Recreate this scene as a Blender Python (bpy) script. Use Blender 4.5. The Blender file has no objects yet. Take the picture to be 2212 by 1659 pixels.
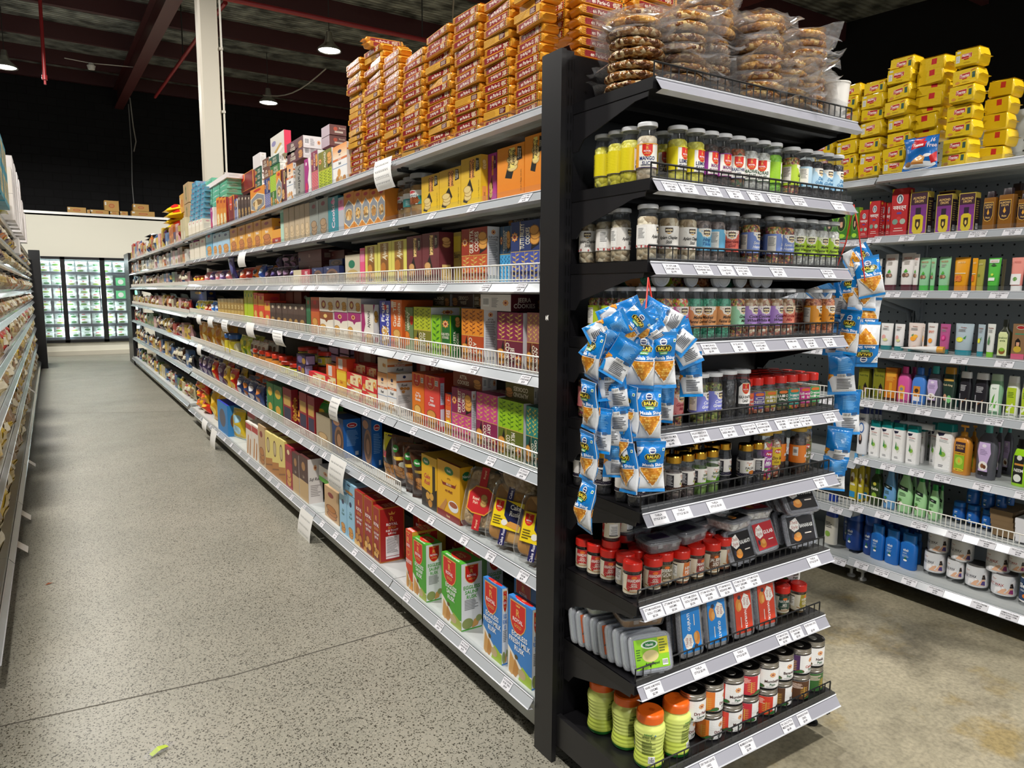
import bpy, math, random
from mathutils import Vector, Matrix
from mathutils.geometry import tessellate_polygon
scene = bpy.context.scene
COL = scene.collection
R = math.radians

# ---------------------------------------------------------------- camera, light, exposure
cam_d = bpy.data.cameras.new('camera')
cam_d.sensor_fit = 'HORIZONTAL'; cam_d.sensor_width = 36.0
cam_d.lens = 1546.0 / 2212.0 * 36.0
cam_d.clip_start = 0.05; cam_d.clip_end = 100
cam = bpy.data.objects.new('camera', cam_d); COL.objects.link(cam)
yaw, pit, rol = R(32.6), R(7.34), R(0.4)
fw = Vector((math.sin(yaw)*math.cos(pit), math.cos(yaw)*math.cos(pit), -math.sin(pit)))
rt = Vector((math.cos(yaw), -math.sin(yaw), 0)); up = rt.cross(fw)
r2 = rt*math.cos(rol) + up*math.sin(rol); u2 = -rt*math.sin(rol) + up*math.cos(rol)
cam.matrix_world = Matrix(((r2.x, u2.x, -fw.x, 0), (r2.y, u2.y, -fw.y, 0), (r2.z, u2.z, -fw.z, 1.55), (0, 0, 0, 1)))
scene.camera = cam
scene.view_settings.view_transform = 'Standard'
scene.view_settings.look = 'None'
scene.view_settings.exposure = 0.0
scene.view_settings.gamma = 1.0
scene.view_settings.use_curve_mapping = False
cy = scene.cycles
cy.max_bounces = 6; cy.diffuse_bounces = 3; cy.glossy_bounces = 2; cy.transmission_bounces = 3
cy.transparent_max_bounces = 40; cy.caustics_reflective = False; cy.caustics_refractive = False
cy.sample_clamp_indirect = 4.0
world = bpy.data.worlds.new('store_fill'); scene.world = world; world.use_nodes = True  # soft ambient fill added around the shop, entering by its open front
wb = world.node_tree.nodes['Background']
wb.inputs[0].default_value = (0.93, 0.97, 1.0, 1); wb.inputs[1].default_value = 1.0
LAMP_W = 185.0
LAMPS = [(-0.45, y) for y in (-4.2, -0.1, 4.0, 8.15, 12.25, 16.35)] + [(4.15, y) for y in (-4.2, -0.1, 4.0, 8.1, 12.2, 16.2)]

# ---------------------------------------------------------------- colours and materials
def lin(c):
    return c/12.92 if c <= 0.04045 else ((c+0.055)/1.055)**2.4
_hc = {}
def hx(s):
    if s not in _hc:
        _hc[s] = tuple(lin(int(s[i:i+2], 16)/255) for i in (0, 2, 4)) + (1.0,)
    return _hc[s]
def vary(s, rng, a=10):
    v = [max(0, min(255, int(s[i:i+2], 16) + d)) for i, d in zip((0, 2, 4), [rng.randint(-a, a)]*3)]
    return '%02x%02x%02x' % tuple(v)

def new_mat(name):
    m = bpy.data.materials.new(name); m.use_nodes = True
    nt = m.node_tree; return m, nt, nt.nodes['Principled BSDF']
def attr_mat(name, rough, metal=0.0, bump=0.0, bscale=60, spec=0.5, coat=0.0):
    m, nt, p = new_mat(name)
    a = nt.nodes.new('ShaderNodeAttribute'); a.attribute_name = 'Col'
    nt.links.new(a.outputs['Color'], p.inputs['Base Color'])
    p.inputs['Roughness'].default_value = rough; p.inputs['Metallic'].default_value = metal
    p.inputs['Specular IOR Level'].default_value = spec
    if coat: p.inputs['Coat Weight'].default_value = coat; p.inputs['Coat Roughness'].default_value = 0.12
    if bump:
        tc = nt.nodes.new('ShaderNodeTexCoord'); n = nt.nodes.new('ShaderNodeTexNoise'); b = nt.nodes.new('ShaderNodeBump')
        n.inputs['Scale'].default_value = bscale; n.inputs['Detail'].default_value = 3
        b.inputs['Strength'].default_value = bump; b.inputs['Distance'].default_value = 0.01
        nt.links.new(tc.outputs['Object'], n.inputs['Vector']); nt.links.new(n.outputs['Fac'], b.inputs['Height'])
        nt.links.new(b.outputs['Normal'], p.inputs['Normal'])
    return m
def clear_mat(name, tint, rough, milk):
    """thin clear plastic: lets the light straight through, mirrors by Fresnel, with a little milky diffuse"""
    m = bpy.data.materials.new(name); m.use_nodes = True; nt = m.node_tree; nt.nodes.clear()
    o = nt.nodes.new('ShaderNodeOutputMaterial'); t = nt.nodes.new('ShaderNodeBsdfTransparent'); g = nt.nodes.new('ShaderNodeBsdfGlossy')
    d = nt.nodes.new('ShaderNodeBsdfDiffuse'); f = nt.nodes.new('ShaderNodeMath'); lw = nt.nodes.new('ShaderNodeLayerWeight'); pw = nt.nodes.new('ShaderNodeMath'); m1 = nt.nodes.new('ShaderNodeMixShader'); m2 = nt.nodes.new('ShaderNodeMixShader')
    t.inputs[0].default_value = tint + (1,); g.inputs['Roughness'].default_value = rough; d.inputs[0].default_value = (0.85, 0.86, 0.9, 1)
    lw.inputs[0].default_value = 0.5; pw.operation = 'POWER'; pw.inputs[1].default_value = 4.0; f.operation = 'MULTIPLY_ADD'; f.inputs[1].default_value = 0.75; f.inputs[2].default_value = 0.045; m1.inputs[0].default_value = milk
    nt.links.new(lw.outputs['Facing'], pw.inputs[0]); nt.links.new(pw.outputs[0], f.inputs[0])
    nt.links.new(t.outputs[0], m1.inputs[1]); nt.links.new(d.outputs[0], m1.inputs[2])
    nt.links.new(f.outputs[0], m2.inputs[0]); nt.links.new(m1.outputs[0], m2.inputs[1]); nt.links.new(g.outputs[0], m2.inputs[2])
    nt.links.new(m2.outputs[0], o.inputs[0]); return m
MATS = [attr_mat('printed_card', 0.42), attr_mat('printed_film', 0.24, bump=0.1, bscale=70, spec=0.5), attr_mat('moulded_plastic', 0.3),
        attr_mat('gold_cap', 0.22, 1.0), attr_mat('brushed_metal', 0.3, 1.0), clear_mat('clear_plastic', (0.93, 0.95, 0.96), 0.06, 0.03),
        clear_mat('clear_bag_film', (0.98, 0.98, 0.98), 0.1, 0.1), attr_mat('powder_coated_steel', 0.38, spec=0.5),
        attr_mat('matte_paper', 0.75, spec=0.2), clear_mat('frosted_box_plastic', (0.93, 0.94, 0.97), 0.15, 0.13), attr_mat('price_channel', 0.16, spec=0.9, coat=0.4)]
CARD, FILM, PLAS, GOLD, METAL, CLEAR, BAG, STEEL, PAPER, FROST, CHAN = range(11)

def grain(name, cols, scale, rough=0.45, bump=0.6):
    """packed candy, seeds or nuts: one cell per piece, each cell its own colour"""
    m, nt, p = new_mat(name)
    tc = nt.nodes.new('ShaderNodeTexCoord'); v = nt.nodes.new('ShaderNodeTexVoronoi'); v.inputs['Scale'].default_value = scale
    v2 = nt.nodes.new('ShaderNodeTexVoronoi'); v2.inputs['Scale'].default_value = scale
    sp = nt.nodes.new('ShaderNodeSeparateColor'); r = nt.nodes.new('ShaderNodeValToRGB'); r.color_ramp.interpolation = 'CONSTANT'
    e = r.color_ramp.elements
    while len(e) < len(cols): e.new(0.5)
    for i, c in enumerate(cols): e[i].position = i/len(cols); e[i].color = hx(c)
    b = nt.nodes.new('ShaderNodeBump'); b.invert = True; b.inputs['Strength'].default_value = bump; b.inputs['Distance'].default_value = 0.6/scale
    for x in (v, v2): nt.links.new(tc.outputs['Object'], x.inputs['Vector'])
    nt.links.new(v.outputs['Color'], sp.inputs[0]); nt.links.new(sp.outputs[0], r.inputs[0]); nt.links.new(r.outputs[0], p.inputs['Base Color'])
    nt.links.new(v2.outputs['Distance'], b.inputs['Height']); nt.links.new(b.outputs['Normal'], p.inputs['Normal'])
    p.inputs['Roughness'].default_value = rough; return m
GR = {
 'lemon': grain('lemon_candy', ['e8dc3c', 'dccf2e', 'efe66a'], 55), 'beige': grain('beige_candy', ['cbb89c', 'b9a486', 'd8c8ae'], 60),
 'brown': grain('brown_pieces', ['3a241a', '4c3022', '2a1812'], 75), 'mixa': grain('rajasthani_mix', ['8a5a34', 'b4552c', '6b4028', 'a88a54', '3f5a2a'], 90),
 'white': grain('white_fennel', ['e4e2dc', 'cfccc4', 'f2f0ea', 'b8b4aa'], 110), 'green': grain('green_fennel', ['8ad022', '7abf18', '9be03a'], 110),
 'stick': grain('pale_sticks', ['c9b491', 'b49c78', 'dcccae', '9c8462'], 70), 'bead': grain('mixed_beads', ['7a3c34', 'c05a4a', 'd99a4a', '8a8a3a', 'e0c890', '5a2a2a', 'b04a6a'], 150, 0.25),
 'bead2': grain('bright_beads', ['e85a3a', 'f0b030', '7ab83a', 'f0e0c0', 'd84a5a', 'e8a878'], 140, 0.25), 'mint': grain('mint_fennel', ['3a9a78', '4eb08c', '2e8466'], 130),
 'coco': grain('coconut_mix', ['e0c8a8', 'b08458', '8a4a3a', 'f0e4d0', 'c06a4a'], 110), 'orange': grain('orange_mix', ['c86a3a', 'd88a5a', '9a4a2a', 'e0a070'], 140),
 'olive': grain('green_brown_mix', ['6a7a2a', '4a4a1e', '9aa04a', '3a2a18', '8a6a3a'], 120), 'black': grain('black_candy', ['1c1a1e', '2a272c', '121014'], 60, 0.3),
 'dark': grain('dark_balls', ['241a1a', '30242a', '181214'], 80), 'grey': grain('sugared_imli', ['6a5a54', '4a3c3a', '8a7a74'], 80), 'laddu': grain('green_balls', ['5a7a2a', '6e8e36', '48661e'], 45),
 'tooti': grain('coloured_balls', ['e83a8a', '4ab83a', 'f0d030', 'f08a2a', 'f0f0e8', 'd03a3a'], 75, 0.3), 'seed': grain('brown_seeds', ['8a6a3a', '6a4a22', 'a8884e'], 150),
 'cookie': grain('cookies', ['c89858', 'b5834a', 'd6ab6c'], 28), 'chikki': grain('nut_brittle', ['c48430', 'a0641e', 'dca552', '80481a', 'e8c47e', 'b87828'], 75, 0.25, 0.9),
 'chikkid': grain('dark_nut_brittle', ['8a5424', '64381a', 'c09458', '9a6632', 'd8c098', '70441e'], 85, 0.25, 0.9), 'papad': grain('pale_slabs', ['b8c0a8', 'a8b098', 'c4cab8'], 14, 0.5, 0.1), 'rusk': grain('rusk_slices', ['c08a40', 'ab7630', 'cf9c54'], 18),
 'puri': grain('cookie_rolls', ['a88a64', '947650', 'bb9f7a'], 60), 'mukh': grain('mouth_freshener', ['3a2a30', '5a4048', '2a1c22'], 120), 'amber': grain('tan_cakes', ['b98a50', 'a87a42', 'c89a62'], 14)}

# ---------------------------------------------------------------- mesh builder
_tc = {}
def textgeo(s, st):
    k = (s, st)
    if k not in _tc:
        cu = bpy.data.curves.new('t', 'FONT'); cu.body = s; cu.size = 1; cu.align_x = 'CENTER'; cu.resolution_u = 2; cu.space_line = 0.95
        if 'b' in st: cu.offset = 0.02
        if 'i' in st: cu.shear = 0.35
        o = bpy.data.objects.new('t', cu); me = bpy.data.meshes.new_from_object(o)
        vs = [(v.co.x, v.co.y) for v in me.vertices]; fs = [tuple(p.vertices) for p in me.polygons]
        bpy.data.objects.remove(o); bpy.data.curves.remove(cu); bpy.data.meshes.remove(me)
        if vs:
            xs = [v[0] for v in vs]; cx = (min(xs)+max(xs))/2; n = s.count('\n')
            top = 0.73; bot = -0.95*n; my = (top+bot)/2
            vs = [((x-cx), (y-my)) for x, y in vs]
            _tc[k] = (vs, fs, max(xs)-min(xs), 0.73)
        else: _tc[k] = ([], [], 1, 1)
    return _tc[k]
_rng = random.Random(5)
def shapes_to_polys(shapes, w, h):
    """flat print on a w x h face: fractions in, metres out; each entry becomes a list of polygons with a colour and a layer"""
    out = []
    for L, s in enumerate(shapes):
        k = s[0]; lay = 1 + L*0.35
        if k == 'r':
            _, x0, y0, x1, y1, c = s; out.append(([[(x0*w, y0*h), (x1*w, y0*h), (x1*w, y1*h), (x0*w, y1*h)]], c, lay))
        elif k == 'e':
            _, cx, cy_, rx, ry, c = s; n = 18
            out.append(([[(cx*w+rx*w*math.cos(6.2832*i/n), cy_*h+ry*h*math.sin(6.2832*i/n)) for i in range(n)]], c, lay))
        elif k == 'p':
            out.append(([[(x*w, y*h) for x, y in s[2]]], s[1], lay))
        elif k == 't':
            _, t, cx, cy_, hf, c = s[:6]; rot = s[6] if len(s) > 6 else 0; wm = s[7] if len(s) > 7 else 0.92; st = s[8] if len(s) > 8 else 'b'
            vs, fs, tw, ch = textgeo(t, st); W, H = (w, h) if rot % 180 == 0 else (h, w)
            sc = hf*H/ch; sx = min(1.0, wm*W/(tw*sc)) if tw else 1
            ca, sa = math.cos(R(rot)), math.sin(R(rot))
            P = [(cx*w + (x*sc*sx)*ca - (y*sc)*sa, cy_*h + (x*sc*sx)*sa + (y*sc)*ca) for x, y in vs]
            out.append(([[P[i] for i in f] for f in fs], c, lay))
        elif k == 'l':      # lines of small print
            _, x0, y0, x1, y1, n, c = s; P = []
            for i in range(n):
                y = y0 + (y1-y0)*(i+0.5)/n; d = (y1-y0)/n*0.22; xe = x1 - _rng.random()*0.35*(x1-x0)
                P.append([(x0*w, (y-d)*h), (xe*w, (y-d)*h), (xe*w, (y+d)*h), (x0*w, (y+d)*h)])
            out.append((P, c, lay))
        elif k == 'b':      # bar code
            _, x0, y0, x1, y1 = s; out.append(([[(x0*w, y0*h), (x1*w, y0*h), (x1*w, y1*h), (x0*w, y1*h)]], 'f4f4f4', lay)); P = []; x = x0+0.06*(x1-x0)
            while x < x1-0.08*(x1-x0):
                d = (x1-x0)*_rng.choice((0.02, 0.03, 0.05)); P.append([(x*w, (y0+0.2*(y1-y0))*h), ((x+d)*w, (y0+0.2*(y1-y0))*h), ((x+d)*w, (y1-0.1*(y1-y0))*h), (x*w, (y1-0.1*(y1-y0))*h)]); x += d + (x1-x0)*0.035
            out.append((P, '202020', lay+0.3))
        elif k == 'g':      # printed gradient, bottom colour to top colour
            _, x0, y0, x1, y1, c0, c1 = s; n = 7; a = [int(c0[i:i+2], 16) for i in (0, 2, 4)]; b = [int(c1[i:i+2], 16) for i in (0, 2, 4)]
            for i in range(n):
                t = i/(n-1); c = '%02x%02x%02x' % tuple(int(p+(q-p)*t) for p, q in zip(a, b)); ya = y0+(y1-y0)*i/n; yb = y0+(y1-y0)*(i+1)/n
                out.append(([[(x0*w, ya*h), (x1*w, ya*h), (x1*w, yb*h), (x0*w, yb*h)]], c, lay))
        elif k == 'n':      # a heap of printed nuts or cookies filling a polygon
            _, poly, r, cols = s; xs = [p[0] for p in poly]; ys = [p[1] for p in poly]
            out.append(([[(x*w, y*h) for x, y in poly]], cols[0], lay))
            y = min(ys); row = 0
            while y < max(ys):
                x = min(xs) + (row % 2)*r*0.9
                while x < max(xs):
                    cx, cy_ = x+_rng.uniform(-.2, .2)*r, y+_rng.uniform(-.2, .2)*r*w/h
                    if inside(cx, cy_, poly):
                        c = cols[1+_rng.randrange(len(cols)-1)]; a = _rng.random()*3
                        out.append(([[(cx*w+r*w*0.95*math.cos(6.2832*i/9+a), cy_*h+r*w*0.8*math.sin(6.2832*i/9+a)) for i in range(9)]], c, lay+0.2+0.03*(row % 3)))
                    x += r*1.8
                y += r*1.5*w/h; row += 1
        elif k == 'v':      # leafy vine print
            _, x0, y0, x1, y1, c, n = s; P = []
            for i in range(n):
                cx = x0+(x1-x0)*(i+0.5)/n
                P.append([((cx-.006)*w, y0*h), ((cx+.006)*w, y0*h), ((cx+.006)*w, y1*h), ((cx-.006)*w, y1*h)])
                y = y0+0.06*(y1-y0); sd = 1
                while y < y1-0.05*(y1-y0):
                    l = 0.42*(x1-x0)/n; a = 0.09*(y1-y0)
                    P.append([(cx*w, y*h), ((cx+sd*l*.6)*w, (y+a*.2)*h), ((cx+sd*l)*w, (y+a)*h), ((cx+sd*l*.3)*w, (y+a*.75)*h)]); sd = -sd; y += a*0.9
            out.append((P, c, lay))
        elif k == 'c':      # printed pile of biscuits
            _, cx, cy_, rx, ry, c1, c2 = s
            for dx, dy in ((0, -.55), (.12, 0), (-.1, .5)):
                for q, cc in ((1, c2), (.84, c1)):
                    out.append(([[((cx+dx*rx)*w+rx*q*w*math.cos(6.2832*i/14), (cy_+dy*ry)*h+ry*.55*q*h*math.sin(6.2832*i/14)) for i in range(14)]], cc, lay+(dy+.6)*.4+(1-q)*.5))
    return out
def inside(x, y, P):
    r = False; j = len(P)-1
    for i in range(len(P)):
        if (P[i][1] > y) != (P[j][1] > y) and x < (P[j][0]-P[i][0])*(y-P[i][1])/(P[j][1]-P[i][1]+1e-12)+P[i][0]: r = not r
        j = i
    return r
EPS = 0.00028
class MB:
    def __init__(s): s.v = []; s.f = []; s.c = []; s.m = []; s.s = []
    def face(s, pts, col, mat=CARD, smooth=False):
        n = len(s.v); s.v += [tuple(p) for p in pts]; s.f.append(tuple(range(n, n+len(pts)))); s.c.append(col); s.m.append(mat); s.s.append(smooth)
    def grid(s, P, col, mat=CARD, smooth=True, wrap=False, flip=False):
        """P = rows of points; joins them to quads. col may be a function (i, j) -> colour"""
        n = len(s.v); nr, nc = len(P), len(P[0])
        for r in P: s.v += [tuple(p) for p in r]
        for i in range(nr-1):
            for j in range(nc if wrap else nc-1):
                a, b = n+i*nc+j, n+i*nc+(j+1) % nc; q = (a, b, b+nc, a+nc)
                s.f.append(q[::-1] if flip else q); s.c.append(col(i, j) if callable(col) else col); s.m.append(mat); s.s.append(smooth)
    def box(s, x0, y0, z0, x1, y1, z1, col, mat=CARD):
        n = len(s.v); s.v += [(x0, y0, z0), (x1, y0, z0), (x1, y1, z0), (x0, y1, z0), (x0, y0, z1), (x1, y0, z1), (x1, y1, z1), (x0, y1, z1)]
        for q in ((0, 3, 2, 1), (4, 5, 6, 7), (0, 1, 5, 4), (1, 2, 6, 5), (2, 3, 7, 6), (3, 0, 4, 7)):
            s.f.append(tuple(n+i for i in q)); s.c.append(col); s.m.append(mat); s.s.append(False)
    def bar(s, a, b, r, col, mat=STEEL, n=4):
        a, b = Vector(a), Vector(b); d = (b-a).normalized(); x = d.orthogonal().normalized(); y = d.cross(x)
        if n == 4: r *= 1.25
        P = [[c + x*r*math.cos(6.2832*(i+.5)/n) + y*r*math.sin(6.2832*(i+.5)/n) for i in range(n)] for c in (a, b)]
        s.grid(P, col, mat, n > 4, True); s.face(P[0][::-1], col, mat); s.face(P[1], col, mat)
    def tube(s, pts, r, col, mat=STEEL, n=6):
        for a, b in zip(pts, pts[1:]): s.bar(a, b, r, col, mat, n)
    def lathe(s, prof, col, mat=PLAS, n=20, cx=0, cy=0):
        """prof = [(r, z)...]; sharp corners get their own rings"""
        for (r0, z0), (r1, z1) in zip(prof, prof[1:]):
            P = [[(cx+r*math.cos(6.2832*i/n), cy+r*math.sin(6.2832*i/n), z) for i in range(n)] for r, z in ((r0, z0), (r1, z1))]
            if r0 < 1e-6: s.face(P[1][::-1] if z1 >= z0 and r1 > 0 and abs(z1-z0) < 1e-6 else P[1], col, mat); continue
            if r1 < 1e-6: s.face(P[0], col, mat); continue
            s.grid(P, col, mat, True, True)
    def loft(s, secs, col, mat=PLAS, n=24):
        """secs = [(z, a, b, e)]: superellipse half-width a, half-depth b, exponent e. col may be a list, one per gap"""
        rows = []
        for z, a, b, e in secs:
            r = []
            for i in range(n):
                t = 6.2832*i/n; c, d = math.cos(t), math.sin(t)
                r.append((a*math.copysign(abs(c)**(2/e), c), b*math.copysign(abs(d)**(2/e), d), z))
            rows.append(r)
        s.grid(rows, col, mat, True, True); s.face(rows[0][::-1], col, mat); s.face(rows[-1], col, mat)
    def canvas(s, fn, w, h, shapes, mat=CARD, ml=None):
        """print shapes on a surface; fn(u, v, offset) -> point. ml = longest edge allowed (curved surfaces)"""
        for polys, c, lay in shapes_to_polys(shapes, w, h):
            off = EPS*lay
            for P in polys:
                if ml is None:
                    s.face([fn(u, v, off) for u, v in P], c, mat)
                else:
                    T = [P] if len(P) == 3 else ([[P[i] for i in t] for t in tessellate_polygon([[Vector((u, v, 0)) for u, v in P]])])
                    for t in T:
                        a = (t[1][0]-t[0][0])*(t[2][1]-t[0][1])-(t[1][1]-t[0][1])*(t[2][0]-t[0][0])
                        if abs(a) < 1e-12: continue
                        if a < 0: t = t[::-1]
                        stack = [t]
                        while stack:
                            q = stack.pop(); e = [math.hypot(q[i][0]-q[i-2][0], q[i][1]-q[i-2][1]) for i in range(3)]
                            i = max(range(3), key=lambda k: e[k])
                            if e[i] > ml:
                                A, B, D = q[i], q[i-2], q[i-1]; M = ((A[0]+B[0])/2, (A[1]+B[1])/2); stack += [(A, M, D), (M, B, D)]
                            else: s.face([fn(u, v, off) for u, v in q], c, mat, True)
    def flat(s, O, U, V, w, h, shapes, mat=CARD):
        O, U, V = Vector(O), Vector(U), Vector(V); N = U.cross(V)
        s.canvas(lambda u, v, o: O+U*u+V*v+N*o, w, h, shapes, mat)
    def mesh(s, name, extra=None):
        me = bpy.data.meshes.new(name); me.from_pydata(s.v, [], s.f)
        used = sorted(set(s.m), key=str); idx = {m: i for i, m in enumerate(used)}
        for m in used: me.materials.append(MATS[m] if isinstance(m, int) else (GR[m] if m in GR else bpy.data.materials[m]))
        me.polygons.foreach_set('material_index', [idx[m] for m in s.m]); me.polygons.foreach_set('use_smooth', s.s)
        ca = me.color_attributes.new('Col', 'FLOAT_COLOR', 'CORNER'); buf = []
        for f, c in zip(s.f, s.c): buf += hx(c)*len(f)
        ca.data.foreach_set('color', buf); me.update(); return me
    def build(s, name, parent=None):
        return link(name, s.mesh(name), parent)
def link(name, data, parent=None):
    o = bpy.data.objects.new(name, data); COL.objects.link(o)
    if parent: o.parent = parent
    return o
def place(o, loc, rz=0, rx=0, ry=0):
    o.location = loc; o.rotation_euler = (R(rx), R(ry), R(rz)); return o
def struct(name, mb):
    o = mb.build(name); o['kind'] = 'structure'; return o
NUM = 'first second third fourth fifth sixth seventh eighth ninth tenth eleventh twelfth thirteenth fourteenth fifteenth sixteenth seventeenth eighteenth nineteenth twentieth'.split()
TENS = {20: 'twenty', 30: 'thirty', 40: 'forty', 50: 'fifty', 60: 'sixty', 70: 'seventy', 80: 'eighty', 90: 'ninety'}
def nth(i):
    if i <= 20: return NUM[i-1]
    t, u = i//10*10, i % 10
    if i < 100 and u: return TENS[t] + '-' + NUM[u-1]
    if i < 100: return TENS[t][:-1] + 'ieth'
    return 'hundred and ' + nth(i-100)
REG = []
SHORT = (('clear jar of ', 'jar of '), (' on the toiletries run', ''), ('white handwritten sheet hanging from a shelf edge of the long run', 'white handwritten sheet hanging from the long run'), ('white blank sheet hanging from a shelf edge of the long run', 'white blank sheet hanging from the long run'),
         (' at the back of the shelf', ' at the back'), (' in the second row at the back', ' at the back'), (' laid on top of its row', ' on top of its row'), (' standing in the second row', ' in the second row'), (' lying on top of the cake rusk trays', ' lying on the cake rusk trays'), (", yellow and navy label", ''),
         (" on the end display's eighth shelf", ', end display'), (' standing upright', ' upright'), (' black post', ' post'), ('small ', ''), ('clear ', ''), ('frosted ', ''), ('dark ', ''), ('glossy ', ''), (' shelf', ''), (' label', ''))
def tag(o, base, cat, where='', frm='', key=0.0, group=None):
    """label is settled at the end: base + where, and its place among look-alikes when there are several"""
    o['category'] = cat; REG.append((o, base, where, frm, key, group or (cat + ' products'))); return o
def settle_labels():
    G = {}
    for r in REG: G.setdefault((r[1], r[2]), []).append(r)
    for (base, where), L in G.items():
        L.sort(key=lambda r: r[4]); wh = ('' if where[:1] == ',' else ' ') + where if where else ''
        for i, r in enumerate(L):
            t = base + wh + ('' if len(L) == 1 else ', %s%s' % (nth(i+1), (' from ' + r[3]) if r[3] else ''))
            for p, q in SHORT:
                if len(t.split()) > 16: t = t.replace(p, q)
            r[0]['label'] = t
            if len(L) > 1 or r[5] != r[0]['category'] + ' products': r[0]['group'] = r[5]
# ---------------------------------------------------------------- floor, walls, roof
def floor_mat():
    m, nt, p = new_mat('polished_concrete'); N = nt.nodes.new; L = nt.links.new
    tc = N('ShaderNodeTexCoord')
    def noise(sc, det=4, rough=.6):
        n = N('ShaderNodeTexNoise'); n.inputs['Scale'].default_value = sc; n.inputs['Detail'].default_value = det; n.inputs['Roughness'].default_value = rough; L(tc.outputs['Object'], n.inputs['Vector']); return n.outputs['Fac']
    def ramp(src, pts):
        r = N('ShaderNodeValToRGB'); e = r.color_ramp.elements
        while len(e) < len(pts): e.new(.5)
        for i, (q, c) in enumerate(pts): e[i].position = q; e[i].color = hx(c)
        L(src, r.inputs[0]); return r.outputs[0]
    def mix(f, a, b, bt='MIX'):
        x = N('ShaderNodeMix'); x.data_type = 'RGBA'; x.blend_type = bt
        for k, s in ((0, f), (6, a), (7, b)):
            if hasattr(s, 'links'): L(s, x.inputs[k])
            else: x.inputs[k].default_value = s
        return x.outputs[2]
    # aisle pour: ground aggregate, pale paste with dark and light chips
    base = ramp(noise(1.1, 5), [(.3, '7f7d71'), (.5, '8b887b'), (.7, '969285')])
    v = N('ShaderNodeTexVoronoi'); v.inputs['Scale'].default_value = 150; v.inputs['Randomness'].default_value = 1; L(tc.outputs['Object'], v.inputs['Vector'])
    sp = N('ShaderNodeSeparateColor'); L(v.outputs['Color'], sp.inputs[0])
    chips = ramp(sp.outputs[0], [(0, '4a4842'), (.14, '625f57'), (.22, '979285'), (.78, '938d7f'), (.92, 'aaa493')]); 
    for e in chips.node.color_ramp.elements: pass
    chips.node.color_ramp.interpolation = 'CONSTANT'
    near = N('ShaderNodeMath'); near.operation = 'LESS_THAN'; near.inputs[1].default_value = .42; L(v.outputs['Distance'], near.inputs[0])
    sc = N('ShaderNodeMath'); sc.operation = 'MULTIPLY'; sc.inputs[1].default_value = .72; L(near.outputs[0], sc.inputs[0])
    aisle = mix(sc.outputs[0], base, chips)
    v3 = N('ShaderNodeTexVoronoi'); v3.inputs['Scale'].default_value = 210; L(tc.outputs['Object'], v3.inputs['Vector'])
    s3 = N('ShaderNodeSeparateColor'); L(v3.outputs['Color'], s3.inputs[0])
    speck = ramp(s3.outputs[1], [(0, '7a766e'), (.13, 'ffffff')]); speck.node.color_ramp.interpolation = 'CONSTANT'
    aisle = mix(1.0, aisle, speck, 'MULTIPLY')
    # second pour beyond the end display: trowelled, yellowish, stained
    b2 = ramp(noise(3.4, 8, .7), [(.25, '777060'), (.45, '8f8873'), (.6, '9a927c'), (.8, 'a59b84')])
    st = ramp(noise(.9, 6, .7), [(.36, '77736a'), (.5, 'ffffff')])
    ye = ramp(noise(3.1, 5, .6), [(.56, 'ffffff'), (.68, 'ecd9a0')])
    b2 = mix(.75, b2, st, 'MULTIPLY'); b2 = mix(.8, b2, ye, 'MULTIPLY')
    b2 = mix(.5, b2, ramp(noise(60, 4), [(.3, '8a8a8a'), (.6, 'ffffff')]), 'MULTIPLY')
    sx = N('ShaderNodeSeparateXYZ'); L(tc.outputs['Object'], sx.inputs[0])
    g = N('ShaderNodeMath'); g.operation = 'GREATER_THAN'; g.inputs[1].default_value = 1.75; L(sx.outputs[0], g.inputs[0])
    L(mix(g.outputs[0], aisle, b2), p.inputs['Base Color'])
    rr = N('ShaderNodeMapRange'); rr.inputs[3].default_value = .3; rr.inputs[4].default_value = .5; L(noise(3, 4), rr.inputs[0]); L(rr.outputs[0], p.inputs['Roughness'])
    p.inputs['Specular IOR Level'].default_value = .45
floor_mat()
def wall_mat(name, c1, c2, scale, mortar, bump=.3, rough=.7):
    m, nt, p = new_mat(name); tc = nt.nodes.new('ShaderNodeTexCoord'); mp = nt.nodes.new('ShaderNodeMapping'); b = nt.nodes.new('ShaderNodeTexBrick')
    mp.inputs['Rotation'].default_value = (R(90), 0, 0); b.inputs['Scale'].default_value = scale
    b.inputs['Color1'].default_value = hx(c1); b.inputs['Color2'].default_value = hx(c2); b.inputs['Mortar'].default_value = hx(mortar); b.inputs['Mortar Size'].default_value = .012
    nt.links.new(tc.outputs['Object'], mp.inputs[0]); nt.links.new(mp.outputs[0], b.inputs['Vector']); nt.links.new(b.outputs['Color'], p.inputs['Base Color'])
    u = nt.nodes.new('ShaderNodeBump'); u.inputs['Strength'].default_value = bump; nt.links.new(b.outputs['Fac'], u.inputs['Height']); u.invert = True; nt.links.new(u.outputs[0], p.inputs['Normal'])
    p.inputs['Roughness'].default_value = rough; p.inputs['Specular IOR Level'].default_value = .25
wall_mat('black_painted_blockwork', '131315', '18181a', 1.25, '0a0a0b')
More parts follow.
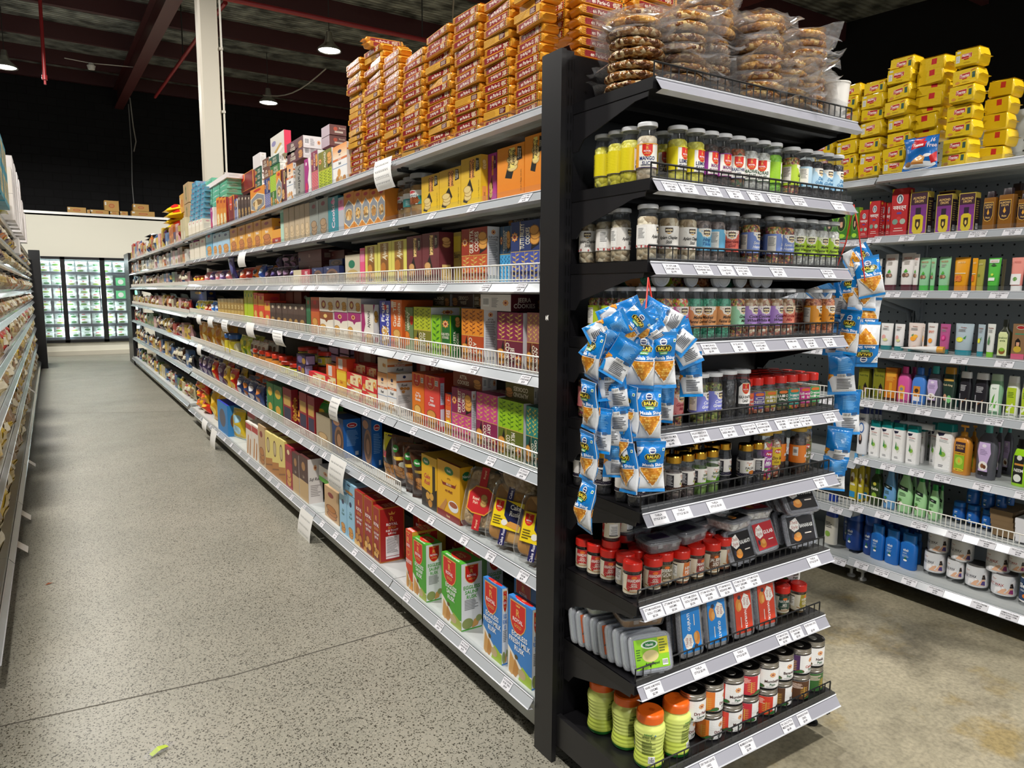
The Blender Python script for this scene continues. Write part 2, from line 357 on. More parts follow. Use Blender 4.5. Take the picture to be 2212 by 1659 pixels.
def foil_mat():
    m, nt, p = new_mat('roof_insulation_foil'); tc = nt.nodes.new('ShaderNodeTexCoord'); n = nt.nodes.new('ShaderNodeTexNoise'); w = nt.nodes.new('ShaderNodeTexWave'); b = nt.nodes.new('ShaderNodeBump'); b2 = nt.nodes.new('ShaderNodeBump'); r = nt.nodes.new('ShaderNodeValToRGB')
    n.inputs['Scale'].default_value = 3.5; n.inputs['Detail'].default_value = 6; w.inputs['Scale'].default_value = 2.6; w.inputs['Distortion'].default_value = 3.5; w.bands_direction = 'Y'
    for q in (n, w): nt.links.new(tc.outputs['Object'], q.inputs['Vector'])
    nt.links.new(n.outputs['Fac'], r.inputs[0]); r.color_ramp.elements[0].position = .35; r.color_ramp.elements[0].color = hx('4a4c48'); r.color_ramp.elements[1].position = .72; r.color_ramp.elements[1].color = hx('b4b8b0')
    nt.links.new(r.outputs[0], p.inputs['Base Color']); b.inputs['Strength'].default_value = .7; b2.inputs['Strength'].default_value = .5; b.inputs['Distance'].default_value = .06; b2.inputs['Distance'].default_value = .05
    nt.links.new(n.outputs['Fac'], b.inputs['Height']); nt.links.new(w.outputs['Fac'], b2.inputs['Height']); nt.links.new(b.outputs[0], b2.inputs['Normal']); nt.links.new(b2.outputs[0], p.inputs['Normal'])
    p.inputs['Metallic'].default_value = .3; p.inputs['Roughness'].default_value = .5
foil_mat()
b = MB(); b.face([(-9, -9, 0), (14, -9, 0), (14, 22, 0), (-9, 22, 0)], 'ffffff', 'polished_concrete')
for pts in ([(-1.2, 3.03), (-.225, 2.976), (.517, 2.9), (1.302, 2.928), (2.2, 2.95)], [(-1.2, 11.1), (-.1, 10.553), (.6, 10.2), (1.353, 9.91), (2.2, 9.6)]):
    for (x0, y0), (x1, y1) in zip(pts, pts[1:]):
        b.face([(x0, y0-.004, .0006), (x1, y1-.004, .0006), (x1, y1+.004, .0006), (x0, y0+.004, .0006)], '57534b', PAPER)
struct('floor', b)
def zr(y): return 6.42 + .048*(y-11.5)
b = MB(); b.box(-9, 21.5, 0, 14, 21.8, 8, 'ffffff', 'black_painted_blockwork'); struct('wall_back', b)
b = MB(); b.box(12.0, -9, 0, 12.3, 21.5, 8, '121214', PAPER); struct('wall_right', b)
b = MB(); b.box(-8.3, -9, 0, -8, 21.5, 8, '121214', PAPER); struct('wall_left', b)
b = MB(); n = 30
b.face([(-9, -9, zr(-9)), (-9, 22, zr(22)), (14, 22, zr(22)), (14, -9, zr(-9))], 'ffffff', 'roof_insulation_foil'); struct('ceiling', b)
MAR = '4e2a2c'
for k, y in enumerate((1.1, 3.4, 5.7, 8.0, 10.3, 12.6, 14.9, 17.2, 19.5, 21.3)):     # roof purlins, C section
    b = MB(); z = zr(y); b.box(-8, y, z-.3, 12, y+.02, z-.004, MAR, STEEL); b.box(-8, y+.02, z-.3, 12, y+.1, z-.285, MAR, STEEL); b.box(-8, y+.02, z-.02, 12, y+.1, z-.004, MAR, STEEL)
    struct('roof_purlin_beam', b)
for x in (-4.6, 1.74, 8.1):                # sloping rafters, I section
    b = MB()
    for dz0, dz1, hw in ((-.79, -.765, .1), (-.765, -.335, .012), (-.335, -.31, .1)):
        P = [(x-hw, -8), (x+hw, -8), (x+hw, 21.45), (x-hw, 21.45)]
        lo = [(px, py, zr(py)+dz0) for px, py in P]; hi = [(px, py, zr(py)+dz1) for px, py in P]
        b.face(lo[::-1], '5a2c2c', STEEL); b.face(hi, '5a2c2c', STEEL)
        for i in range(4): j = (i+1) % 4; b.face([lo[i], lo[j], hi[j], hi[i]], '5a2c2c', STEEL)
    struct('rafter_beam', b)
b = MB()                                   # white column in the middle of the long run
for z0, z1, a in ((0, .02, .17), (.02, zr(9.25)-.8, .105)):
    P = [(1.7+a*sx*(1 if k else .8), 9.25+a*sy*(.8 if k else 1)) for sx, sy, k in ((1, -1, 0), (1, -1, 1), (1, 1, 1), (1, 1, 0), (-1, 1, 0), (-1, 1, 1), (-1, -1, 1), (-1, -1, 0))]
    b.grid([[(x, y, z) for x, y in P] for z in (z0, z1)], 'c6beae', STEEL, False, True); b.face([(x, y, z1) for x, y in P], 'c6beae', STEEL)
struct('column', b)
b = MB(); b.tube([(1.835, 9.16, 2.2), (1.835, 9.16, 5.45)], .012, 'cfc8ba', PLAS); 
for z in (2.9, 3.6, 4.3, 5.0): b.box(1.81, 9.145, z, 1.85, 9.18, z+.025, 'c4bdb0', PLAS)
tag(b.build('electrical_conduit'), 'pale electrical conduit running up the white column', 'conduit')
# sprinkler pipes
RED = '9a2a2c'
b = MB(); b.tube([(-7, 10.42, 5.32), (11, 10.42, 5.36)], .035, RED, STEEL, 10); 
for x in (-4, -1, 2.3, 5, 8.6): b.bar((x, 10.42, 5.34), (x, 10.42, 6.3), .008, '3a3a3a')
tag(b.build('sprinkler_pipe'), 'long red sprinkler pipe crossing under the roof above the biscuit packets', 'pipe')
b = MB(); b.tube([(2.2, 10.6, 5.35), (2.17, 12.4, 5.44), (2.17, 17.9, 5.7)], .03, RED, STEEL, 8); b.bar((2.17, 14, 5.52), (2.17, 14, 6.4), .008, '3a3a3a')
tag(b.build('sprinkler_pipe'), 'red sprinkler branch pipe running back behind the white column', 'pipe')
b = MB(); b.tube([(.14, 14, 6.5), (.125, 14, 4.85)], .028, RED, STEEL, 8); b.lathe([(.028, 4.9), (.04, 4.9), (.04, 4.83), (.018, 4.83), (.018, 4.76), (0, 4.76)], RED, STEEL, 10, .125, 14)
tag(b.build('sprinkler_drop_pipe'), 'vertical red sprinkler drop pipe hanging at the far left of the roof', 'pipe')
b = MB(); b.tube([(6.4, 6.8, 4.9), (6.9, 9.6, 5.0), (7.2, 11.2, 5.05)], .03, RED, STEEL, 8); b.bar((6.9, 9.6, 5.0), (6.9, 9.6, 6.3), .008, '3a3a3a')
tag(b.build('sprinkler_pipe'), 'red sprinkler pipe high above the yellow packets on the right', 'pipe')
b = MB(); b.tube([(1.92, 20.9, 6.14), (1.93, 20.9, 5.0), (1.9, 20.95, 4.2), (1.92, 20.9, 3.282)], .012, '8a8a88', PLAS)
b.tube([(1.96, 20.9, 6.3), (2.0, 20.9, 5.6), (2.04, 20.9, 5.25), (1.98, 20.9, 5.0)], .015, 'a8a49c', PLAS)
tag(b.build('hanging_cable'), 'pale loose cables hanging down the black back wall', 'cable')
for (x0, y0, z0), (x1, y1, z1), t in (((4.35, 13.0, 5.45), (3.9, 15.6, 5.5), 'pale sagging cable under the roof near the biscuit packets'), ((5.0, 9.4, 5.6), (6.2, 11.8, 6.05), 'pale cable along the roof foil above the tall biscuit stacks'), ((6.3, 5.6, 5.1), (7.0, 7.4, 5.6), 'pale cable under the roof above the nut brittle bags')):
    b = MB(); P = [(x0+(x1-x0)*i/8, y0+(y1-y0)*i/8, z0+(z1-z0)*i/8-.18*math.sin(math.pi*i/8)) for i in range(9)]; b.tube(P, .013, 'a8a296', PLAS); tag(b.build('roof_cable'), t, 'cable')
b = MB(); b.lathe([(.0, 6.0), (.05, 6.0), (.05, 5.96), (.08, 5.95), (.06, 5.88), (0, 5.86)], 'e8e6e0', PLAS, 14, .95, 17.1); b.tube([(.5, 17.1, 6.02), (.95, 17.1, 6.0), (1.7, 17.1, 6.05)], .01, 'c8c4ba', PLAS)
tag(b.build('ceiling_sensor'), 'small white sensor with cable on the roof purlin at the back', 'sensor')
# ---------------------------------------------------------------- pendant lamps
em, nt, p = new_mat('lamp_diffuser'); p.inputs['Emission Color'].default_value = (1, .97, .92, 1); p.inputs['Emission Strength'].default_value = 18; p.inputs['Base Color'].default_value = (.9, .9, .9, 1)
sh = MB(); sh.lathe([(.02, .30), (.045, .30), (.06, .2), (.09, .12), (.19, .03), (.2, 0), (.185, .0), (.085, .1), (0, .1)], 'd8d6d0', METAL, 24)
df = MB(); df.lathe([(0, .012), (.178, .012)], 'ffffff', 'lamp_diffuser', 24); rodm = MB(); rodm.bar((0, 0, .3), (0, 0, .85), .006, '404040', STEEL)
SH, DF, RO = sh.mesh('shade'), df.mesh('diffuser'), rodm.mesh('rod')
for i, (x, y) in enumerate(LAMPS):
    z = 5.5; ro = link('pendant_lamp', None); ro.location = (x, y, z)
    link('lamp_shade', SH, ro); link('diffuser', DF, ro); rr = link('rod', RO, ro); rr.scale = (1, 1, max(.2, (zr(y)-z)/.85*1.0))
    rr.location = (0, 0, .3*(1-rr.scale[2]))
    ld = bpy.data.lights.new('bulb', 'AREA'); ld.shape = 'DISK'; ld.size = .34; ld.energy = LAMP_W; ld.color = (1.0, .965, .91); ld.spread = R(165)
    lo = bpy.data.objects.new('bulb', ld); COL.objects.link(lo); lo.parent = ro; lo.location = (0, 0, -.01)
    tag(ro, 'round white pendant lamp over ' + ('the left aisle' if x < 0 else 'the right aisle'), 'lamp', '', 'the shop front', y, 'pendant lamps under the roof')
# ---------------------------------------------------------------- cool room with glass doors
CREAM = 'e9e6d6'; YF = 19.65; X0, X1, Z0, Z1 = -.54, 1.85, .3, 2.28
b = MB(); b.box(-3.0, YF, 0, 3.2, YF+.08, Z0, CREAM, STEEL); b.box(-3.0, YF, Z1, 3.2, YF+.08, 3.28, CREAM, STEEL); b.box(-3.0, YF, Z0, X0, YF+.08, Z1, CREAM, STEEL); b.box(X1, YF, Z0, 3.2, YF+.08, Z1, CREAM, STEEL)
b.box(-3.0, YF, 3.2, 3.2, 21.45, 3.28, 'e4e2da', STEEL); b.box(-3.0, YF-.012, 3.235, 3.2, YF, 3.29, 'f2f0ea', METAL); b.box(-3, YF-.02, 0, 3.2, YF, .1, 'c9c4b4', STEEL)
struct('wall_cool_room', b)
fr = link('glass_door_fridge', None); fr.location = (.65, YF, Z0)
tag(fr, 'black framed glass door fridge full of frozen bags in the back wall', 'fridge')
def fbox(name, x0, y0, z0, x1, y1, z1, col, mat, par, ox=.65, oy=YF, oz=Z0):
    m = MB(); m.box(x0-ox, y0-oy, z0-oz, x1-ox, y1-oy, z1-oz, col, mat); return m.build(name, par)
m = MB()
for x0, x1 in ((X0, X0+.05), (.205, .3), (.995, 1.1), (X1-.05, X1)): m.box(x0-.65, -.05, 0, x1-.65, .0, Z1-Z0, '0c0c0e', STEEL)
m.box(X0-.65, -.05, 0, X1-.65, 0, .06, '0c0c0e', STEEL); m.box(X0-.65, -.05, Z1-Z0-.06, X1-.65, 0, Z1-Z0, '0c0c0e', STEEL); m.build('frame', fr)
m = MB(); m.box(X0-.65, .75, 0, X1-.65, .77, Z1-Z0, 'd8dedc', STEEL); m.box(X0-.65, .02, Z1-Z0-.02, X1-.65, .75, Z1-Z0, 'd8dedc', STEEL); m.box(X0-.65, .02, 0, X1-.65, .75, .03, 'd8dedc', STEEL); m.box(X0-.67, .02, 0, X0-.65, .75, Z1-Z0, 'd8dedc', STEEL); m.box(X1-.65, .02, 0, X1-.63, .75, Z1-Z0, 'd8dedc', STEEL); m.build('interior_lining', fr)
el, nt, p = new_mat('fridge_led'); p.inputs['Emission Color'].default_value = (.86, .97, 1, 1); p.inputs['Emission Strength'].default_value = 55
for x in (X0+.03, .25, 1.05, X1-.03): m = MB(); m.box(x-.012-.65, .03, .06, x+.012-.65, .05, Z1-Z0-.06, 'ffffff', 'fridge_led'); m.build('led_strip', fr)
FZ = [.41, .72, 1.02, 1.31, 1.62, 1.93]
for x in (-.1, .65, 1.45):  # extra area lights without fittings, added to brighten the fridge interior
    ld = bpy.data.lights.new('fridge_fill_light', 'AREA'); ld.shape = 'RECTANGLE'; ld.size = .6; ld.size_y = .25; ld.energy = 13; ld.color = (.86, .97, 1); lo = bpy.data.objects.new('fridge_fill_light', ld); COL.objects.link(lo); lo.parent = fr; lo.location = (x-.65, .15, Z1-Z0-.03); lo.rotation_euler = (R(-25), 0, 0)
for z in FZ: m = MB(); m.box(X0-.63, .1, z-Z0-.02, X1-.67, .7, z-Z0, 'aab0b2', STEEL); m.box(X0-.63, .085, z-Z0-.035, X1-.67, .1, z-Z0+.012, '3a4046', STEEL); m.build('shelf', fr)
for k, (x0, x1) in enumerate(((X0+.05, .205), (.3, .995), (1.1, X1-.05))):
    d = MB(); d.box(x0-.65, -.03, .06, x1-.65, -.026, Z1-Z0-.06, 'ffffff', CLEAR); d = d.build('glass_door', fr)
    h = MB(); xx = x1-.03-.65; h.bar((xx, -.06, .7), (xx, -.06, 1.3), .01, '1a1a1c', STEEL, 6); h.bar((xx, -.06, .7), (xx, -.02, .7), .008, '1a1a1c'); h.bar((xx, -.06, 1.3), (xx, -.02, 1.3), .008, '1a1a1c'); h.build('handle', d)
# ---------------------------------------------------------------- shelving parts
def price_strip(L, parent, dark, h=.05):
    """clear plastic ticket channel along a shelf edge: local x 0..L, front -y, z 0 = shelf surface"""
    b = MB(); c = 'a0a0aa' if dark else 'a9aeb3'
    b.grid([[(0, -.004, -.004), (L, -.004, -.004)], [(0, -.026, -.034), (L, -.026, -.034)]], c, CHAN, False, flip=True)
    b.grid([[(0, -.026, -.034), (L, -.026, -.034)], [(0, -.03, -.036), (L, -.03, -.036)]], 'c8cad0', CHAN, False, flip=True)
    b.grid([[(0, -.03, -.036), (L, -.03, -.036)], [(0, -.006, -.042), (L, -.006, -.042)]], 'd4d6dc', CHAN, False)
    b.bar((0, -.006, -.003), (L, -.006, -.003), .0018, 'e8eaf0', CHAN)
    b.grid([[(0, .0, .02), (L, .0, .02)], [(0, -.004, -.004), (L, -.004, -.004)]], 'ffffff', CLEAR, False, flip=True)
    return b.build('price_strip', parent)
def wire_guard(L, parent, col, h, step, y=.004, side=True):
    b = MB(); b.bar((0, y, h), (L, y, h), .0024, col); b.bar((0, y, .006), (L, y, .006), .0018, col); n = max(2, int(L/step))
    for i in range(n+1): x = L*i/n; b.bar((x, y, .0), (x, y, h), .0024 if i in (0, n) else .0019, col)
    return b.build('wire_guard', parent)
def bracket(x, D, parent, col, drop=.16):
    b = MB(); P = [(D, .0), (D, -drop), (D-.025, -drop), (D-.05, -.11), (.2*D, -.048), (.02, -.045), (.012, -.02), (.02, 0)]
    L_, R_ = [(x-.0015, y, z) for y, z in P], [(x+.0015, y, z) for y, z in P]
    b.face(L_[::-1], col, STEEL); b.face(R_, col, STEEL)
    for i in range(len(P)): j = (i+1) % len(P); b.face([L_[i], R_[i], R_[j], L_[j]], col, STEEL)
    return b.build('bracket', parent)
def deck(L, D, col, under=None, t=.03):
    b = MB(); b.box(0, 0, -t, L, D, 0, col, STEEL); u = under or col
    b.box(.03, .05, -t-.012, L-.03, .075, -t, u, STEEL); b.box(.03, D*.5, -t-.012, L-.03, D*.5+.03, -t, u, STEEL)
    return b
def peg(b, x0, x1, z0, z1, y, col, step=.05, r=.004):
    n = int((x1-x0)/step); k = int((z1-z0)/step)
    for i in range(1, n):
        for j in range(1, k):
            x, z = x0+(x1-x0)*i/n, z0+(z1-z0)*j/k
            b.face([(x-r, y, z-r*.6), (x-r*.6, y, z-r), (x+r*.6, y, z-r), (x+r, y, z-r*.6), (x+r, y, z+r*.6), (x+r*.6, y, z+r), (x-r*.6, y, z+r), (x-r, y, z+r*.6)], col, STEEL)
def slots(b, x, y, z0, z1, col, step=.05):
    z = z0
    while z < z1-.03:
        for dx in (-.0055, .0055): b.face([(x+dx-.0022, y, z), (x+dx+.0022, y, z), (x+dx+.0022, y, z+.03), (x+dx-.0022, y, z+.03)], col, STEEL)
        z += step
def bay(name, label, loc, rz, L, D, shelves, top, col, pcol, guards=(), base_d=None, where='', frm='', key=0, group=None, gcol='e4e0d6', up_near=True, feet=True, kick=True):
    """one shelving bay: local x 0..L along the aisle, front -y; shelves = surface heights, the last is the base"""
    ro = link(name, None); place(ro, loc, rz); tag(ro, label, 'shelving', where, frm, key, group)
    b = MB(); b.box(0, D+.005, .1, L, D+.02, top, pcol, STEEL); peg(b, 0, L, .3, top, D+.0045, '22262a', .05, .0045); b.build('back_panel', ro)
    for x in (.017, L-.019):
        b = MB(); b.box(x-.016, D-.006, 0, x+.016, D+.022, top, pcol, STEEL); slots(b, x, D-.0065, .3, top, '1a1c1e'); b.build('upright', ro)
    for k, z in enumerate(shelves):
        bs = (k == len(shelves)-1); e = (base_d or .05) if bs else 0
        s = deck(L-.004, D+e, col).build('shelf', ro); s.location = (.002, -e, z)
        price_strip(L-.006, s, False).location = (.001, 0, 0)
        if k in guards: wire_guard(L-.01, s, gcol, .058, .0225).location = (.002, .004, 0)
        if not bs:
            for x in (.02, L-.024): bracket(x, D, s, pcol)
    zb = shelves[-1]; e = base_d or .05
    b = MB(); b.box(.002, 0 if kick else .3, .03, L-.002, .02 if kick else .32, zb-.045, col if kick else '0e0e10', STEEL); b.build('kick_or_shade_panel', ro)  # without kick, a near-black panel set back paints the shade under the base
    if feet:
        for x in (.03, L-.03):
            b = MB(); b.lathe([(0, 0), (.022, 0), (.022, .008), (.008, .014), (.008, .05), (0, .05)], 'c8c8c4', PLAS, 12, x, .06); b.box(x-.02, .03, .05, x+.02, .12, zb-.03, col, STEEL); b.build('foot', ro)
    return ro
# main run: six bays from the black post to the column, then six more beyond it
MZ = [2.135, 1.875, 1.585, 1.277, .95, .585, .17]
MX = 1.345; GC, GP = 'c2c6c5', '6e7376'
for k in range(6):
    y1 = 1.885+1.207*(k+1)
    bay('shelving_bay', 'pale grey shelving bay of the long biscuit run', (MX, y1, 0), -90, 1.205, .43, MZ, 2.28, GC, '3a3d40' if k else '34363a', (2, 3, 4, 5) if k else (2, 3, 4), .035, '', 'the black post', k, 'bays of the long biscuit run')
FZS = [2.135, 1.865, 1.585, 1.25, .93, .57, .17]
for k in range(6):
    y1 = 9.38+1.207*(k+1)
    bay('shelving_bay', 'pale grey shelving bay beyond the white column', (MX+.03, y1, 0), -90, 1.205, .4, FZS, 2.28, GC, '34363a', (2, 3), .035, '', 'the column', k, 'bays beyond the white column')
# left run, facing the aisle from the left
LZ = [2.13, 1.93, 1.74, 1.52, 1.32, 1.06, .82, .5, .16]
for k in range(11):
    y0 = 3.2+1.22*k
    bay('shelving_bay', 'grey snack shelving bay on the left of the aisle', (-.31, y0, 0), 90, 1.218, .4, LZ, 2.28, GC, '3a3d40', (), .03, '', 'the front', k, 'snack shelving bays', feet=False)
# right run across the second aisle
RZ = [2.15, 1.845, 1.57, 1.265, 1.0, .69, .43, .14]
RX = 3.585
for k, (y1, zs) in enumerate(((2.155, RZ), (3.37, [2.14, 1.835, 1.56, 1.255, .985, .66, .39, .12]), (4.585, RZ), (5.8, RZ))):
    bay('shelving_bay', 'grey pegboard toiletries shelving bay across the second aisle', (RX, y1, 0), -90, 1.21, .45, zs, 2.45, 'bdc1c0', 'a2a8ac', (4, 6), .03, '', 'the front', k, 'toiletries shelving bays', gcol='eceae4', kick=False)
# ---------------------------------------------------------------- black end display
EZ = [2.105, 1.85, 1.635, 1.413, 1.16, .94, .665, .425, .155]
BK = '121114'; EX0, EX1, EY, EF = 1.345, 2.245, 1.775, 1.437
es = link('end_display_stand', None); es.location = (1.8, 1.8, 0)
tag(es, 'tall black end display stand full of jars at the end of the long run', 'shelving')
def P_(m, name): 
    m.v = [(x-1.8, y-1.8, z) for x, y, z in m.v]; return m.build(name, es)
m = MB(); m.box(1.300, EY, .0, 1.318, 1.875, 2.258, '161517', STEEL); P_(m, 'side_panel')
m = MB(); m.box(2.272, EY, .0, 2.29, 1.875, 2.258, '161517', STEEL); P_(m, 'side_panel')
for x in (1.333, 2.257): m = MB(); m.box(x-.014, EY+.002, .05, x+.014, 1.85, 2.255, BK, STEEL); slots(m, x, EY+.0015, .25, 2.25, '040405'); P_(m, 'upright')
m = MB(); m.box(1.347, EY+.012, .1, 2.243, EY+.03, 2.25, BK, STEEL); peg(m, 1.347, 2.243, .25, 2.25, EY+.0115, '050506', .05); P_(m, 'back_panel')
for k, z in enumerate(EZ):
    f = EF-(.06 if k == 8 else 0); D = EY-f
    s = deck(EX1-EX0, D, BK, '0e0e10').build('shelf', es); s.location = (EX0-1.8, f-1.8, z)
    price_strip(EX1-EX0-.01, s, True).location = (.005, 0, 0)
    wire_guard(EX1-EX0-.03, s, '101012', .042, .03).location = (.012, .006, 0)
    if k < 8:
        for x in (.003, EX1-EX0-.003): bracket(x, D, s, '1b1a1d', .14)
m = MB(); m.box(1.318, EF-.03, .06, 1.336, EY, .165, '1b1a1c', STEEL); P_(m, 'base_rail')
m = MB(); m.box(2.254, EF-.03, .05, 2.272, EY, .14, '1b1a1c', STEEL); slots(m, 2.263, EF-.031, .06, .13, '040405'); P_(m, 'base_rail')
for x in (1.36, 2.235): m = MB(); m.lathe([(0, 0), (.024, 0), (.024, .008), (.01, .014), (.01, .06), (0, .06)], '0a0a0b', PLAS, 12, x, EF+.02); P_(m, 'foot')
m = MB(); m.flat((1.2995, 1.84, 1.46), (0, -1, 0), (0, 0, 1), .018, .02, [('p', 'eceae6', [(0, .1), (.4, .4), (.35, 0), (.6, .3), (.9, .1), (.8, .6), (1, 1), (.6, .8), (.5, 1), (.3, .6), (.05, .9)])], PAPER); P_(m, 'torn_sticker')
# far black ends of the two runs, and their mates
for (x0, x1, t, key) in ((1.355, 1.44, 'black end panel at the far end of the long run', 0), (-.33, -.145, 'black end stand at the far end of the left snack run', 1)):
    m = MB(); m.box(x0, 16.63, 0, x1, 17.2 if key else 17.6, 2.28, '121214', STEEL)
    for z in (.9, 1.1, 1.35, 1.7, 1.95):
        for i in range(6): m.face([(x0-.001, 16.85+.04*i, z), (x0-.001, 16.83+.04*i, z), (x0-.001, 16.83+.04*i, z+.012), (x0-.001, 16.85+.04*i, z+.012)], 'b8b8b4', STEEL)
    tag(m.build('end_display'), t, 'shelving')
# ---------------------------------------------------------------- printed designs (F front, S near side, T top)
def shield(cx, cy, rx, ry, col='d5251f', edge='e8b45a', txt=True):
    P = lambda q: [(cx+q*rx*x, cy+q*ry*y) for x, y in ((-1, 1), (1, 1), (1, -.25), (.8, -.6), (.45, -.88), (0, -1), (-.45, -.88), (-.8, -.6), (-1, -.25))]
    L = [('p', edge, P(1.08)), ('p', col, P(1))]
    if txt: L += [('t', 'R', cx, cy+.38*ry, .5*ry, 'e8b45a'), ('p', 'e8b45a', [(cx-.25*rx, cy+.78*ry), (cx+.25*rx, cy+.78*ry), (cx+.3*rx, cy+.95*ry), (cx+.1*rx, cy+.84*ry), (cx, cy+.98*ry), (cx-.1*rx, cy+.84*ry), (cx-.3*rx, cy+.95*ry)]), ('t', 'ROYAL', cx, cy-.12*ry, .27*ry, 'ffffff', 0, 1.6*rx), ('t', 'GOLD', cx, cy-.5*ry, .22*ry, 'e8b45a', 0, 1.2*rx)]
    return L
def sun(cx, cy, rx, ry, c='e8953a', c2='f6e2c0'):
    return [('p', c, [(cx+rx*(1 if i % 2 == 0 else .72)*math.cos(i*.3927), cy+ry*(1 if i % 2 == 0 else .72)*math.sin(i*.3927)) for i in range(16)]), ('e', cx, cy, rx*.55, ry*.55, c2), ('e', cx, cy, rx*.42, ry*.42, '9a3a1c')]
def ih(light, dark, title, up=False, gold='d6b45c', vine=None):
    a, b = (0, .5) if up else (.5, 1); m, n = (.5, 1) if up else (0, .5); q = (m+n)/2
    F = [('r', 0, a, 1, b, light), ('v', .02, a+.01, .98, b-.01, vine or gold, 3), ('r', 0, m, 1, n, dark), ('r', 0, .495, 1, .505, gold), ('r', .32, m, .335, n, gold)]
    if up: F += [('p', '17130f', [(.72, m+.02), (.98, m+.1), (1, n-.2), (.8, n-.06)])] + [('c', .84, m+.26, .17, .15, 'e0a04a', '9a6428')] + [('t', title, .5, q, .15, 'f2ecda', 90, .42)] + sun(.14, q, .13, .085)
    else: F += [('p', '17130f', [(.02, m+.05), (.24, n-.01), (.28, n-.14), (.2, m+.12)])] + [('c', .16, m+.2, .15, .14, 'e0a04a', '9a6428')] + [('t', title, .52, q, .15, 'f2ecda', -90, .42)] + sun(.84, m+.16, .14, .1)
    S = [('r', 0, 0, 1, 1, 'e8e8ec')] + sun(.5, .9, .2, .05) + [('t', title, .5, .79, .035, '4a2a20', 0, .8), ('l', .12, .3, .9, .74, 14, '8a8a90'), ('b', .2, .05, .8, .14)]
    return dict(F=F, S=S, T=[('r', 0, 0, 1, 1, dark), ('t', title.replace('\n', ' '), .5, .5, .35, 'f2ecda', 0, .8)], col=dark)
def bak(c1, c2, title, tcol='f3e6c2', up=True, cookie=('e8cf8a', 'b08a40'), logo=True):
    F = [('g', 0, 0, 1, 1, c2, c1), ('p', '17130f', [(.1, .1), (.3, .06), (.62, .3), (.46, .56), (.24, .36)] if up else [(.3, .4), (.55, .36), (.72, .7), (.55, .92)]),
         ('c', .34 if up else .58, .27 if up else .66, .2, .15, cookie[0], cookie[1]), ('r', .46, .56, .66, .95, tcol), ('t', title, .56, .755, .12, '3a2a10' if tcol > 'e' else 'ffffff', -90, .36), ('p', '201810', [(.74, .68), (.93, .7), (.9, .93), (.76, .95)]), ('t', 'Indian\nBakery', .835, .815, .05, 'f6ead0', -90, .22), ('t', 'net wt. 400g e 14 oz', .9, .3, .04, '4a3210', -90, .4, '')]
    return dict(F=F, S=[('g', 0, 0, 1, 1, c2, c1), ('c', .5, .8, .3, .1, cookie[0], cookie[1]), ('r', .2, .06, .8, .36, tcol), ('t', title, .5, .2, .1, '3a2a10', 90, .28)], T=[('r', 0, 0, 1, 1, c1)], col=c1)
def rgb_box(c, title, white='eceef0', food=None, tcol='ffffff', scol=None):
    scol = scol or c
    F = [('r', 0, 0, 1, 1, c), ('p', 'f2efe6', [(0, .0), (1, .0), (1, .16), (.75, .12), (.5, .2), (.2, .3), (0, .36)]), ('p', food or 'a9c83a', [(.45, .0), (1, .0), (1, .13), (.6, .2)]), ('p', 'd9a45c', [(.04, .03), (.16, .0), (.5, .1), (.1, .3)]), ('p', 'c48a40', [(.2, .02), (.34, .0), (.52, .12), (.3, .24)]), ('e', .6, .1, .16, .06, 'c9b184'), ('e', .36, .27, .07, .03, '5a4a1e')] + shield(.42, .77, .3, .19) + [('t', title, .5, .475, .065, tcol, 0, .92)]
    S = [('r', 0, 0, 1, 1, white), ('r', 0, 0, 1, .02, scol)] + shield(.5, .83, .3, .13) + [('t', title, .5, .57, .055, scol, 0, .8), ('l', .15, .3, .85, .46, 7, '8a8a8a'), ('e', .3, .1, .28, .08, '8f9a5a'), ('p', 'd9a45c', [(.5, .02), (.8, .05), (.95, .2), (.6, .14)]), ('e', .85, .15, .15, .05, '9aa56a')]
    return dict(F=F, S=S, T=[('r', 0, 0, 1, 1, c), ('e', .5, .5, .36, .36, 'd5251f'), ('t', 'ROYAL\nGOLD', .5, .5, .14, 'f0d090'), ('t', title.replace('\n', ' '), .5, .08, .09, tcol, 0, .9)], col=c)
def vir(top, low, title='Rusk', band='d9763a'):
    F = [('g', 0, .62, 1, 1, 'f4ead8', top), ('r', 0, 0, 1, .62, 'f1efec'), ('e', .5, .83, .13, .045, '27335e'), ('t', 'VIRASAT', .5, .74, .028, '27335e', 0, .6), ('r', 0, .6, 1, .655, band), ('t', 'PLAIN LIGHT', .5, .628, .034, 'ffffff', 0, .8), ('t', title, .5, .52, .07, '20222a', 0, .7, 'bi'), ('r', 0, .42, 1, .43, '5a8ec8'), ('n', [(.15, .05), (.85, .05), (.9, .2), (.5, .3), (.1, .2)], .13, ['f1efec', 'dca05a', 'c98a44', 'e9bd80'])]
    S = [('r', 0, 0, 1, 1, 'ece9e8'), ('e', .5, .93, .1, .035, '27335e'), ('r', 0, .8, 1, .84, band), ('t', title, .5, .74, .06, '20222a', 0, .7, 'bi'), ('n', [(.2, .58), (.8, .58), (.8, .66), (.2, .66)], .12, ['ece9e8', 'dca05a', 'c98a44']), ('l', .1, .3, .9, .5, 8, '9a9a9a'), ('b', .2, .05, .6, .15)]
    return dict(F=F, S=S, T=[('r', 0, 0, 1, 1, 'f0e6d4'), ('r', 0, 0, 1, .3, top)], col='efe9df')
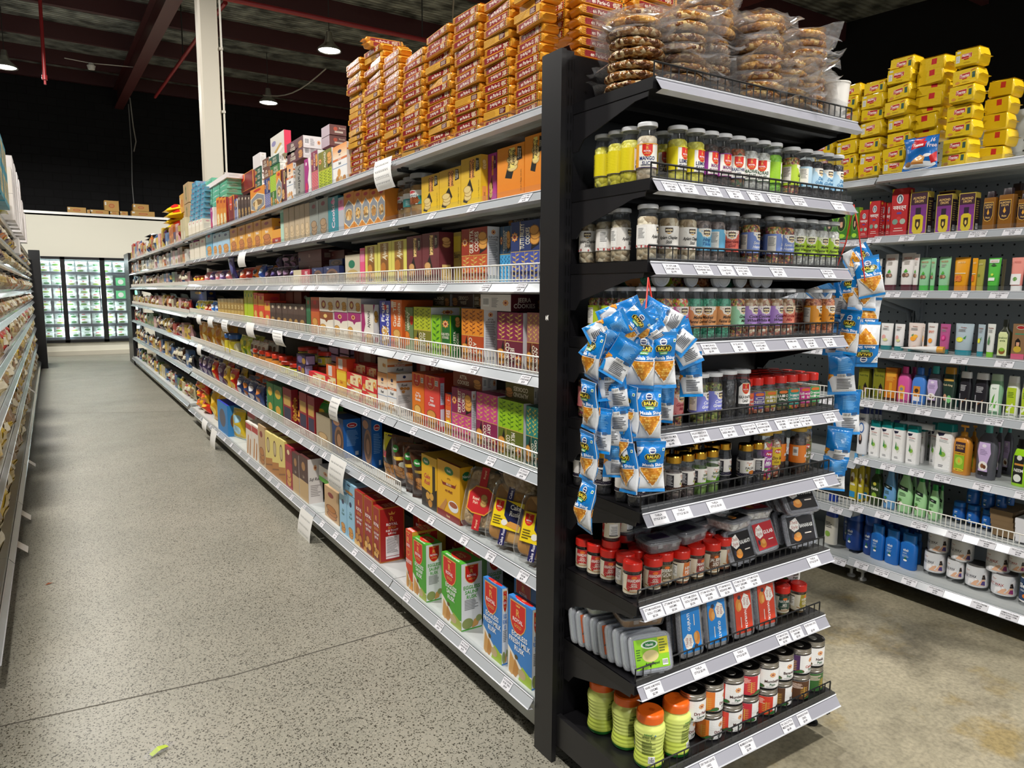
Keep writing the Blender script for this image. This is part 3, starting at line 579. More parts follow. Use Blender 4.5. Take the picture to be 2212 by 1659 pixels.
def gen(c, title='', tcol='ffffff', food=None, band=None, side=None, rot=0, top=None, logo='d5251f', frame=None):
    F = [('r', 0, 0, 1, 1, c)]
    if frame: F = [('r', 0, 0, 1, 1, frame), ('r', .05, .03, .95, .97, c)]
    if band: F += [('r', 0, .62, 1, .92, band)]
    if food: F += [('c', .5, .25, .34, .2, food[0], food[1])]
    if logo: F += [('e', .5, .86, .2, .06, logo)]
    if title: F += [('t', title, .5, .55, .11 if rot == 0 else .3, tcol, rot, .85)]
    sd = side or c
    return dict(F=F, S=[('r', 0, 0, 1, 1, sd), ('l', .12, .3, .88, .7, 9, 'b8b4ac' if sd > '8' else '9a8a7a'), ('e', .5, .85, .2, .05, logo or 'c8c0b0')], T=[('r', 0, 0, 1, 1, top or c)] + ([('t', title.replace('\n', ' '), .5, .5, .3, tcol, 0, .8)] if title else []), col=c)
D = {}   # name: (label base, category, object name, design)
def d(name, base, des, cat='biscuit box', obn='biscuit_carton', mat=CARD): D[name] = (base, cat, obn, des, mat)
d('ajwain', 'mauve ajwain cookie carton with gold vines', ih('a86a62', '6e2a22', 'AJWAIN\nCOOKIES'))
d('jeera', 'magenta jeera cookie carton with gold vines', ih('8a2450', '6e1e38', 'JEERA\nCOOKIES'))
d('atta', 'orange atta cookie carton with vine print', ih('e89028', 'b8481e', 'ATTA\nCOOKIES', vine='8a3a10'))
d('kaju', 'green kaju pista cookie carton', dict(F=[('r', 0, 0, 1, 1, '8ac81e'), ('v', .02, .02, .5, .98, '3a7a1a', 1), ('r', .52, 0, 1, 1, '1e6a2c'), ('r', .56, 0, .58, 1, 'c8b050')] + sun(.78, .8, .18, .1) + [('t', 'KAJU PISTA\nCOOKIES', .78, .52, .06, 'f2ecda', 0, .42), ('c', .78, .18, .18, .14, 'd9a45c', '8a5a28')], S=[('r', 0, 0, 1, 1, '1e6a2c'), ('r', 0, 0, .1, 1, '8ac81e'), ('c', .7, .85, .22, .12, 'd9a45c', '8a5a28'), ('t', 'KAJU PISTA\nCOOKIES', .55, .4, .22, 'f2ecda', 90, .7)], T=[('r', 0, 0, 1, 1, '8ac81e')], col='2a7a34'))
d('almond', 'yellow green almond cookie carton with vines', ih('b8c428', '7a7a22', 'ALMOND\nCOOKIES', vine='6a7a1a'))
d('almondu', 'yellow green almond cookie carton, dark half upward', ih('b8c428', '7a7a22', 'ALMOND', True, vine='6a7a1a'))
d('dry1', 'pink dry fruit cookie carton, pink half downward', ih('cf4a8a', '8a1e50', 'DRY FRUIT\nCOOKIES', True))
d('dry2', 'pink dry fruit cookie carton, pink half upward', ih('cf4a8a', '8a1e50', 'DRY FRUIT\nCOOKIES'))
d('elaichi', 'lime milk elaichi cookie carton', ih('98c81e', '5e6a1c', 'MILK ELAICHI\nCOOKIES', vine='4a7a12'))
d('choco', 'teal choco chip cookie carton', ih('2a8a80', '12544e', 'CHOCO CHIP\nCOOKIES', vine='d6c85c'))
d('gur', 'rust red gur atta cookie carton', ih('c85a32', '9a2e18', 'GUR ATTA\nCOOKIES', True))
d('coconut', 'sky blue coconut cookie carton', ih('4aaae0', '1e4a6e', 'COCONUT\nCOOKIES', True, vine='1e5a8e'))
d('tutti', 'navy tutti fruity cookie carton', ih('4a5ab0', '26386e', 'TUTTI FRUITY\nCOOKIES', True))
def ihlie(dark, title, inv=False):   # the same cartons lying on their sides
    r = 180 if inv else 0
    return dict(F=[('r', 0, 0, 1, 1, dark), ('t', title, .36 if not inv else .55, .5, .27, 'e8e0cc', r, .6), ('c', .84 if not inv else .14, .4, .13, .3, 'c88a48', '6e4420')], S=[('r', 0, 0, 1, 1, 'e6e2e0'), ('b', .08, .25, .3, .8), ('l', .38, .2, .62, .8, 8, '8a8a90')] + sun(.84, .5, .1, .2), T=[('r', 0, 0, 1, 1, dark)], col=dark)
d('jeeralie', 'maroon jeera cookie carton lying on its side', dict(F=ihlie('5e1e2a', 'x')['S'], S=[('r', 0, 0, 1, 1, '561a26'), ('t', 'JEERA\nCOOKIES', .42, .5, .27, 'efe6da', 0, .7), ('c', .93, .4, .1, .3, 'a86a38', '5e3418')], T=[('r', 0, 0, 1, 1, 'c8c4c8')], col='e8dcda'))
d('attalie', 'brown atta cookie carton lying on its side', ihlie('7a3420', 'ATTA\nCOOKIES'))
d('almlie', 'olive almond cookie carton lying on its side', ihlie('5a5424', 'ALMOND\nCOOKIES', True))
d('jeerainv', 'dark maroon cookie carton lying upside down', ihlie('3a1a1e', 'JEERA\nCOOKIES', True))
d('almdark', 'dark olive almond cookie carton lying down', ihlie('4a4420', 'ALMOND\nCOOKIES'))
d('jeera2', 'maroon jeera cookie carton laid flat', ihlie('5e3038', 'JEERA\nCOOKIES'))
d('coconutlie', 'dark green coconut cookie carton laid flat', ihlie('1e5a44', 'COCONUT\nCOOKIES', True))
d('grnlie', 'leaf green cookie carton laid flat', ihlie('3a7a3a', 'KAJU PISTA\nCOOKIES', True))
d('tuttilie', 'dark blue cookie carton lying upside down at the back', ihlie('1a2a3a', 'COOKIES', True))
d('brownlie', 'brown cookie carton laid flat', ihlie('6e4636', 'ATTA\nCOOKIES'))
d('borange', 'glossy orange bakery cookie carton', bak('f0962a', 'f08a1e', 'Bakery\nCookies', 'f6e27a', False), mat=CARD)
d('boat', 'yellow oat cookie carton with black swoosh', bak('d8ac3a', 'f2c81e', 'Oatmeal\nCookies', 'e89a50'))
d('bmaroon', 'maroon bakery cookie carton', bak('6a2a30', '7a3a40', 'Bakery\nCookies', 'ecc880', True, ('d9a86a', '8a5a30')))
d('bpurple', 'thin magenta cookie carton', bak('a8328a', 'b84a9a', 'Bakery\nCookies', 'f0a050'))
d('bgold', 'dark gold carton set back between cookie boxes', gen('a08a3a', 'Bakery', '2a2010', band='c8b030', logo=None))
d('karachi', 'orange cookie packet with pointed silver window', dict(F=[('r', 0, 0, 1, 1, 'e8922a'), ('p', 'f4e8c8', [(0, .2), (.5, .04), (1, .2), (1, .62), (.5, .8), (0, .62)]), ('p', '8a8e96', [(.04, .22), (.5, .07), (.96, .22), (.96, .6), (.5, .77), (.04, .6)]), ('e', .5, .4, .36, .16, 'd8c8a0'), ('n', [(.22, .3), (.78, .3), (.82, .45), (.5, .54), (.18, .45)], .12, ['8a6a3a', 'd9a860', 'c08a48', 'e8c890']), ('e', .5, .9, .26, .05, 'c8281e')], S=[('r', 0, 0, 1, 1, 'd8842a')], T=[('r', 0, 0, 1, 1, 'e8a040')], col='e8922a'))
d('teal', 'teal cookie packet with pink ovals', gen('2a8a98', 'Cookies', 'f0d0e0', side='2a7a88', rot=90, logo='e05a9a'))
d('pinkclr', 'clear cookie packet with pink label', gen('b8bac0', '', band='e88ab8', logo='e05a9a'))
d('greypk', 'grey cookie packet with brown biscuit print', gen('8e948e', '', food=('a88a68', '6e5a44'), logo='8a3a4a'))
d('wafer', 'clear packet of pale wafers', gen('c2ae90', '', food=('d8c09a', 'b0946a'), logo=None, side='b8a88a'))
d('mint', 'mint striped biscuit packet', gen('b8dcc8', '', band='6ab89a', logo=None))
d('pg', 'yellow biscuit pouch with red band', gen('e8a83a', 'Parle-G', 'ffffff', food=('c87a3a', '8a4a20'), band='e0962a', logo='a8281e'), 'biscuit packet', 'biscuit_pouch')
d('pgred', 'yellow and red biscuit carton beside the pouches', dict(F=[('r', 0, 0, 1, 1, 'e8a02e'), ('r', 0, .1, 1, .42, 'b0281e'), ('t', 'Parle-G', .5, .26, .16, 'ffffff', 0, .85)], S=[('r', 0, 0, 1, 1, 'b88a2a'), ('e', .5, .5, .3, .25, '8a5a3a')], T=[('r', 0, 0, 1, 1, 'e8a02e')], col='e8a02e'))
d('ltblue', 'pale blue biscuit carton with biscuit print', gen('a8d0ea', '', food=('d99a4a', 'a86a2a'), band='c8e2f2', logo='2a4a8a'))
d('skyblue', 'bright light blue biscuit carton', gen('6ab8dc', '', food=('d99a4a', 'a86a2a'), band='a8dcf0', logo='d84a3a'))
d('cream', 'cream carton among the far biscuits', gen('eae0cc', '', band='f2ecdc', logo='d8a0a0'))
d('magenta', 'magenta tub', gen('a0207a', '', logo=None))
d('navychoc', 'navy chocolate biscuit box with swirl print', dict(F=[('r', 0, 0, 1, 1, '2a3560'), ('e', .55, .4, .42, .46, '7a5a4a'), ('e', .55, .4, .3, .33, '4a342a'), ('e', .55, .4, .16, .18, '8a6a58'), ('t', 'Bakers', .3, .88, .09, 'c8ccdc', 0, .5)], S=[('r', 0, 0, 1, 1, '1e2a5e')], T=[('r', 0, 0, 1, 1, '39426a')], col='2a3560'))
d('greenleaf', 'tilted cream biscuit box with green leaf logo', dict(F=[('r', 0, 0, 1, 1, 'cfc4ac'), ('e', .45, .68, .22, .14, '1e7a5a'), ('e', .5, .3, .42, .2, 'b89a58'), ('e', .5, .33, .36, .16, 'c8ac6a'), ('e', .85, .08, .1, .05, 'c8281e')], S=[('r', 0, 0, 1, 1, 'e83a7a')], T=[('r', 0, 0, 1, 1, 'd8d0bc')], col='cfc4ac'))
d('pinkthin', 'thin pink patterned packet', gen('ee5a8a', '', band='f08ab0', logo=None))
d('ajw', 'yellow ajwain biscuit tray box', dict(F=[('r', 0, 0, 1, 1, 'e6dc6a'), ('r', .2, .03, .8, .97, 'a8803a'), ('n', [(.24, .15), (.76, .15), (.76, .6), (.24, .6)], .2, ['8a5a24', 'd08a3a', 'c07a30', 'e8b060']), ('t', 'Ajwain', .5, .76, .3, 'f6ecd0', 90, .4, 'bi'), ('e', .5, .1, .18, .04, '26306e')], S=[('r', 0, 0, 1, 1, 'd8d068')], T=[('r', 0, 0, 1, 1, 'e6dc6a')], col='e6dc6a'))
d('marstack', 'dark maroon biscuit carton in a stack', gen('5a2226', 'Choco\nCookies', 'e0c8b8', side='4a1a1e', logo=None))
d('pinkcr', 'small cream and pink biscuit box', dict(F=[('r', 0, 0, 1, 1, 'd8ccaa'), ('r', .5, 0, 1, 1, 'b8324a'), ('t', 'Biscuit', .75, .5, .2, 'f0e0e0', 90, .8)], S=[('r', 0, 0, 1, 1, '7a1e2a')], T=[('r', 0, 0, 1, 1, 'd8ccaa')], col='d8ccaa'))
d('punjabi', 'cream and purple biscuit box with pointed label', dict(F=[('r', 0, 0, 1, 1, 'f0e8d8'), ('p', 'a0286e', [(0, 1), (1, 1), (1, .72), (.62, .68), (.5, .58), (.38, .68), (0, .72)]), ('e', .42, .84, .14, .08, 'e8c87a'), ('e', .42, .84, .08, .05, '9a2a2a'), ('c', .2, .3, .2, .2, 'd9a44a', '9a6a28'), ('t', 'AJWAIN', .62, .3, .06, '5a4a3a', 0, .5)], S=[('r', 0, 0, 1, 1, 'efe9e2'), ('t', 'AJWAIN', .5, .6, .2, '3a3230', 90, .5), ('c', .4, .16, .3, .14, 'd9a44a', '9a6a28')], T=[('r', 0, 0, 1, 1, 'd8d2cc')], col='f0e8d8'))
d('punjbr', 'cream and brown biscuit box with pointed label', dict(F=[('r', 0, 0, 1, 1, 'f0e8d8'), ('p', '8a4a2a', [(0, 1), (1, 1), (1, .72), (.62, .68), (.5, .58), (.38, .68), (0, .72)]), ('e', .42, .84, .14, .08, 'e8c87a'), ('c', .25, .3, .24, .2, 'd9a44a', '9a6a28')], S=[('r', 0, 0, 1, 1, 'ece6de')], T=[('r', 0, 0, 1, 1, 'd8d2cc')], col='f0e8d8'))
d('punjtop', 'cream biscuit box laid on top of its row', dict(F=[('r', 0, 0, 1, 1, 'ece2d4'), ('e', .3, .5, .16, .3, '9a3a2a'), ('e', .3, .5, .09, .17, 'e8c87a'), ('c', .78, .4, .16, .3, 'd9a44a', '9a6a28')], S=[('r', 0, 0, 1, 1, 'c8c4ca')], T=[('r', 0, 0, 1, 1, 'c8c4c4')], col='d0ccd0'))
d('ajwv', 'white ajwain carton with magenta edge', dict(F=[('r', 0, 0, 1, 1, 'f0ebe2'), ('p', 'a8286e', [(0, 0), (.3, 0), (.2, .3), (.34, .5), (.22, 1), (0, 1)]), ('t', 'AJWAIN', .62, .62, .2, '3a2a30', 90, .42), ('c', .66, .12, .3, .14, 'd9a44a', '9a6a28')], S=[('r', 0, 0, 1, 1, 'efe8e2'), ('p', 'a8286e', [(0, .8), (.3, 1), (0, 1)]), ('c', .5, .7, .34, .14, 'd9a44a', '9a6a28'), ('e', .5, .12, .3, .08, '9a2a3a')], T=[('r', 0, 0, 1, 1, 'd8d2d0')], col='efe8e2'))
d('royal', 'royal blue cookie carton', gen('3a42a8', 'Dry Fruit\nCookies', 'ffffff', food=('d9a44a', '9a6a28'), side='343a98', rot=90))
d('gtill', 'orange gur till biscuit carton', dict(F=[('r', 0, 0, 1, 1, 'dd6a24'), ('t', 'Gur Till\nBiscuits', .52, .7, .28, 'f6e8d0', 90, .5), ('c', .55, .24, .34, .16, 'e0b060', 'a8742c'), ('r', .05, .84, .25, .97, 'e8d8c8')] + shield(.2, .1, .17, .09, txt=False), S=[('r', 0, 0, 1, 1, 'c85a20')], T=[('r', 0, 0, 1, 1, 'b8521e')], col='dd6a24'))
d('ajwg', 'grey green ajwain cookie carton', dict(F=[('r', 0, 0, 1, 1, '6e8a5a'), ('t', 'Ajwain\nCookies', .42, .68, .26, 'f2f0d8', -90, .5), ('c', .4, .28, .3, .16, 'e88a3a', 'b05a1e')] + shield(.86, .7, .14, .1, txt=False), S=[('r', 0, 0, 1, 1, '5e7a4a')], T=[('r', 0, 0, 1, 1, '5e7a4a')], col='6e8a5a'))
d('orred', 'orange and red tall biscuit carton', gen('c8602e', '', 'ffffff', food=('d8a050', '9a6a2a'), band='a83a2a', rot=90))
d('grntall', 'dark green tall carton', gen('2a6a44', '', band='3a7a54', logo='b84a2a'))
d('chocpk', 'dark chocolate biscuit pack in a clear tray', gen('4a3832', '', 'f0e6d8', food=('b08a50', '7a5a30'), band='5a463e', logo='d8c8b0'))
d('redback', 'maroon carton behind the chocolate packs', gen('7a2a1c', '', food=('a85a2a', '6a3a1a'), logo=None))
d('brit', 'red and yellow biscuit packet standing on end', gen('e0482a', '', band='f0b03a', logo='d8283a', food=('e8c060', 'c88a30')), 'biscuit packet', 'biscuit_pouch')
d('limepk', 'lime green biscuit packet standing on end', gen('b8d020', '', band='e0e05a', logo='4a9a2a'), 'biscuit packet', 'biscuit_pouch')
d('gold', 'gold wrapped biscuit pack', gen('b08a3a', '', band='d8b45a', food=('e0c070', '8a6a2a'), logo=None), 'biscuit packet', 'biscuit_pouch', FILM)
d('navybox', 'large navy carton at the back of the shelf', gen('1e2f6e', '', band='2a3f80', logo='c8a03a'))
d('rgsuji', 'crimson suji toast carton', dict(F=[('r', 0, 0, 1, 1, 'b8702a'), ('r', .05, .02, .95, .98, '9e1e1c'), ('t', 'R', .5, .8, .09, 'e8a84a'), ('t', 'ROYAL', .5, .68, .06, 'ffffff', 0, .85), ('t', 'GOLD', .5, .6, .05, 'e8a84a', 0, .7), ('t', 'SUJI TOAST', .5, .51, .04, 'ffffff', 0, .85), ('t', 'सूजी टोस्ट', .5, .44, .04, 'ffffff', 0, .6), ('n', [(.05, .03), (.9, .03), (.8, .2), (.5, .3), (.1, .34)], .2, ['7a2a14', 'd99a48', 'c88838', 'e8b868'])], S=[('r', 0, 0, 1, 1, 'b8702a'), ('r', .03, .02, .97, .98, 'a82220'), ('p', 'e8a84a', [(.4, .86), (.6, .86), (.64, .91), (.55, .88), (.5, .93), (.45, .88), (.36, .91)]), ('t', 'R', .5, .79, .09, 'e8a84a'), ('t', 'ROYAL', .5, .69, .05, 'ffffff', 0, .6), ('t', 'GOLD', .5, .63, .04, 'e8a84a', 0, .5), ('t', 'SUJI TOAST', .5, .575, .034, 'ffffff', 0, .6), ('t', 'सूजी टोस्ट', .5, .52, .03, 'ffffff', 0, .4), ('r', .24, .06, .78, .47, 'f0eef0'), ('t', 'Nutrition Facts', .5, .445, .02, '202020', 0, .5), ('l', .28, .16, .74, .43, 14, '6a6a6a'), ('r', .24, .095, .78, .105, '9e1e1c')], T=[('r', 0, 0, 1, 1, 'a01e1c'), ('t', 'ROYAL GOLD\nSUJI TOAST', .5, .5, .18, 'e8c0a0', 0, .8)], col='9e1e1c'))
d('saunf', 'green eggless saunf rusk carton', rgb_box('4aa82e', 'EGGLESS\nSAUNF\nRUSK', food='a8b84a'))
d('milk', 'blue eggless fresh milk rusk carton', rgb_box('3a84d0', 'EGGLESS\nFRESH MILK\nRUSK'))
d('sujirusk', 'orange red suji rusk carton', rgb_box('d8401e', 'SUJI RUSK', food='e8a03a', white='e8a83a', scol='c8301e'))
d('rggur', 'orange premium gur till biscuit carton', dict(F=[('g', 0, 0, 1, 1, 'e88a1e', 'e0641e')] + shield(.4, .86, .28, .12) + [('t', 'Premium', .5, .62, .03, 'ffffff', 0, .5), ('t', 'Gur Till\nBiscuits', .5, .53, .055, 'ffffff', 0, .85), ('c', .5, .22, .3, .16, 'e8b860', 'a8742c'), ('r', .76, .83, .96, .93, 'e8e8e8'), ('t', 'NEW\nPACK', .86, .88, .028, '303030', 0, .18)], S=[('r', 0, 0, 1, 1, 'd8561e')], T=[('r', 0, 0, 1, 1, 'c8501e')], col='e0741e'))
d('rgatta', 'coral red premium atta cookie carton', dict(F=[('r', 0, 0, 1, 1, 'e0483e')] + shield(.4, .86, .26, .12) + [('t', 'Premium', .5, .6, .03, 'ffffff', 0, .5), ('t', 'Atta\nCookies', .5, .51, .06, 'ffffff', 0, .8), ('c', .5, .2, .32, .16, 'd99a48', '9a5a20'), ('r', .72, .83, .92, .93, 'e8e8e8'), ('t', 'NEW\nPACK', .82, .88, .028, '303030', 0, .18)], S=[('r', 0, 0, 1, 1, 'cf3a48'), ('r', .15, .5, .9, .9, 'b8c4dc'), ('l', .2, .54, .85, .86, 10, '8a90a8'), ('r', .15, .1, .9, .42, 'd8d8e8')], T=[('r', 0, 0, 1, 1, 'a82a2a')], col='e0483e'))
d('rgfruit', 'red and yellow sliced fruit rusk carton', dict(F=[('g', 0, 0, 1, 1, 'f0c02a', 'd8301e')] + shield(.6, .86, .3, .1) + [('t', 'SLICED\nFRUIT\nRUSK', .5, .52, .05, 'ffffff', 0, .9), ('e', .5, .3, .34, .07, 'f2e23a'), ('c', .5, .14, .34, .12, 'd99a48', '9a5a20')], S=[('r', 0, 0, 1, 1, '2a7ab8'), ('e', .6, .8, .3, .1, 'a8281e')], T=[('r', 0, 0, 1, 1, '2a7ab8')], col='d8401e'))
d('vir', 'white plain light rusk carton with orange top', vir('f0a05a', ''))
d('virlie', 'white plain light rusk carton lying across the row', dict(F=[('r', 0, 0, 1, 1, 'f2e4d0'), ('n', [(.5, .25), (.85, .25), (.85, .7), (.5, .7)], .1, ['f2e4d0', 'dca05a', 'c98a44'])], S=[('g', 0, .5, 1, 1, 'f4e6d0', 'f0a05a'), ('r', 0, 0, 1, .5, 'f4f0ea'), ('e', .5, .88, .07, .08, '27335e'), ('t', 'VIRASAT', .5, .68, .07, '27335e', 0, .5), ('r', 0, .43, 1, .58, 'd9763a'), ('t', 'PLAIN LIGHT', .5, .505, .1, 'ffffff', 0, .8), ('t', 'Rusk', .5, .24, .2, '20222a', 0, .5, 'bi')], T=[('r', 0, 0, 1, 1, 'e8dcc8')], col='f2e4d0'))
d('virblue', 'pale blue rusk carton', dict(F=[('r', 0, 0, 1, 1, '9acbe8'), ('e', .5, .8, .16, .06, '27335e'), ('t', 'Suji\nRusk', .5, .55, .07, '1e5a4a', 0, .6, 'bi'), ('c', .5, .15, .3, .12, 'd99a48', '9a5a20')], S=[('r', 0, 0, 1, 1, 'a8d2ec')], T=[('r', 0, 0, 1, 1, 'a4d0ea'), ('e', .5, .5, .1, .2, '27335e')], col='9acbe8'))
d('jam', 'red jam biscuit box', dict(F=[('r', 0, 0, 1, 1, 'e8dca8'), ('p', 'd82a34', [(0, .25), (.3, .0), (1, 0), (1, .3), (.7, .8), (.3, 1), (0, 1)]), ('p', 'f0e0b0', [(.2, .2), (.8, .1), (.75, .9), (.25, .8)]), ('t', 'JAM', .5, .62, .24, 'c81e2a', 0, .6), ('t', 'IN', .5, .32, .18, 'c81e2a', 0, .4), ('e', .14, .3, .1, .2, 'e8963a'), ('e', .86, .6, .1, .22, 'e8963a'), ('e', .86, .6, .04, .09, 'f0dcb0')], S=[('r', 0, 0, 1, 1, 'd82a34'), ('e', .5, .5, .3, .3, 'e8963a')], T=[('r', 0, 0, 1, 1, 'd8323a')], col='d82a34'))
d('orbox', 'orange red biscuit box with white panel', dict(F=[('r', 0, 0, 1, 1, 'e0602a'), ('r', .22, .1, .62, .92, 'ece4de'), ('r', .26, .2, .58, .84, 'd8d0d0')], S=[('r', 0, 0, 1, 1, 'd8401e')], T=[('r', 0, 0, 1, 1, 'e8822a')], col='d8501e'))
d('darkred', 'dark red biscuit box at the back of the shelf', dict(F=[('r', 0, 0, 1, 1, '7a2a22'), ('r', .3, .15, .7, .9, 'a89a94')], S=[('r', 0, 0, 1, 1, '8a1e1e')], T=[('r', 0, 0, 1, 1, '8a2a1e')], col='7a2420'))
d('yclick', 'yellow biscuit packet on end', gen('e8b028', 'Click', 'b8281e', band='f0cc3a', logo=None))
d('lilac', 'purple biscuit box with lilac end panel', dict(F=[('r', 0, 0, 1, 1, '2e1e48'), ('e', .4, .5, .3, .36, '6a5a8a'), ('e', .8, .4, .2, .3, 'a8803a')], S=[('r', 0, 0, 1, 1, '2a1a40'), ('r', .06, .1, .94, .9, 'b0a4cc')], T=[('r', 0, 0, 1, 1, '3a2a58')], col='2e1e48'))
d('lilace', 'stacked purple box showing its lilac end', dict(F=[('r', 0, 0, 1, 1, '2a1a40'), ('r', .08, .08, .92, .92, 'a498c0')], S=[('r', 0, 0, 1, 1, '2a1a40'), ('r', .08, .08, .92, .92, 'b0a4cc')], T=[('r', 0, 0, 1, 1, '3a2a58')], col='2e1e48'))
d('nanki1', 'yellow and black cake rusk carton', dict(F=[('r', 0, 0, 1, 1, 'e6b41e'), ('p', '2a2018', [(0, .36), (.6, .3), (1, .42), (1, 0), (0, 0)]), ('e', .3, .88, .24, .07, '1e7a3a'), ('t', 'Nanki', .3, .88, .05, 'ffffff', 0, .36), ('t', 'Cake\nRusk', .38, .55, .09, 'c82a4a', 0, .6, 'bi'), ('r', .72, .08, .9, .84, '2e2412'), ('n', [(.3, .1), (.75, .1), (.7, .3), (.35, .34)], .14, ['5a4020', 'd9a44a', 'e8bc68', 'c88a34'])], S=[('r', 0, 0, 1, 1, 'd8a81e')], T=[('r', 0, 0, 1, 1, 'c89a1e')], col='e0ac1e'))
d('nanki2', 'yellow atta biscuit carton with tea cup print', dict(F=[('r', 0, 0, 1, 1, 'eab020'), ('e', .52, .86, .2, .07, '1e7a3a'), ('t', 'Nanki', .52, .86, .045, 'ffffff', 0, .3), ('t', 'ATTA', .52, .72, .035, '6a2a10', 0, .4), ('p', '8a2a18', [(.25, .63), (.8, .65), (.86, .7), (.8, .6), (.25, .58), (.18, .66)]), ('t', 'BISCUITS', .52, .62, .034, 'f6e6c0', 0, .5), ('t', 'आटा बिस्किट', .52, .5, .04, '8a2a18', 0, .5), ('e', .72, .27, .22, .1, 'eef0f2'), ('e', .72, .3, .18, .05, 'a85a3a'), ('p', 'c88a4a', [(.1, .14), (.3, .12), (.45, .3), (.4, .36)]), ('r', 0, 0, 1, .12, '8a1e1a'), ('t', 'Nanki', .5, .06, .04, 'e8c890', 0, .6)], S=[('r', 0, 0, 1, 1, 'd8a01e'), ('r', 0, 0, 1, .1, '7a1a18'), ('e', .5, .84, .34, .08, '1e6a3a'), ('t', 'Nanki', .5, .84, .05, 'e0e8d8', 0, .6)], T=[('r', 0, 0, 1, 1, 'a8801e'), ('r', 0, 0, 1, .2, '7a1a18')], col='eab020'))
d('nankib', 'yellow carton in the second row at the back', dict(F=[('r', 0, 0, 1, 1, 'a8842a'), ('e', .5, .8, .34, .1, '1e5a34'), ('t', 'Nanki', .5, .8, .07, 'c8d0b8', 0, .6)], S=[('r', 0, 0, 1, 1, 'b08a2a'), ('e', .5, .82, .34, .1, '1e5a34'), ('t', 'Nanki', .5, .82, .07, 'd0d8c0', 0, .6)], T=[('r', 0, 0, 1, 1, '9a7a24')], col='a8842a'))
d('bluetoast', 'blue biscuit carton with coffee swirl print', dict(F=[('r', 0, 0, 1, 1, '1e3a6a'), ('e', .62, .42, .4, .36, '8a6040'), ('e', .62, .42, .3, .27, '5a3a24'), ('e', .62, .42, .18, .16, 'a87a54'), ('e', .4, .86, .3, .09, 'a8785a')], S=[('r', 0, 0, 1, 1, '1e62b0'), ('e', .5, .84, .3, .07, 'ece0dc'), ('e', .5, .84, .26, .055, 'b81e2a'), ('t', 'Lotus', .5, .84, .04, 'ffffff', 0, .4), ('l', .18, .3, .88, .72, 12, '7aa8dc'), ('r', .66, .06, .84, .16, 'e0e4ec')], T=[('r', 0, 0, 1, 1, '1a3a70')], col='1e3a6a'))
d('redfan', 'red snack carton with blue window', dict(F=[('r', 0, 0, 1, 1, '9a1e2a'), ('r', .1, .55, .9, .8, 'c8a050'), ('r', .1, .2, .9, .5, '2a2a4a'), ('e', .5, .1, .3, .06, 'd8d0d0')], S=[('r', 0, 0, 1, 1, '8a1a24'), ('n', [(.2, .2), (.8, .2), (.8, .8), (.2, .8)], .18, ['8a1a24', 'd8a040', 'b87a2a'])], T=[('r', 0, 0, 1, 1, '5a1a2a')], col='9a1e2a'))
d('gly', 'green snack carton with yellow discs', dict(F=[('r', 0, 0, 1, 1, '2a7a3a'), ('e', .5, .75, .34, .13, 'e0b83a'), ('e', .5, .3, .3, .12, 'd8a83a')], S=[('r', 0, 0, 1, 1, '1e6a34'), ('e', .5, .7, .3, .1, 'e0b83a')], T=[('r', 0, 0, 1, 1, '1e5a2a')], col='2a7a3a'))
d('darkbr', 'dark brown rusk carton', dict(F=[('r', 0, 0, 1, 1, 'c8a878'), ('r', 0, .45, 1, 1, '4a2a24'), ('e', .5, .78, .2, .1, 'a87a4a'), ('t', 'Suji', .5, .55, .06, 'e8d8c0', 0, .7, 'i')], S=[('r', 0, 0, 1, 1, 'e4dcd8'), ('t', 'Suji Rusk', .5, .55, .07, '2a2422', 0, .85, 'bi'), ('l', .15, .15, .85, .42, 7, '9a928e')] + sun(.5, .8, .13, .07), T=[('r', 0, 0, 1, 1, '5a2e2c'), ('e', .5, .5, .15, .2, 'a87a4a')], col='5a3a30'))
d('ycake', 'yellow cake rusk carton with oval window', dict(F=[('r', 0, 0, 1, 1, 'e8d47a'), ('e', .45, .68, .24, .2, '5a2a1e'), ('e', .45, .68, .2, .16, 'c8b48a'), ('p', 'b87a34', [(0, 0), (1, 0), (1, .4), (0, .3)]), ('p', '8a5420', [(0, .1), (1, .22), (1, .26), (0, .14)])], S=[('r', 0, 0, 1, 1, 'e0cc70')], T=[('r', 0, 0, 1, 1, 'e6d68a'), ('e', .5, .5, .2, .3, '8a3a2a')], col='e8d47a'))
d('ccream', 'cream and red rusk stick carton', dict(F=[('r', 0, 0, 1, 1, 'ece4d8'), ('r', 0, .78, 1, .95, 'b83a34'), ('p', 'c88a4a', [(.1, .0), (.3, 0), (.5, .6), (.36, .62)]), ('p', 'b87a3a', [(.5, 0), (.7, 0), (.85, .5), (.72, .54)])], S=[('r', 0, 0, 1, 1, 'e8e2da')], T=[('r', 0, 0, 1, 1, 'efe8e0')], col='ece4d8'))
d('tanrusk', 'tan rusk carton', dict(F=[('r', 0, 0, 1, 1, 'c8a478'), ('e', .45, .78, .2, .08, '8a2a24'), ('c', .5, .25, .36, .2, 'b8783a', '7a4a20')], S=[('r', 0, 0, 1, 1, 'b8946a')], T=[('r', 0, 0, 1, 1, 'd0b088')], col='c8a478'))
d('redtall', 'red rusk carton between the yellow and brown ones', gen('a8283a', '', food=('d8a050', '9a5a2a'), band='8a1e2e', logo='e8d0a0'))
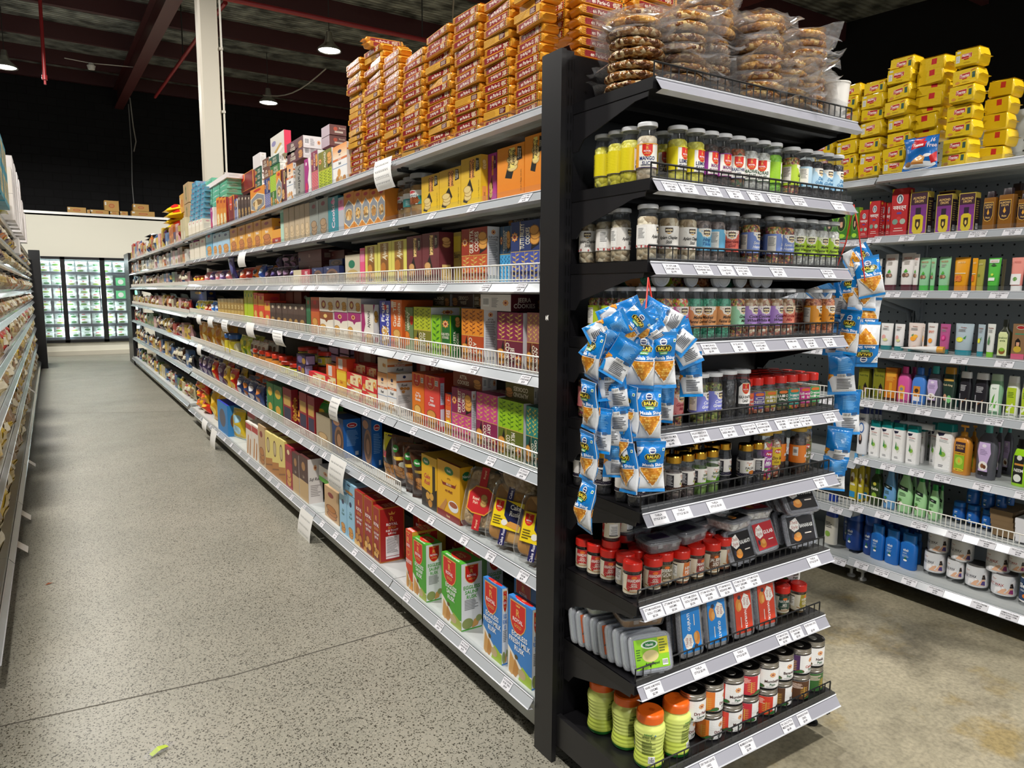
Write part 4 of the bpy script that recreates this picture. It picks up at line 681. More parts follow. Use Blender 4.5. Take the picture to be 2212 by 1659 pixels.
d('gwhite', 'white rusk carton with green edge', dict(F=[('r', 0, 0, 1, 1, 'e8e6e4'), ('r', 0, 0, 1, .3, '5ab02e')] + sun(.3, .62, .1, .14) + [('t', 'Gur Rusk', .7, .62, .14, '2a2422', 0, .5, 'bi')], S=[('r', 0, 0, 1, 1, 'c8c8d4'), ('l', .1, .2, .9, .8, 8, '9a9aa8')], T=[('r', 0, 0, 1, 1, 'c8ccdc')], col='e8e6e4'))
d('dkfoot', 'carton of pale rusk behind the sheet of paper', gen('a89a80', '', food=('c8a878', '8a6a44'), logo=None))
d('bluetub', 'blue biscuit tub', dict(F=[('r', 0, 0, 1, 1, '2a84c8'), ('e', .5, .5, .3, .3, '5a5a6a')], S=[('r', 0, 0, 1, 1, '2a84c8'), ('e', .5, .5, .3, .24, '6a4a3a')], T=[('r', 0, 0, 1, 1, '2a3ab8')], col='2a84c8'))
d('rgbig', 'large maroon gift carton with gold border', dict(F=[('r', 0, 0, 1, 1, 'd8902a'), ('r', .02, .02, .98, .97, '7a1418')] + shield(.45, .72, .24, .24), S=[('r', 0, 0, 1, 1, '7a1418'), ('r', 0, 0, .04, 1, 'd8902a')] + shield(.5, .7, .22, .24), T=[('r', 0, 0, 1, 1, '7a1418')], col='7a1418'))
d('orgtall', 'narrow orange rusk carton', gen('e0902a', '', food=('f0e0b0', 'd8b870'), band='d8781e', logo='9a1e1a', side='8a1a1a'))
d('whitepink', 'white and red wafer carton standing on the stack', dict(F=[('r', 0, 0, 1, 1, 'dcd6cc'), ('e', .25, .66, .16, .12, '8a84b0'), ('p', 'f2f0ea', [(.15, .2), (.7, .45), (.95, .3), (.4, .05)]), ('p', 'c8a050', [(.25, .25), (.7, .55), (.85, .48), (.4, .18)])], S=[('r', 0, 0, 1, 1, 'd8284e')], T=[('r', 0, 0, 1, 1, 'e8d8d8')], col='dcd6cc'))
d('brownbox', 'brown cookie carton lying on top of the stack', dict(F=[('r', 0, 0, 1, 1, 'b8a8b0')], S=[('r', 0, 0, 1, 1, '6a3a34'), ('e', .35, .6, .12, .2, 'b84a2a'), ('r', .3, .22, .8, .4, 'c8b8ac'), ('t', 'Biscuits', .75, .7, .16, 'd0b8a8', 0, .4)], T=[('r', 0, 0, 1, 1, '7a4a42')], col='6a3a34'))
d('greywafer', 'silver grey wafer packet', gen('9a968e', 'Wafers', '3a3a3a', rot=-90, side='a8a49c', logo=None))
d('magk', 'magenta and white cookie carton', dict(F=[('p', 'f0ebe4', [(0, 0), (1, 0), (1, 1), (0, 1)]), ('p', 'a8267e', [(0, 0), (.5, 0), (.62, .2), (.5, .4), (.72, .7), (.6, 1), (0, 1)]), ('e', .3, .2, .14, .14, 'd8284e'), ('e', .3, .86, .12, .05, 'e8d0dc')], S=[('r', 0, 0, 1, 1, 'ece4e0')], T=[('r', 0, 0, 1, 1, 'a8267e')], col='a8267e'))
d('pinktut', 'pink cookie carton with dark upper half', ih('cf4a7a', '8a2a54', 'DRY FRUIT', True))
d('bluetut', 'blue cookie carton on the top shelf', ih('5a72c0', '2a3a80', 'TUTTI FRUITY', True))
d('limeih', 'lime cookie carton on the top shelf', ih('98d02a', '3a7a2a', 'KAJU PISTA'))
d('bluepk', 'sky blue foil biscuit packet in a stack', gen('6aa8c4', '', band='5a98b8', logo='c84a5a', food=('8ab8cc', '4a88a8')), 'biscuit packet', 'biscuit_packet', FILM)
d('greenpk', 'mint green soap style packet in a heap', gen('6ab898', '', band='8accb0', logo='e0e8e0'), 'packet', 'foil_packet', FILM)
d('carton', 'brown cardboard carton with green arrow', dict(F=[('r', 0, 0, 1, 1, 'b49a72'), ('r', .46, .25, .54, .75, '3a6a3a'), ('p', '3a6a3a', [(.4, .7), (.6, .7), (.5, .9)]), ('p', '3a6a3a', [(.4, .3), (.6, .3), (.5, .1)])], S=[('r', 0, 0, 1, 1, 'a88e66')], T=[('r', 0, 0, 1, 1, 'bca27a')], col='b49a72'), 'cardboard box', 'cardboard_box')
d('cartonr', 'cardboard carton with red oval', dict(F=[('r', 0, 0, 1, 1, 'c0954e'), ('e', .5, .5, .2, .2, 'b8562a'), ('e', .5, .5, .15, .14, 'c0854a'), ('r', .03, .55, .14, .85, 'e0dcd0')], S=[('r', 0, 0, 1, 1, 'a8823e')], T=[('r', 0, 0, 1, 1, 'cda45c'), ('r', 0, .45, 1, .55, 'b88e48')], col='c0954e'), 'cardboard box', 'cardboard_box')
d('whitebox', 'plain white carton', gen('e4dedc', '', logo=None, side='dcd6d4'))
d('tealbox', 'teal box with clear window', dict(F=[('r', 0, 0, 1, 1, '2a8a9e'), ('r', .1, .15, .9, .85, 'b8a878'), ('l', .2, .3, .8, .7, 5, '6a6a5a')], S=[('r', 0, 0, 1, 1, '2a8294'), ('r', .15, .2, .85, .8, 'c8b88a')], T=[('r', 0, 0, 1, 1, '3a96a8')], col='2a8a9e'))
d('whitepost', 'blank white sheet carton', gen('efeae6', '', logo=None, side='e4dfdc'))
# toiletries
d('oilgreen', 'green hair oil box with portrait oval', dict(F=[('r', 0, 0, 1, 1, '3a7a2a'), ('e', .5, .52, .4, .28, '8ab84a'), ('e', .5, .5, .33, .24, '2a3a1e'), ('e', .5, .52, .17, .15, 'd8a888'), ('p', '1a1412', [(.3, .35), (.36, .66), (.5, .72), (.64, .66), (.7, .35), (.62, .38), (.6, .56), (.4, .56), (.38, .38)]), ('t', 'AMLA', .5, .88, .09, '9acc3a', 0, .7), ('e', .5, .1, .36, .07, 'a8d83a')], S=[('r', 0, 0, 1, 1, 'a8d83a')], T=[('r', 0, 0, 1, 1, '2a5a1e')], col='3a7a2a'), 'hair oil box', 'hair_oil_box')
d('navr', 'red hair oil box with white script', dict(F=[('r', 0, 0, 1, 1, 'b8262a'), ('p', 'd8c02a', [(0, .9), (.14, 1), (0, 1)]), ('e', .5, .78, .2, .1, 'd8dce0'), ('e', .5, .78, .15, .075, '3a5a6a'), ('e', .5, .77, .07, .06, 'c8ccd0'), ('t', 'नवरत्न', .5, .6, .085, 'f2f0ee', 0, .8), ('r', .36, .46, .64, .5, '5a4a9a'), ('e', .5, .34, .15, .07, 'c83a3a'), ('e', .28, .3, .17, .06, '7a9a8a'), ('e', .74, .3, .17, .06, 'a8b8a8'), ('r', .25, .15, .75, .165, 'e8c8c0'), ('r', .2, .1, .8, .115, 'e8c8c0')], S=[('r', 0, 0, 1, 1, 'a82028'), ('e', .5, .93, .2, .04, 'd8a83a'), ('l', .3, .1, .7, .85, 12, 'd88a84')], T=[('r', 0, 0, 1, 1, 'a82028')], col='b8262a'), 'hair oil box', 'hair_oil_box')
d('almd', 'purple and black almond oil box with bottle print', dict(F=[('r', 0, 0, 1, 1, 'c8b04a'), ('g', .04, .03, .96, .98, '8a3a9a', '6a2a6e'), ('r', .04, .7, .96, .98, '3a1e2e'), ('t', 'ALMOND\nDROPS', .5, .82, .06, 'e0b870', 0, .7), ('r', .34, .47, .64, .63, '2a1a2e'), ('p', 'd8c02a', [(.2, .42), (.34, .47), (.64, .47), (.8, .42), (.8, .08), (.7, .03), (.3, .03), (.2, .08)]), ('p', '3a2a1a', [(.36, .36), (.64, .36), (.64, .2), (.5, .1), (.36, .2)]), ('e', .5, .24, .06, .06, 'e8c86a')], S=[('r', 0, 0, 1, 1, '2e2028'), ('r', 0, .86, 1, 1, 'c8b04a'), ('l', .2, .3, .8, .8, 9, 'a8904a'), ('b', .3, .06, .8, .2)], T=[('r', 0, 0, 1, 1, 'c8b04a')], col='4a2440'), 'hair oil box', 'hair_oil_box')
d('oilolive', 'olive hair oil box with portrait', dict(F=[('r', 0, 0, 1, 1, '7a7a1e'), ('t', 'Kesh King', .5, .78, .07, '2a3a10', 0, .8), ('e', .68, .34, .2, .14, 'd0a080'), ('p', '17120f', [(.5, .05), (.52, .42), (.68, .54), (.86, .4), (.9, .05), (.78, .08), (.78, .36), (.6, .36), (.6, .08)]), ('p', '2a4a2a', [(.1, .1), (.24, .14), (.2, .42), (.12, .38)])], S=[('r', 0, 0, 1, 1, '5a5a18')], T=[('r', 0, 0, 1, 1, '6a6a1e')], col='7a7a1e'), 'hair oil box', 'hair_oil_box')
d('oilorange', 'orange and brown hair oil box with comb print', dict(F=[('r', 0, 0, 1, 1, 'c8761e'), ('r', .1, .74, .9, .88, 'e8a83a'), ('l', .12, .6, .88, .74, 6, 'e8b04a'), ('p', 'e0a02a', [(.36, .2), (.64, .2), (.62, .56), (.38, .56)]), ('r', 0, 0, 1, .1, '5a2a14')], S=[('r', 0, 0, 1, 1, '8a4a1a')], T=[('r', 0, 0, 1, 1, '8a4a1a')], col='c8761e'), 'hair oil box', 'hair_oil_box')
d('brownlady', 'brown hair colour box with portrait', dict(F=[('r', 0, 0, 1, 1, '8a6a4a'), ('e', .6, .9, .34, .06, 'c8c0b0'), ('e', .6, .9, .3, .045, 'a82a2a'), ('r', .2, .7, .9, .73, '3a8a6a'), ('e', .45, .46, .17, .09, 'd8a080'), ('p', '17120f', [(.26, .3), (.26, .52), (.45, .6), (.64, .52), (.66, .3), (.58, .34), (.58, .48), (.34, .48), (.34, .34)]), ('e', .45, .28, .3, .09, 'c8a83a'), ('r', 0, 0, 1, .15, 'd05a7a')], S=[('r', 0, 0, 1, 1, '7a5a3a')], T=[('r', 0, 0, 1, 1, '7a5a3a')], col='8a6a4a'), 'hair colour box', 'hair_colour_box')
d('paperpk', 'brown paper packet in a flat stack', gen('7a6448', '', logo=None, side='6a5438'), 'paper packet', 'paper_packet')
d('whitepk', 'flat white packet in a stack', gen('d8d8dc', '', logo=None), 'paper packet', 'paper_packet')

def carton_mesh(name, w, dp, h, des, mat=CARD):
    m = MB(); m.box(-w/2, 0, 0, w/2, dp, h, des['col'], mat); e = .0002
    m.flat((-w/2, -e, 0), (1, 0, 0), (0, 0, 1), w, h, des['F'], mat)
    m.flat((w/2+e, 0, 0), (0, 1, 0), (0, 0, 1), dp, h, des['S'], mat)
    if des.get('T'): m.flat((-w/2, 0, h+e), (1, 0, 0), (0, 1, 0), w, dp, des['T'], mat)
    return m.mesh(name)
def carton(kind, w, dp, h):
    base, cat, obn, des, mat = D[kind]
    return link(obn, carton_mesh(obn, w, dp, h, des, mat))
# ---------------------------------------------------------------- flexible packs
def pillow_mesh(name, w, h, t, front, back=None, col='ffffff', mat=FILM, seed=0, nx=10, nz=13, seal=.06, crimp=None, twist=0.0, wr=.12):
    rg = random.Random(seed); ph = [rg.uniform(0, 6.28) for _ in range(6)]
    def bul(u, v):
        if v < seal or v > 1-seal: k = 0
        else:
            q = (v-seal)/(1-2*seal); k = (max(0, math.sin(math.pi*q))**.5)*(max(0, math.sin(math.pi*u))**.6)
        return t/2*k*(1+wr*math.sin(9*u+7*v+ph[0])+wr*math.sin(-6*u+13*v+ph[1]))
    def base(u, v):
        x = (u-.5)*w*(1-.09*math.sin(math.pi*v)+.02*math.sin(7*v+ph[2])); y = .006*math.sin(5*v+ph[3])*(1 if t > .01 else .3)+.03*twist*(u-.5)*(v-.5)*2
        return x, y, v*h
    def fr(u, v, o):
        x, y, z = base(u/w, v/h); return (x, y-bul(u/w, v/h)-.0006-o, z)
    def bk(u, v, o):
        x, y, z = base(1-u/w, v/h); return (x, y+bul(1-u/w, v/h)+.0006+o, z)
    m = MB()
    m.grid([[fr(w*i/nx, h*j/nz, -.0016 if front else 0) for i in range(nx+1)] for j in range(nz+1)], col, mat)
    m.grid([[bk(w*i/nx, h*j/nz, -.0016 if back else 0) for i in range(nx+1)] for j in range(nz+1)], col, mat)
    ml = max(w/nx, h/nz)*(.5 if nz > 13 else .75)
    if front: m.canvas(lambda u, v, o: fr(u, v, o*2.2), w, h, front, mat, ml)
    if back: m.canvas(lambda u, v, o: bk(u, v, o*2.2), w, h, back, mat, ml)
    return m.mesh(name)
def flow_mesh(name, w, dp, h, des, seed, mat=FILM):
    """flow-wrapped block: a rounded brick with crimped fins at both ends; front -y"""
    rg = random.Random(seed); m = MB(); n = 20; rows = []; fin = .016; s0 = [rg.uniform(-.0015, .0015) for _ in range(40)]
    for i, (x, k) in enumerate(((-w/2, 0), (-w/2+fin*.8, .04), (-w/2+fin, .55), (-w/2+fin*1.35, .97), (-w/6, 1), (w/6, 1), (w/2-fin*1.35, .97), (w/2-fin, .55), (w/2-fin*.8, .04), (w/2, 0))):
        r = []
        for j in range(n):
            t = 6.2832*(j+.5)/n; c, s_ = math.cos(t), math.sin(t); a = dp/2*(.8+.2*k); b_ = max(.0008, h/2*k)
            r.append((x, dp/2+a*math.copysign(abs(c)**.35, c)+s0[(i*7+j) % 40]*k, h/2+b_*math.copysign(abs(s_)**.35, s_)+s0[(i*3+j*5) % 40]*k))
        rows.append(r)
    m.grid(rows, des['col'], mat, True, True)
    def fr(u, v, o):
        k = 1; x = -w/2+fin*1.3+u; return (x, -.0012-o, h*.08+v)
    W = w-2.6*fin; m.canvas(fr, W, h*.84, des['F'], mat, None)
    if des.get('T'): m.canvas(lambda u, v, o: (-w/2+fin*1.3+u, dp*.1+v, h+.001+o), W, dp*.8, des['T'], mat, None)
    if des.get('E'): m.canvas(lambda u, v, o: (w/2-fin*1.2+.001+o, dp*.12+u, h*.1+v), dp*.76, h*.8, des['E'], mat, None)
    return m.mesh(name)
# ---------------------------------------------------------------- jars
def cylfn(r, z0, W):
    return lambda u, v, o: ((r+o)*math.sin((u-W/2)/r), -(r+o)*math.cos((u-W/2)/r), z0+v)
_mc = {}
def jar(name, key, r, h, lid, lidh, z0, z1, label, fill, ftop, lcol='ffffff', square=False, lidmat=PLAS, lidr=None, bare=False, fillbase=.004, capslot=False, ribs=True):
    """clear jar: body, lid, wrap-round label, filling"""
    k = ('jar', key)
    if k not in _mc:
        nr = r*.86; zs = h-lidh-.012; b = MB()
        e = 5 if square else 2
        secs = [(0, r*.9, r*.9, e), (.004, r, r, e), (zs-.012, r, r, e), (zs, nr, nr, 2.5 if square else 2), (h-lidh, nr, nr, 2)]
        b.loft(secs, 'ffffff', CLEAR, 24); lm = lidr or r*1.0
        l = MB(); pr = [(0, h), (lm*.94, h), (lm, h-.003), (lm, h-lidh), (nr*.9, h-lidh)]; l.lathe(pr, lid, lidmat, 24)
        if ribs: l.lathe([(lm*.7, h+.0006), (lm*.72, h+.0012), (lm*.76, h+.0012), (lm*.78, h+.0006)], vary(lid, random.Random(1), 0), lidmat, 24)
        f = MB(); rr = r*.955; tz = fillbase+(zs-fillbase)*ftop
        f.loft([(fillbase, rr*.96, rr*.96, e), (fillbase+.004, rr, rr, e), (tz-.006, rr, rr, e), (tz, rr*.8, rr*.8, e)], 'ffffff', fill, 24)
        if square: f.v = [tuple(v) for v in f.v]
        L = None
        if label:
            L = MB(); rl = r*1.008; W = 6.2832*rl
            if square:
                def fn(u, v, o):
                    a = (u-W/2)/rl; t = a-math.pi/2; c, s_ = math.cos(t), math.sin(t)
                    return ((rl+o)*math.copysign(abs(c)**.4, c), (rl+o)*math.copysign(abs(s_)**.4, s_), z0+v)
            else: fn = cylfn(rl, z0, W)
            L.grid([[fn(W*i/32, v, 0) for i in range(33)] for v in (0, z1-z0)], lcol, CARD)
            L.canvas(lambda u, v, o: fn(u, v, o+.0002), W, z1-z0, label, CARD, r*.24)
        _mc[k] = (b.mesh('body'), l.mesh('lid'), f.mesh('filling'), L.mesh('label') if L else None)
    B, Ld, F, L = _mc[k]; ro = link(name, None)
    link('body', B, ro); link('filling', F, ro); o = link('lid', Ld, ro)
    if L: link('label', L, ro)
    return ro
def centre(sh, x0=.3, x1=.7):     # squeeze a flat label design onto the front of a wrap-round label
    out = []
    for s in sh:
        s = list(s); w = x1-x0
        if s[0] in 'rlgb' or s[0] == 'v': s[1] = x0+s[1]*w; s[3] = x0+s[3]*w
        elif s[0] in 'ec': s[1] = x0+s[1]*w; s[3] *= w
        elif s[0] == 't':
            s[2] = x0+s[2]*w; s += [0, .92, 'b'][len(s)-6:] if len(s) < 9 else []
            if s[6] % 180 == 0: s[7] *= w
        elif s[0] == 'p': s[2] = [(x0+x*w, y) for x, y in s[2]]
        elif s[0] == 'n': s[1] = [(x0+x*w, y) for x, y in s[1]]; s[2] *= w
        out.append(tuple(s))
    return out
MAIN_T = [
('borange',2,1.9543,2.0664,1.875,0.1871,0.16,1.367,0.0),('borange',2,2.0704,2.244,1.875,0.1747,0.16,1.367,0.0),('bpurple',2,2.2993,2.3593,1.875,0.1786,0.16,1.397,0.0),
('boat',2,2.3603,2.5129,1.875,0.1782,0.0288,1.367,0.0),('boat',2,2.5161,2.6993,1.875,0.1585,0.16,1.367,0.0),('boat',2,2.7026,2.8683,1.875,0.1569,0.16,1.367,0.0),
('karachi',2,3.6892,3.8417,1.875,0.1948,0.16,1.367,0.0),('karachi',2,3.5756,3.6858,1.875,0.1872,0.16,1.367,0.0),('karachi',2,3.4675,3.5722,1.875,0.1789,0.16,1.367,0.0),
('karachi',2,3.3646,3.4642,1.875,0.171,0.16,1.367,0.0),('karachi',2,3.2722,3.3614,1.875,0.1641,0.16,1.367,0.0),('pinkclr',2,3.8461,3.9326,1.875,0.1806,0.16,1.367,0.0),
('teal',2,3.9356,4.1057,1.875,0.1974,0.16,1.367,0.0),('greypk',2,4.1095,4.284,1.875,0.2081,0.16,1.367,0.0),('greypk',2,4.2884,4.4574,1.875,0.2054,0.16,1.367,0.0),
('wafer',2,4.9226,5.0439,1.875,0.2209,0.16,1.367,0.0),('wafer',2,4.792,4.9076,1.875,0.2181,0.16,1.367,0.0),('wafer',2,4.6671,4.7775,1.875,0.2154,0.16,1.367,0.0),
('wafer',2,4.5575,4.6633,1.875,0.213,0.16,1.367,0.0),('wafer',2,4.4615,4.5635,1.875,0.2109,0.16,1.367,0.0),('mint',2,5.0481,5.127,1.875,0.2202,0.16,1.367,0.0),
('pgred',2,5.1266,5.3581,1.875,0.0996,0.16,1.367,0.0),('marstack',2,5.4346,5.613,1.875,0.2142,0.16,1.447,0.0),('pg',2,5.3567,5.6626,1.875,0.1898,0.16,1.367,0.0),
('pg',2,6.5041,6.8003,1.875,0.2054,0.16,1.367,0.0),('pg',2,6.2079,6.4799,1.875,0.2047,0.16,1.367,0.0),('pg',2,5.9347,6.1855,1.875,0.204,0.16,1.367,0.0),
('pg',2,5.682,5.9138,1.875,0.2034,0.16,1.367,0.0),('ltblue',2,6.8271,7.1508,1.875,0.2,0.16,1.367,0.0),('ltblue',2,7.1567,7.3726,1.875,0.2093,0.16,1.367,0.0),
('ltblue',2,7.3781,7.6064,1.875,0.2107,0.16,1.367,0.0),('skyblue',2,7.6328,7.9783,1.875,0.2401,0.16,1.367,0.0),('cream',2,8.017,8.3392,1.875,0.2048,0.16,1.367,0.0),
('cream',2,8.3768,8.6961,1.875,0.1919,0.16,1.367,0.0),('cream',2,8.7335,9.0135,1.875,0.1963,0.16,1.367,0.0),('tutti',3,1.9746,2.1496,1.585,0.2036,0.16,1.367,0.0),
('coconut',3,2.1855,2.2549,1.585,0.1975,0.16,1.387,0.0),('gur',3,2.3135,2.5104,1.585,0.2039,0.0522,1.367,0.0),('bgold',3,2.6093,2.6706,1.585,0.2057,0.16,1.417,0.0),
('bmaroon',3,2.7061,2.8672,1.585,0.2095,0.0672,1.367,0.0),('bmaroon',3,2.8727,3.027,1.585,0.2065,0.16,1.367,0.0),('ajw',3,3.0303,3.2012,1.585,0.1998,0.16,1.367,0.0),
('ajw',3,3.2045,3.3737,1.585,0.1991,0.16,1.367,0.0),('ajw',3,3.3832,3.5422,1.585,0.191,0.16,1.367,0.0),('pinkthin',3,3.5522,3.6151,1.585,0.1832,0.16,1.367,0.0),
('greenleaf',3,3.619,3.8409,1.585,0.1555,0.16,1.367,0.0),('navychoc',3,3.9442,4.2184,1.585,0.1048,0.0295,1.367,0.0),
('navychoc',3,4.2306,4.4441,1.585,0.1017,0.16,1.367,0.0),('navychoc',3,4.028,4.2614,1.6969,0.0358,0.1,1.417,0.0),('pinkcr',3,4.4856,4.8496,1.585,0.0966,0.16,1.367,0.0),
('marstack',3,4.3058,4.7319,1.699,0.0494,0.16,1.527,0.0),('marstack',3,4.3058,4.7319,1.7492,0.0494,0.16,1.527,0.0),('marstack',3,4.563,5.071,1.585,0.0756,0.16,1.467,0.0),
('marstack',3,4.563,5.071,1.6614,0.0756,0.16,1.467,0.0),('marstack',3,4.563,5.071,1.7379,0.0756,0.16,1.467,0.0),('tuttilie',3,2.3472,2.4849,1.8011,0.0465,0.1,1.567,0.0),
('ajwain',4,1.9467,2.0432,1.277,0.2036,0.16,1.367,0.0),('jeera',4,2.0694,2.2389,1.277,0.2002,0.16,1.367,0.0),('atta',4,2.3377,2.5118,1.277,0.2065,0.0584,1.367,0.0),
('kaju',4,2.614,2.7823,1.277,0.1735,0.0518,1.367,0.0),('almond',4,2.7872,2.9608,1.277,0.2036,0.16,1.367,0.0),('ajwg',4,3.0011,3.1193,1.277,0.1989,0.16,1.382,0.0),
('gtill',4,3.0905,3.2208,1.277,0.2312,0.16,1.367,0.0),('royal',4,3.2265,3.3602,1.277,0.225,0.16,1.367,0.0),('ajwv',4,3.4461,3.6119,1.277,0.2033,0.0299,1.367,0.0),
('punjabi',4,3.6227,3.8178,1.277,0.1539,0.16,1.367,0.0),('punjabi',4,3.824,4.0417,1.277,0.1507,0.16,1.367,0.0),('punjtop',4,3.6162,3.8173,1.4342,0.0743,0.14,1.367,0.0),
('punjtop',4,3.8274,4.0486,1.4307,0.0803,0.14,1.367,0.0),('jeeralie',4,2.1488,2.3612,1.4807,0.0594,0.1377,1.367,0.0),
('almond',4,2.7764,3.057,1.277,0.2051,0.08,1.507,0.0),('almdark',4,2.9374,3.1056,1.4771,0.0603,0.1,1.537,0.0),('jeerainv',4,2.7221,2.9118,1.4818,0.057,0.1,1.537,0.0),
('almdark',4,2.6502,2.711,1.4834,0.0558,0.1,1.537,0.0),('punjbr',4,4.0685,4.3058,1.277,0.1465,0.16,1.367,0.0),('punjtop',4,4.3957,4.6227,1.416,0.0836,0.05,1.567,0.0),
('punjtop',4,4.0515,4.313,1.4272,0.0815,0.14,1.367,0.0),('orred',4,4.3221,4.4869,1.277,0.2317,0.16,1.367,0.0),('grntall',4,4.4991,4.5844,1.277,0.2299,0.16,1.367,0.0),
('chocpk',4,5.3362,5.492,1.277,0.1783,0.08,1.367,0.0),('chocpk',4,5.1735,5.3209,1.277,0.1794,0.08,1.367,0.0),('chocpk',4,5.019,5.1588,1.277,0.1805,0.08,1.367,0.0),
('chocpk',4,4.8833,5.0165,1.277,0.1813,0.08,1.367,0.0),('chocpk',4,4.7536,4.8807,1.277,0.1821,0.08,1.367,0.0),('chocpk',4,4.5995,4.7511,1.277,0.1834,0.08,1.367,0.0),
('redback',4,5.9978,6.2404,1.277,0.2599,0.06,1.487,0.0),('redback',4,5.769,5.9955,1.277,0.2607,0.06,1.487,0.0),('redback',4,5.5289,5.7391,1.277,0.2616,0.06,1.487,0.0),
('redback',4,5.3054,5.5008,1.277,0.2623,0.06,1.487,0.0),('redback',4,5.0967,5.279,1.277,0.2631,0.06,1.487,0.0),('brit',4,5.4932,5.6572,1.277,0.1927,0.16,1.367,0.0),
('brit',4,5.6697,5.8582,1.277,0.2464,0.16,1.367,0.0),('brit',4,5.8751,6.0119,1.277,0.2524,0.16,1.367,0.0),('limepk',4,6.2416,6.3415,1.277,0.266,0.16,1.367,0.0),
('limepk',4,6.1255,6.2221,1.277,0.2662,0.16,1.367,0.0),('limepk',4,6.029,6.1228,1.277,0.2665,0.16,1.367,0.0),('gold',4,7.3491,7.4956,1.277,0.0938,0.16,1.367,0.0),
('gold',4,7.3491,7.4956,1.3716,0.0938,0.16,1.367,0.0),('gold',4,7.1945,7.3354,1.277,0.0947,0.16,1.367,0.0),('gold',4,7.1945,7.3354,1.3725,0.0947,0.16,1.367,0.0),
('gold',4,7.0456,7.1812,1.277,0.0955,0.16,1.367,0.0),('gold',4,7.0456,7.1812,1.3733,0.0955,0.16,1.367,0.0),('gold',4,6.902,7.0326,1.277,0.0964,0.16,1.367,0.0),
('gold',4,6.902,7.0326,1.3742,0.0964,0.16,1.367,0.0),('gold',4,6.7636,6.8895,1.277,0.0972,0.16,1.367,0.0),('gold',4,6.7636,6.8895,1.375,0.0972,0.16,1.367,0.0),
('gold',4,6.63,6.7514,1.277,0.0979,0.16,1.367,0.0),('gold',4,6.63,6.7514,1.3757,0.0979,0.16,1.367,0.0),('gold',4,6.501,6.6181,1.277,0.0987,0.16,1.367,0.0),
('gold',4,6.501,6.6181,1.3765,0.0987,0.16,1.367,0.0),('gold',4,6.3763,6.4894,1.277,0.0994,0.16,1.367,0.0),('gold',4,6.3763,6.4894,1.3772,0.0994,0.16,1.367,0.0),
('navybox',4,8.9103,10.0613,1.277,0.2709,0.1,1.507,0.0),('choco',5,1.945,2.0433,0.95,0.2084,0.16,1.367,0.0),('elaichi',5,2.0613,2.2295,0.95,0.2115,0.16,1.367,0.0),
('dry2',5,2.2361,2.3925,0.95,0.2156,0.16,1.367,0.0),('dry1',5,2.4323,2.5975,0.95,0.211,0.02,1.367,0.0),('attalie',5,2.4008,2.6409,1.1599,0.063,0.0657,1.397,0.0),
('almlie',5,2.0415,2.227,1.1597,0.0611,0.0335,1.397,0.0),('rgfruit',5,2.6045,2.6559,0.95,0.1768,0.16,1.367,0.0),('rgatta',5,2.71,2.857,0.95,0.2352,0.0243,1.367,0.0),
('rggur',5,2.862,2.9864,0.95,0.2338,0.16,1.367,0.0),('vir',5,3.1661,3.274,0.95,0.2032,0.0824,1.367,0.0),('vir',5,3.2796,3.4032,0.95,0.194,0.16,1.367,0.0),
('virlie',5,3.2743,3.3969,1.1471,0.0725,0.1337,1.367,0.0),('attalie',5,2.9186,3.0598,1.1584,0.0527,0.1,1.497,0.0),('darkred',5,3.0727,3.215,1.149,0.0482,0.1,1.497,0.0),
('jam',5,3.4189,3.6188,0.95,0.0742,0.16,1.367,0.0),('jam',5,3.4189,3.6188,1.025,0.0742,0.16,1.367,0.0),('jam',5,3.6272,3.8552,0.95,0.0742,0.16,1.367,0.0),
('jam',5,3.6272,3.8552,1.025,0.0742,0.16,1.367,0.0),('jam',5,3.6789,3.8546,1.0919,0.055,0.1,1.407,0.0),('jam',5,3.5203,3.6563,1.091,0.0531,0.1,1.407,0.0),
('orbox',5,3.8568,4.0341,1.0993,0.0699,0.0512,1.367,0.0),('yclick',5,3.8716,4.0261,0.95,0.1478,0.16,1.367,0.0),('orbox',5,4.0483,4.2146,1.0398,0.0731,0.16,1.367,0.0),
('jam',5,4.0462,4.2393,0.95,0.0898,0.16,1.367,0.0),('darkred',5,4.2021,4.4495,1.092,0.0939,0.08,1.567,0.0),('darkred',5,3.9233,4.1912,1.1173,0.0887,0.08,1.567,0.0),
('lilac',5,4.637,4.8357,1.0625,0.0664,0.0639,1.367,0.0),('lilac',5,4.6642,4.8431,0.9928,0.0732,0.055,1.367,0.0),('jam',5,4.2406,4.5675,0.95,0.0862,0.16,1.367,0.0),
('lilace',5,4.6916,4.9089,1.1194,0.0476,0.08,1.537,0.0),('lilace',5,4.6957,4.9137,1.0677,0.0479,0.08,1.537,0.0),('lilace',5,4.6999,4.9185,1.0157,0.0481,0.08,1.537,0.0),
('lilace',5,4.704,4.9233,0.9634,0.0483,0.08,1.537,0.0),('lilace',5,4.4782,4.6789,1.1361,0.0458,0.08,1.537,0.0),('lilace',5,4.4817,4.6831,1.0863,0.046,0.08,1.537,0.0),
('lilace',5,4.4853,4.6872,1.0363,0.0462,0.08,1.537,0.0),('lilace',5,4.4889,4.6913,0.9861,0.0464,0.08,1.537,0.0),('lilace',5,4.2803,4.4663,1.1516,0.0441,0.08,1.537,0.0),
('lilace',5,4.2833,4.4698,1.1037,0.0443,0.08,1.537,0.0),('lilace',5,4.2864,4.4733,1.0555,0.0444,0.08,1.537,0.0),('lilace',5,4.2894,4.4769,1.0072,0.0446,0.08,1.537,0.0),
('nanki2',6,2.5297,2.7348,0.585,0.2462,0.0613,1.367,0.0),('nanki1',6,2.7416,2.8937,0.585,0.2381,0.16,1.367,0.0),('nankib',6,2.6928,2.8982,0.585,0.2215,0.07,1.497,0.0),
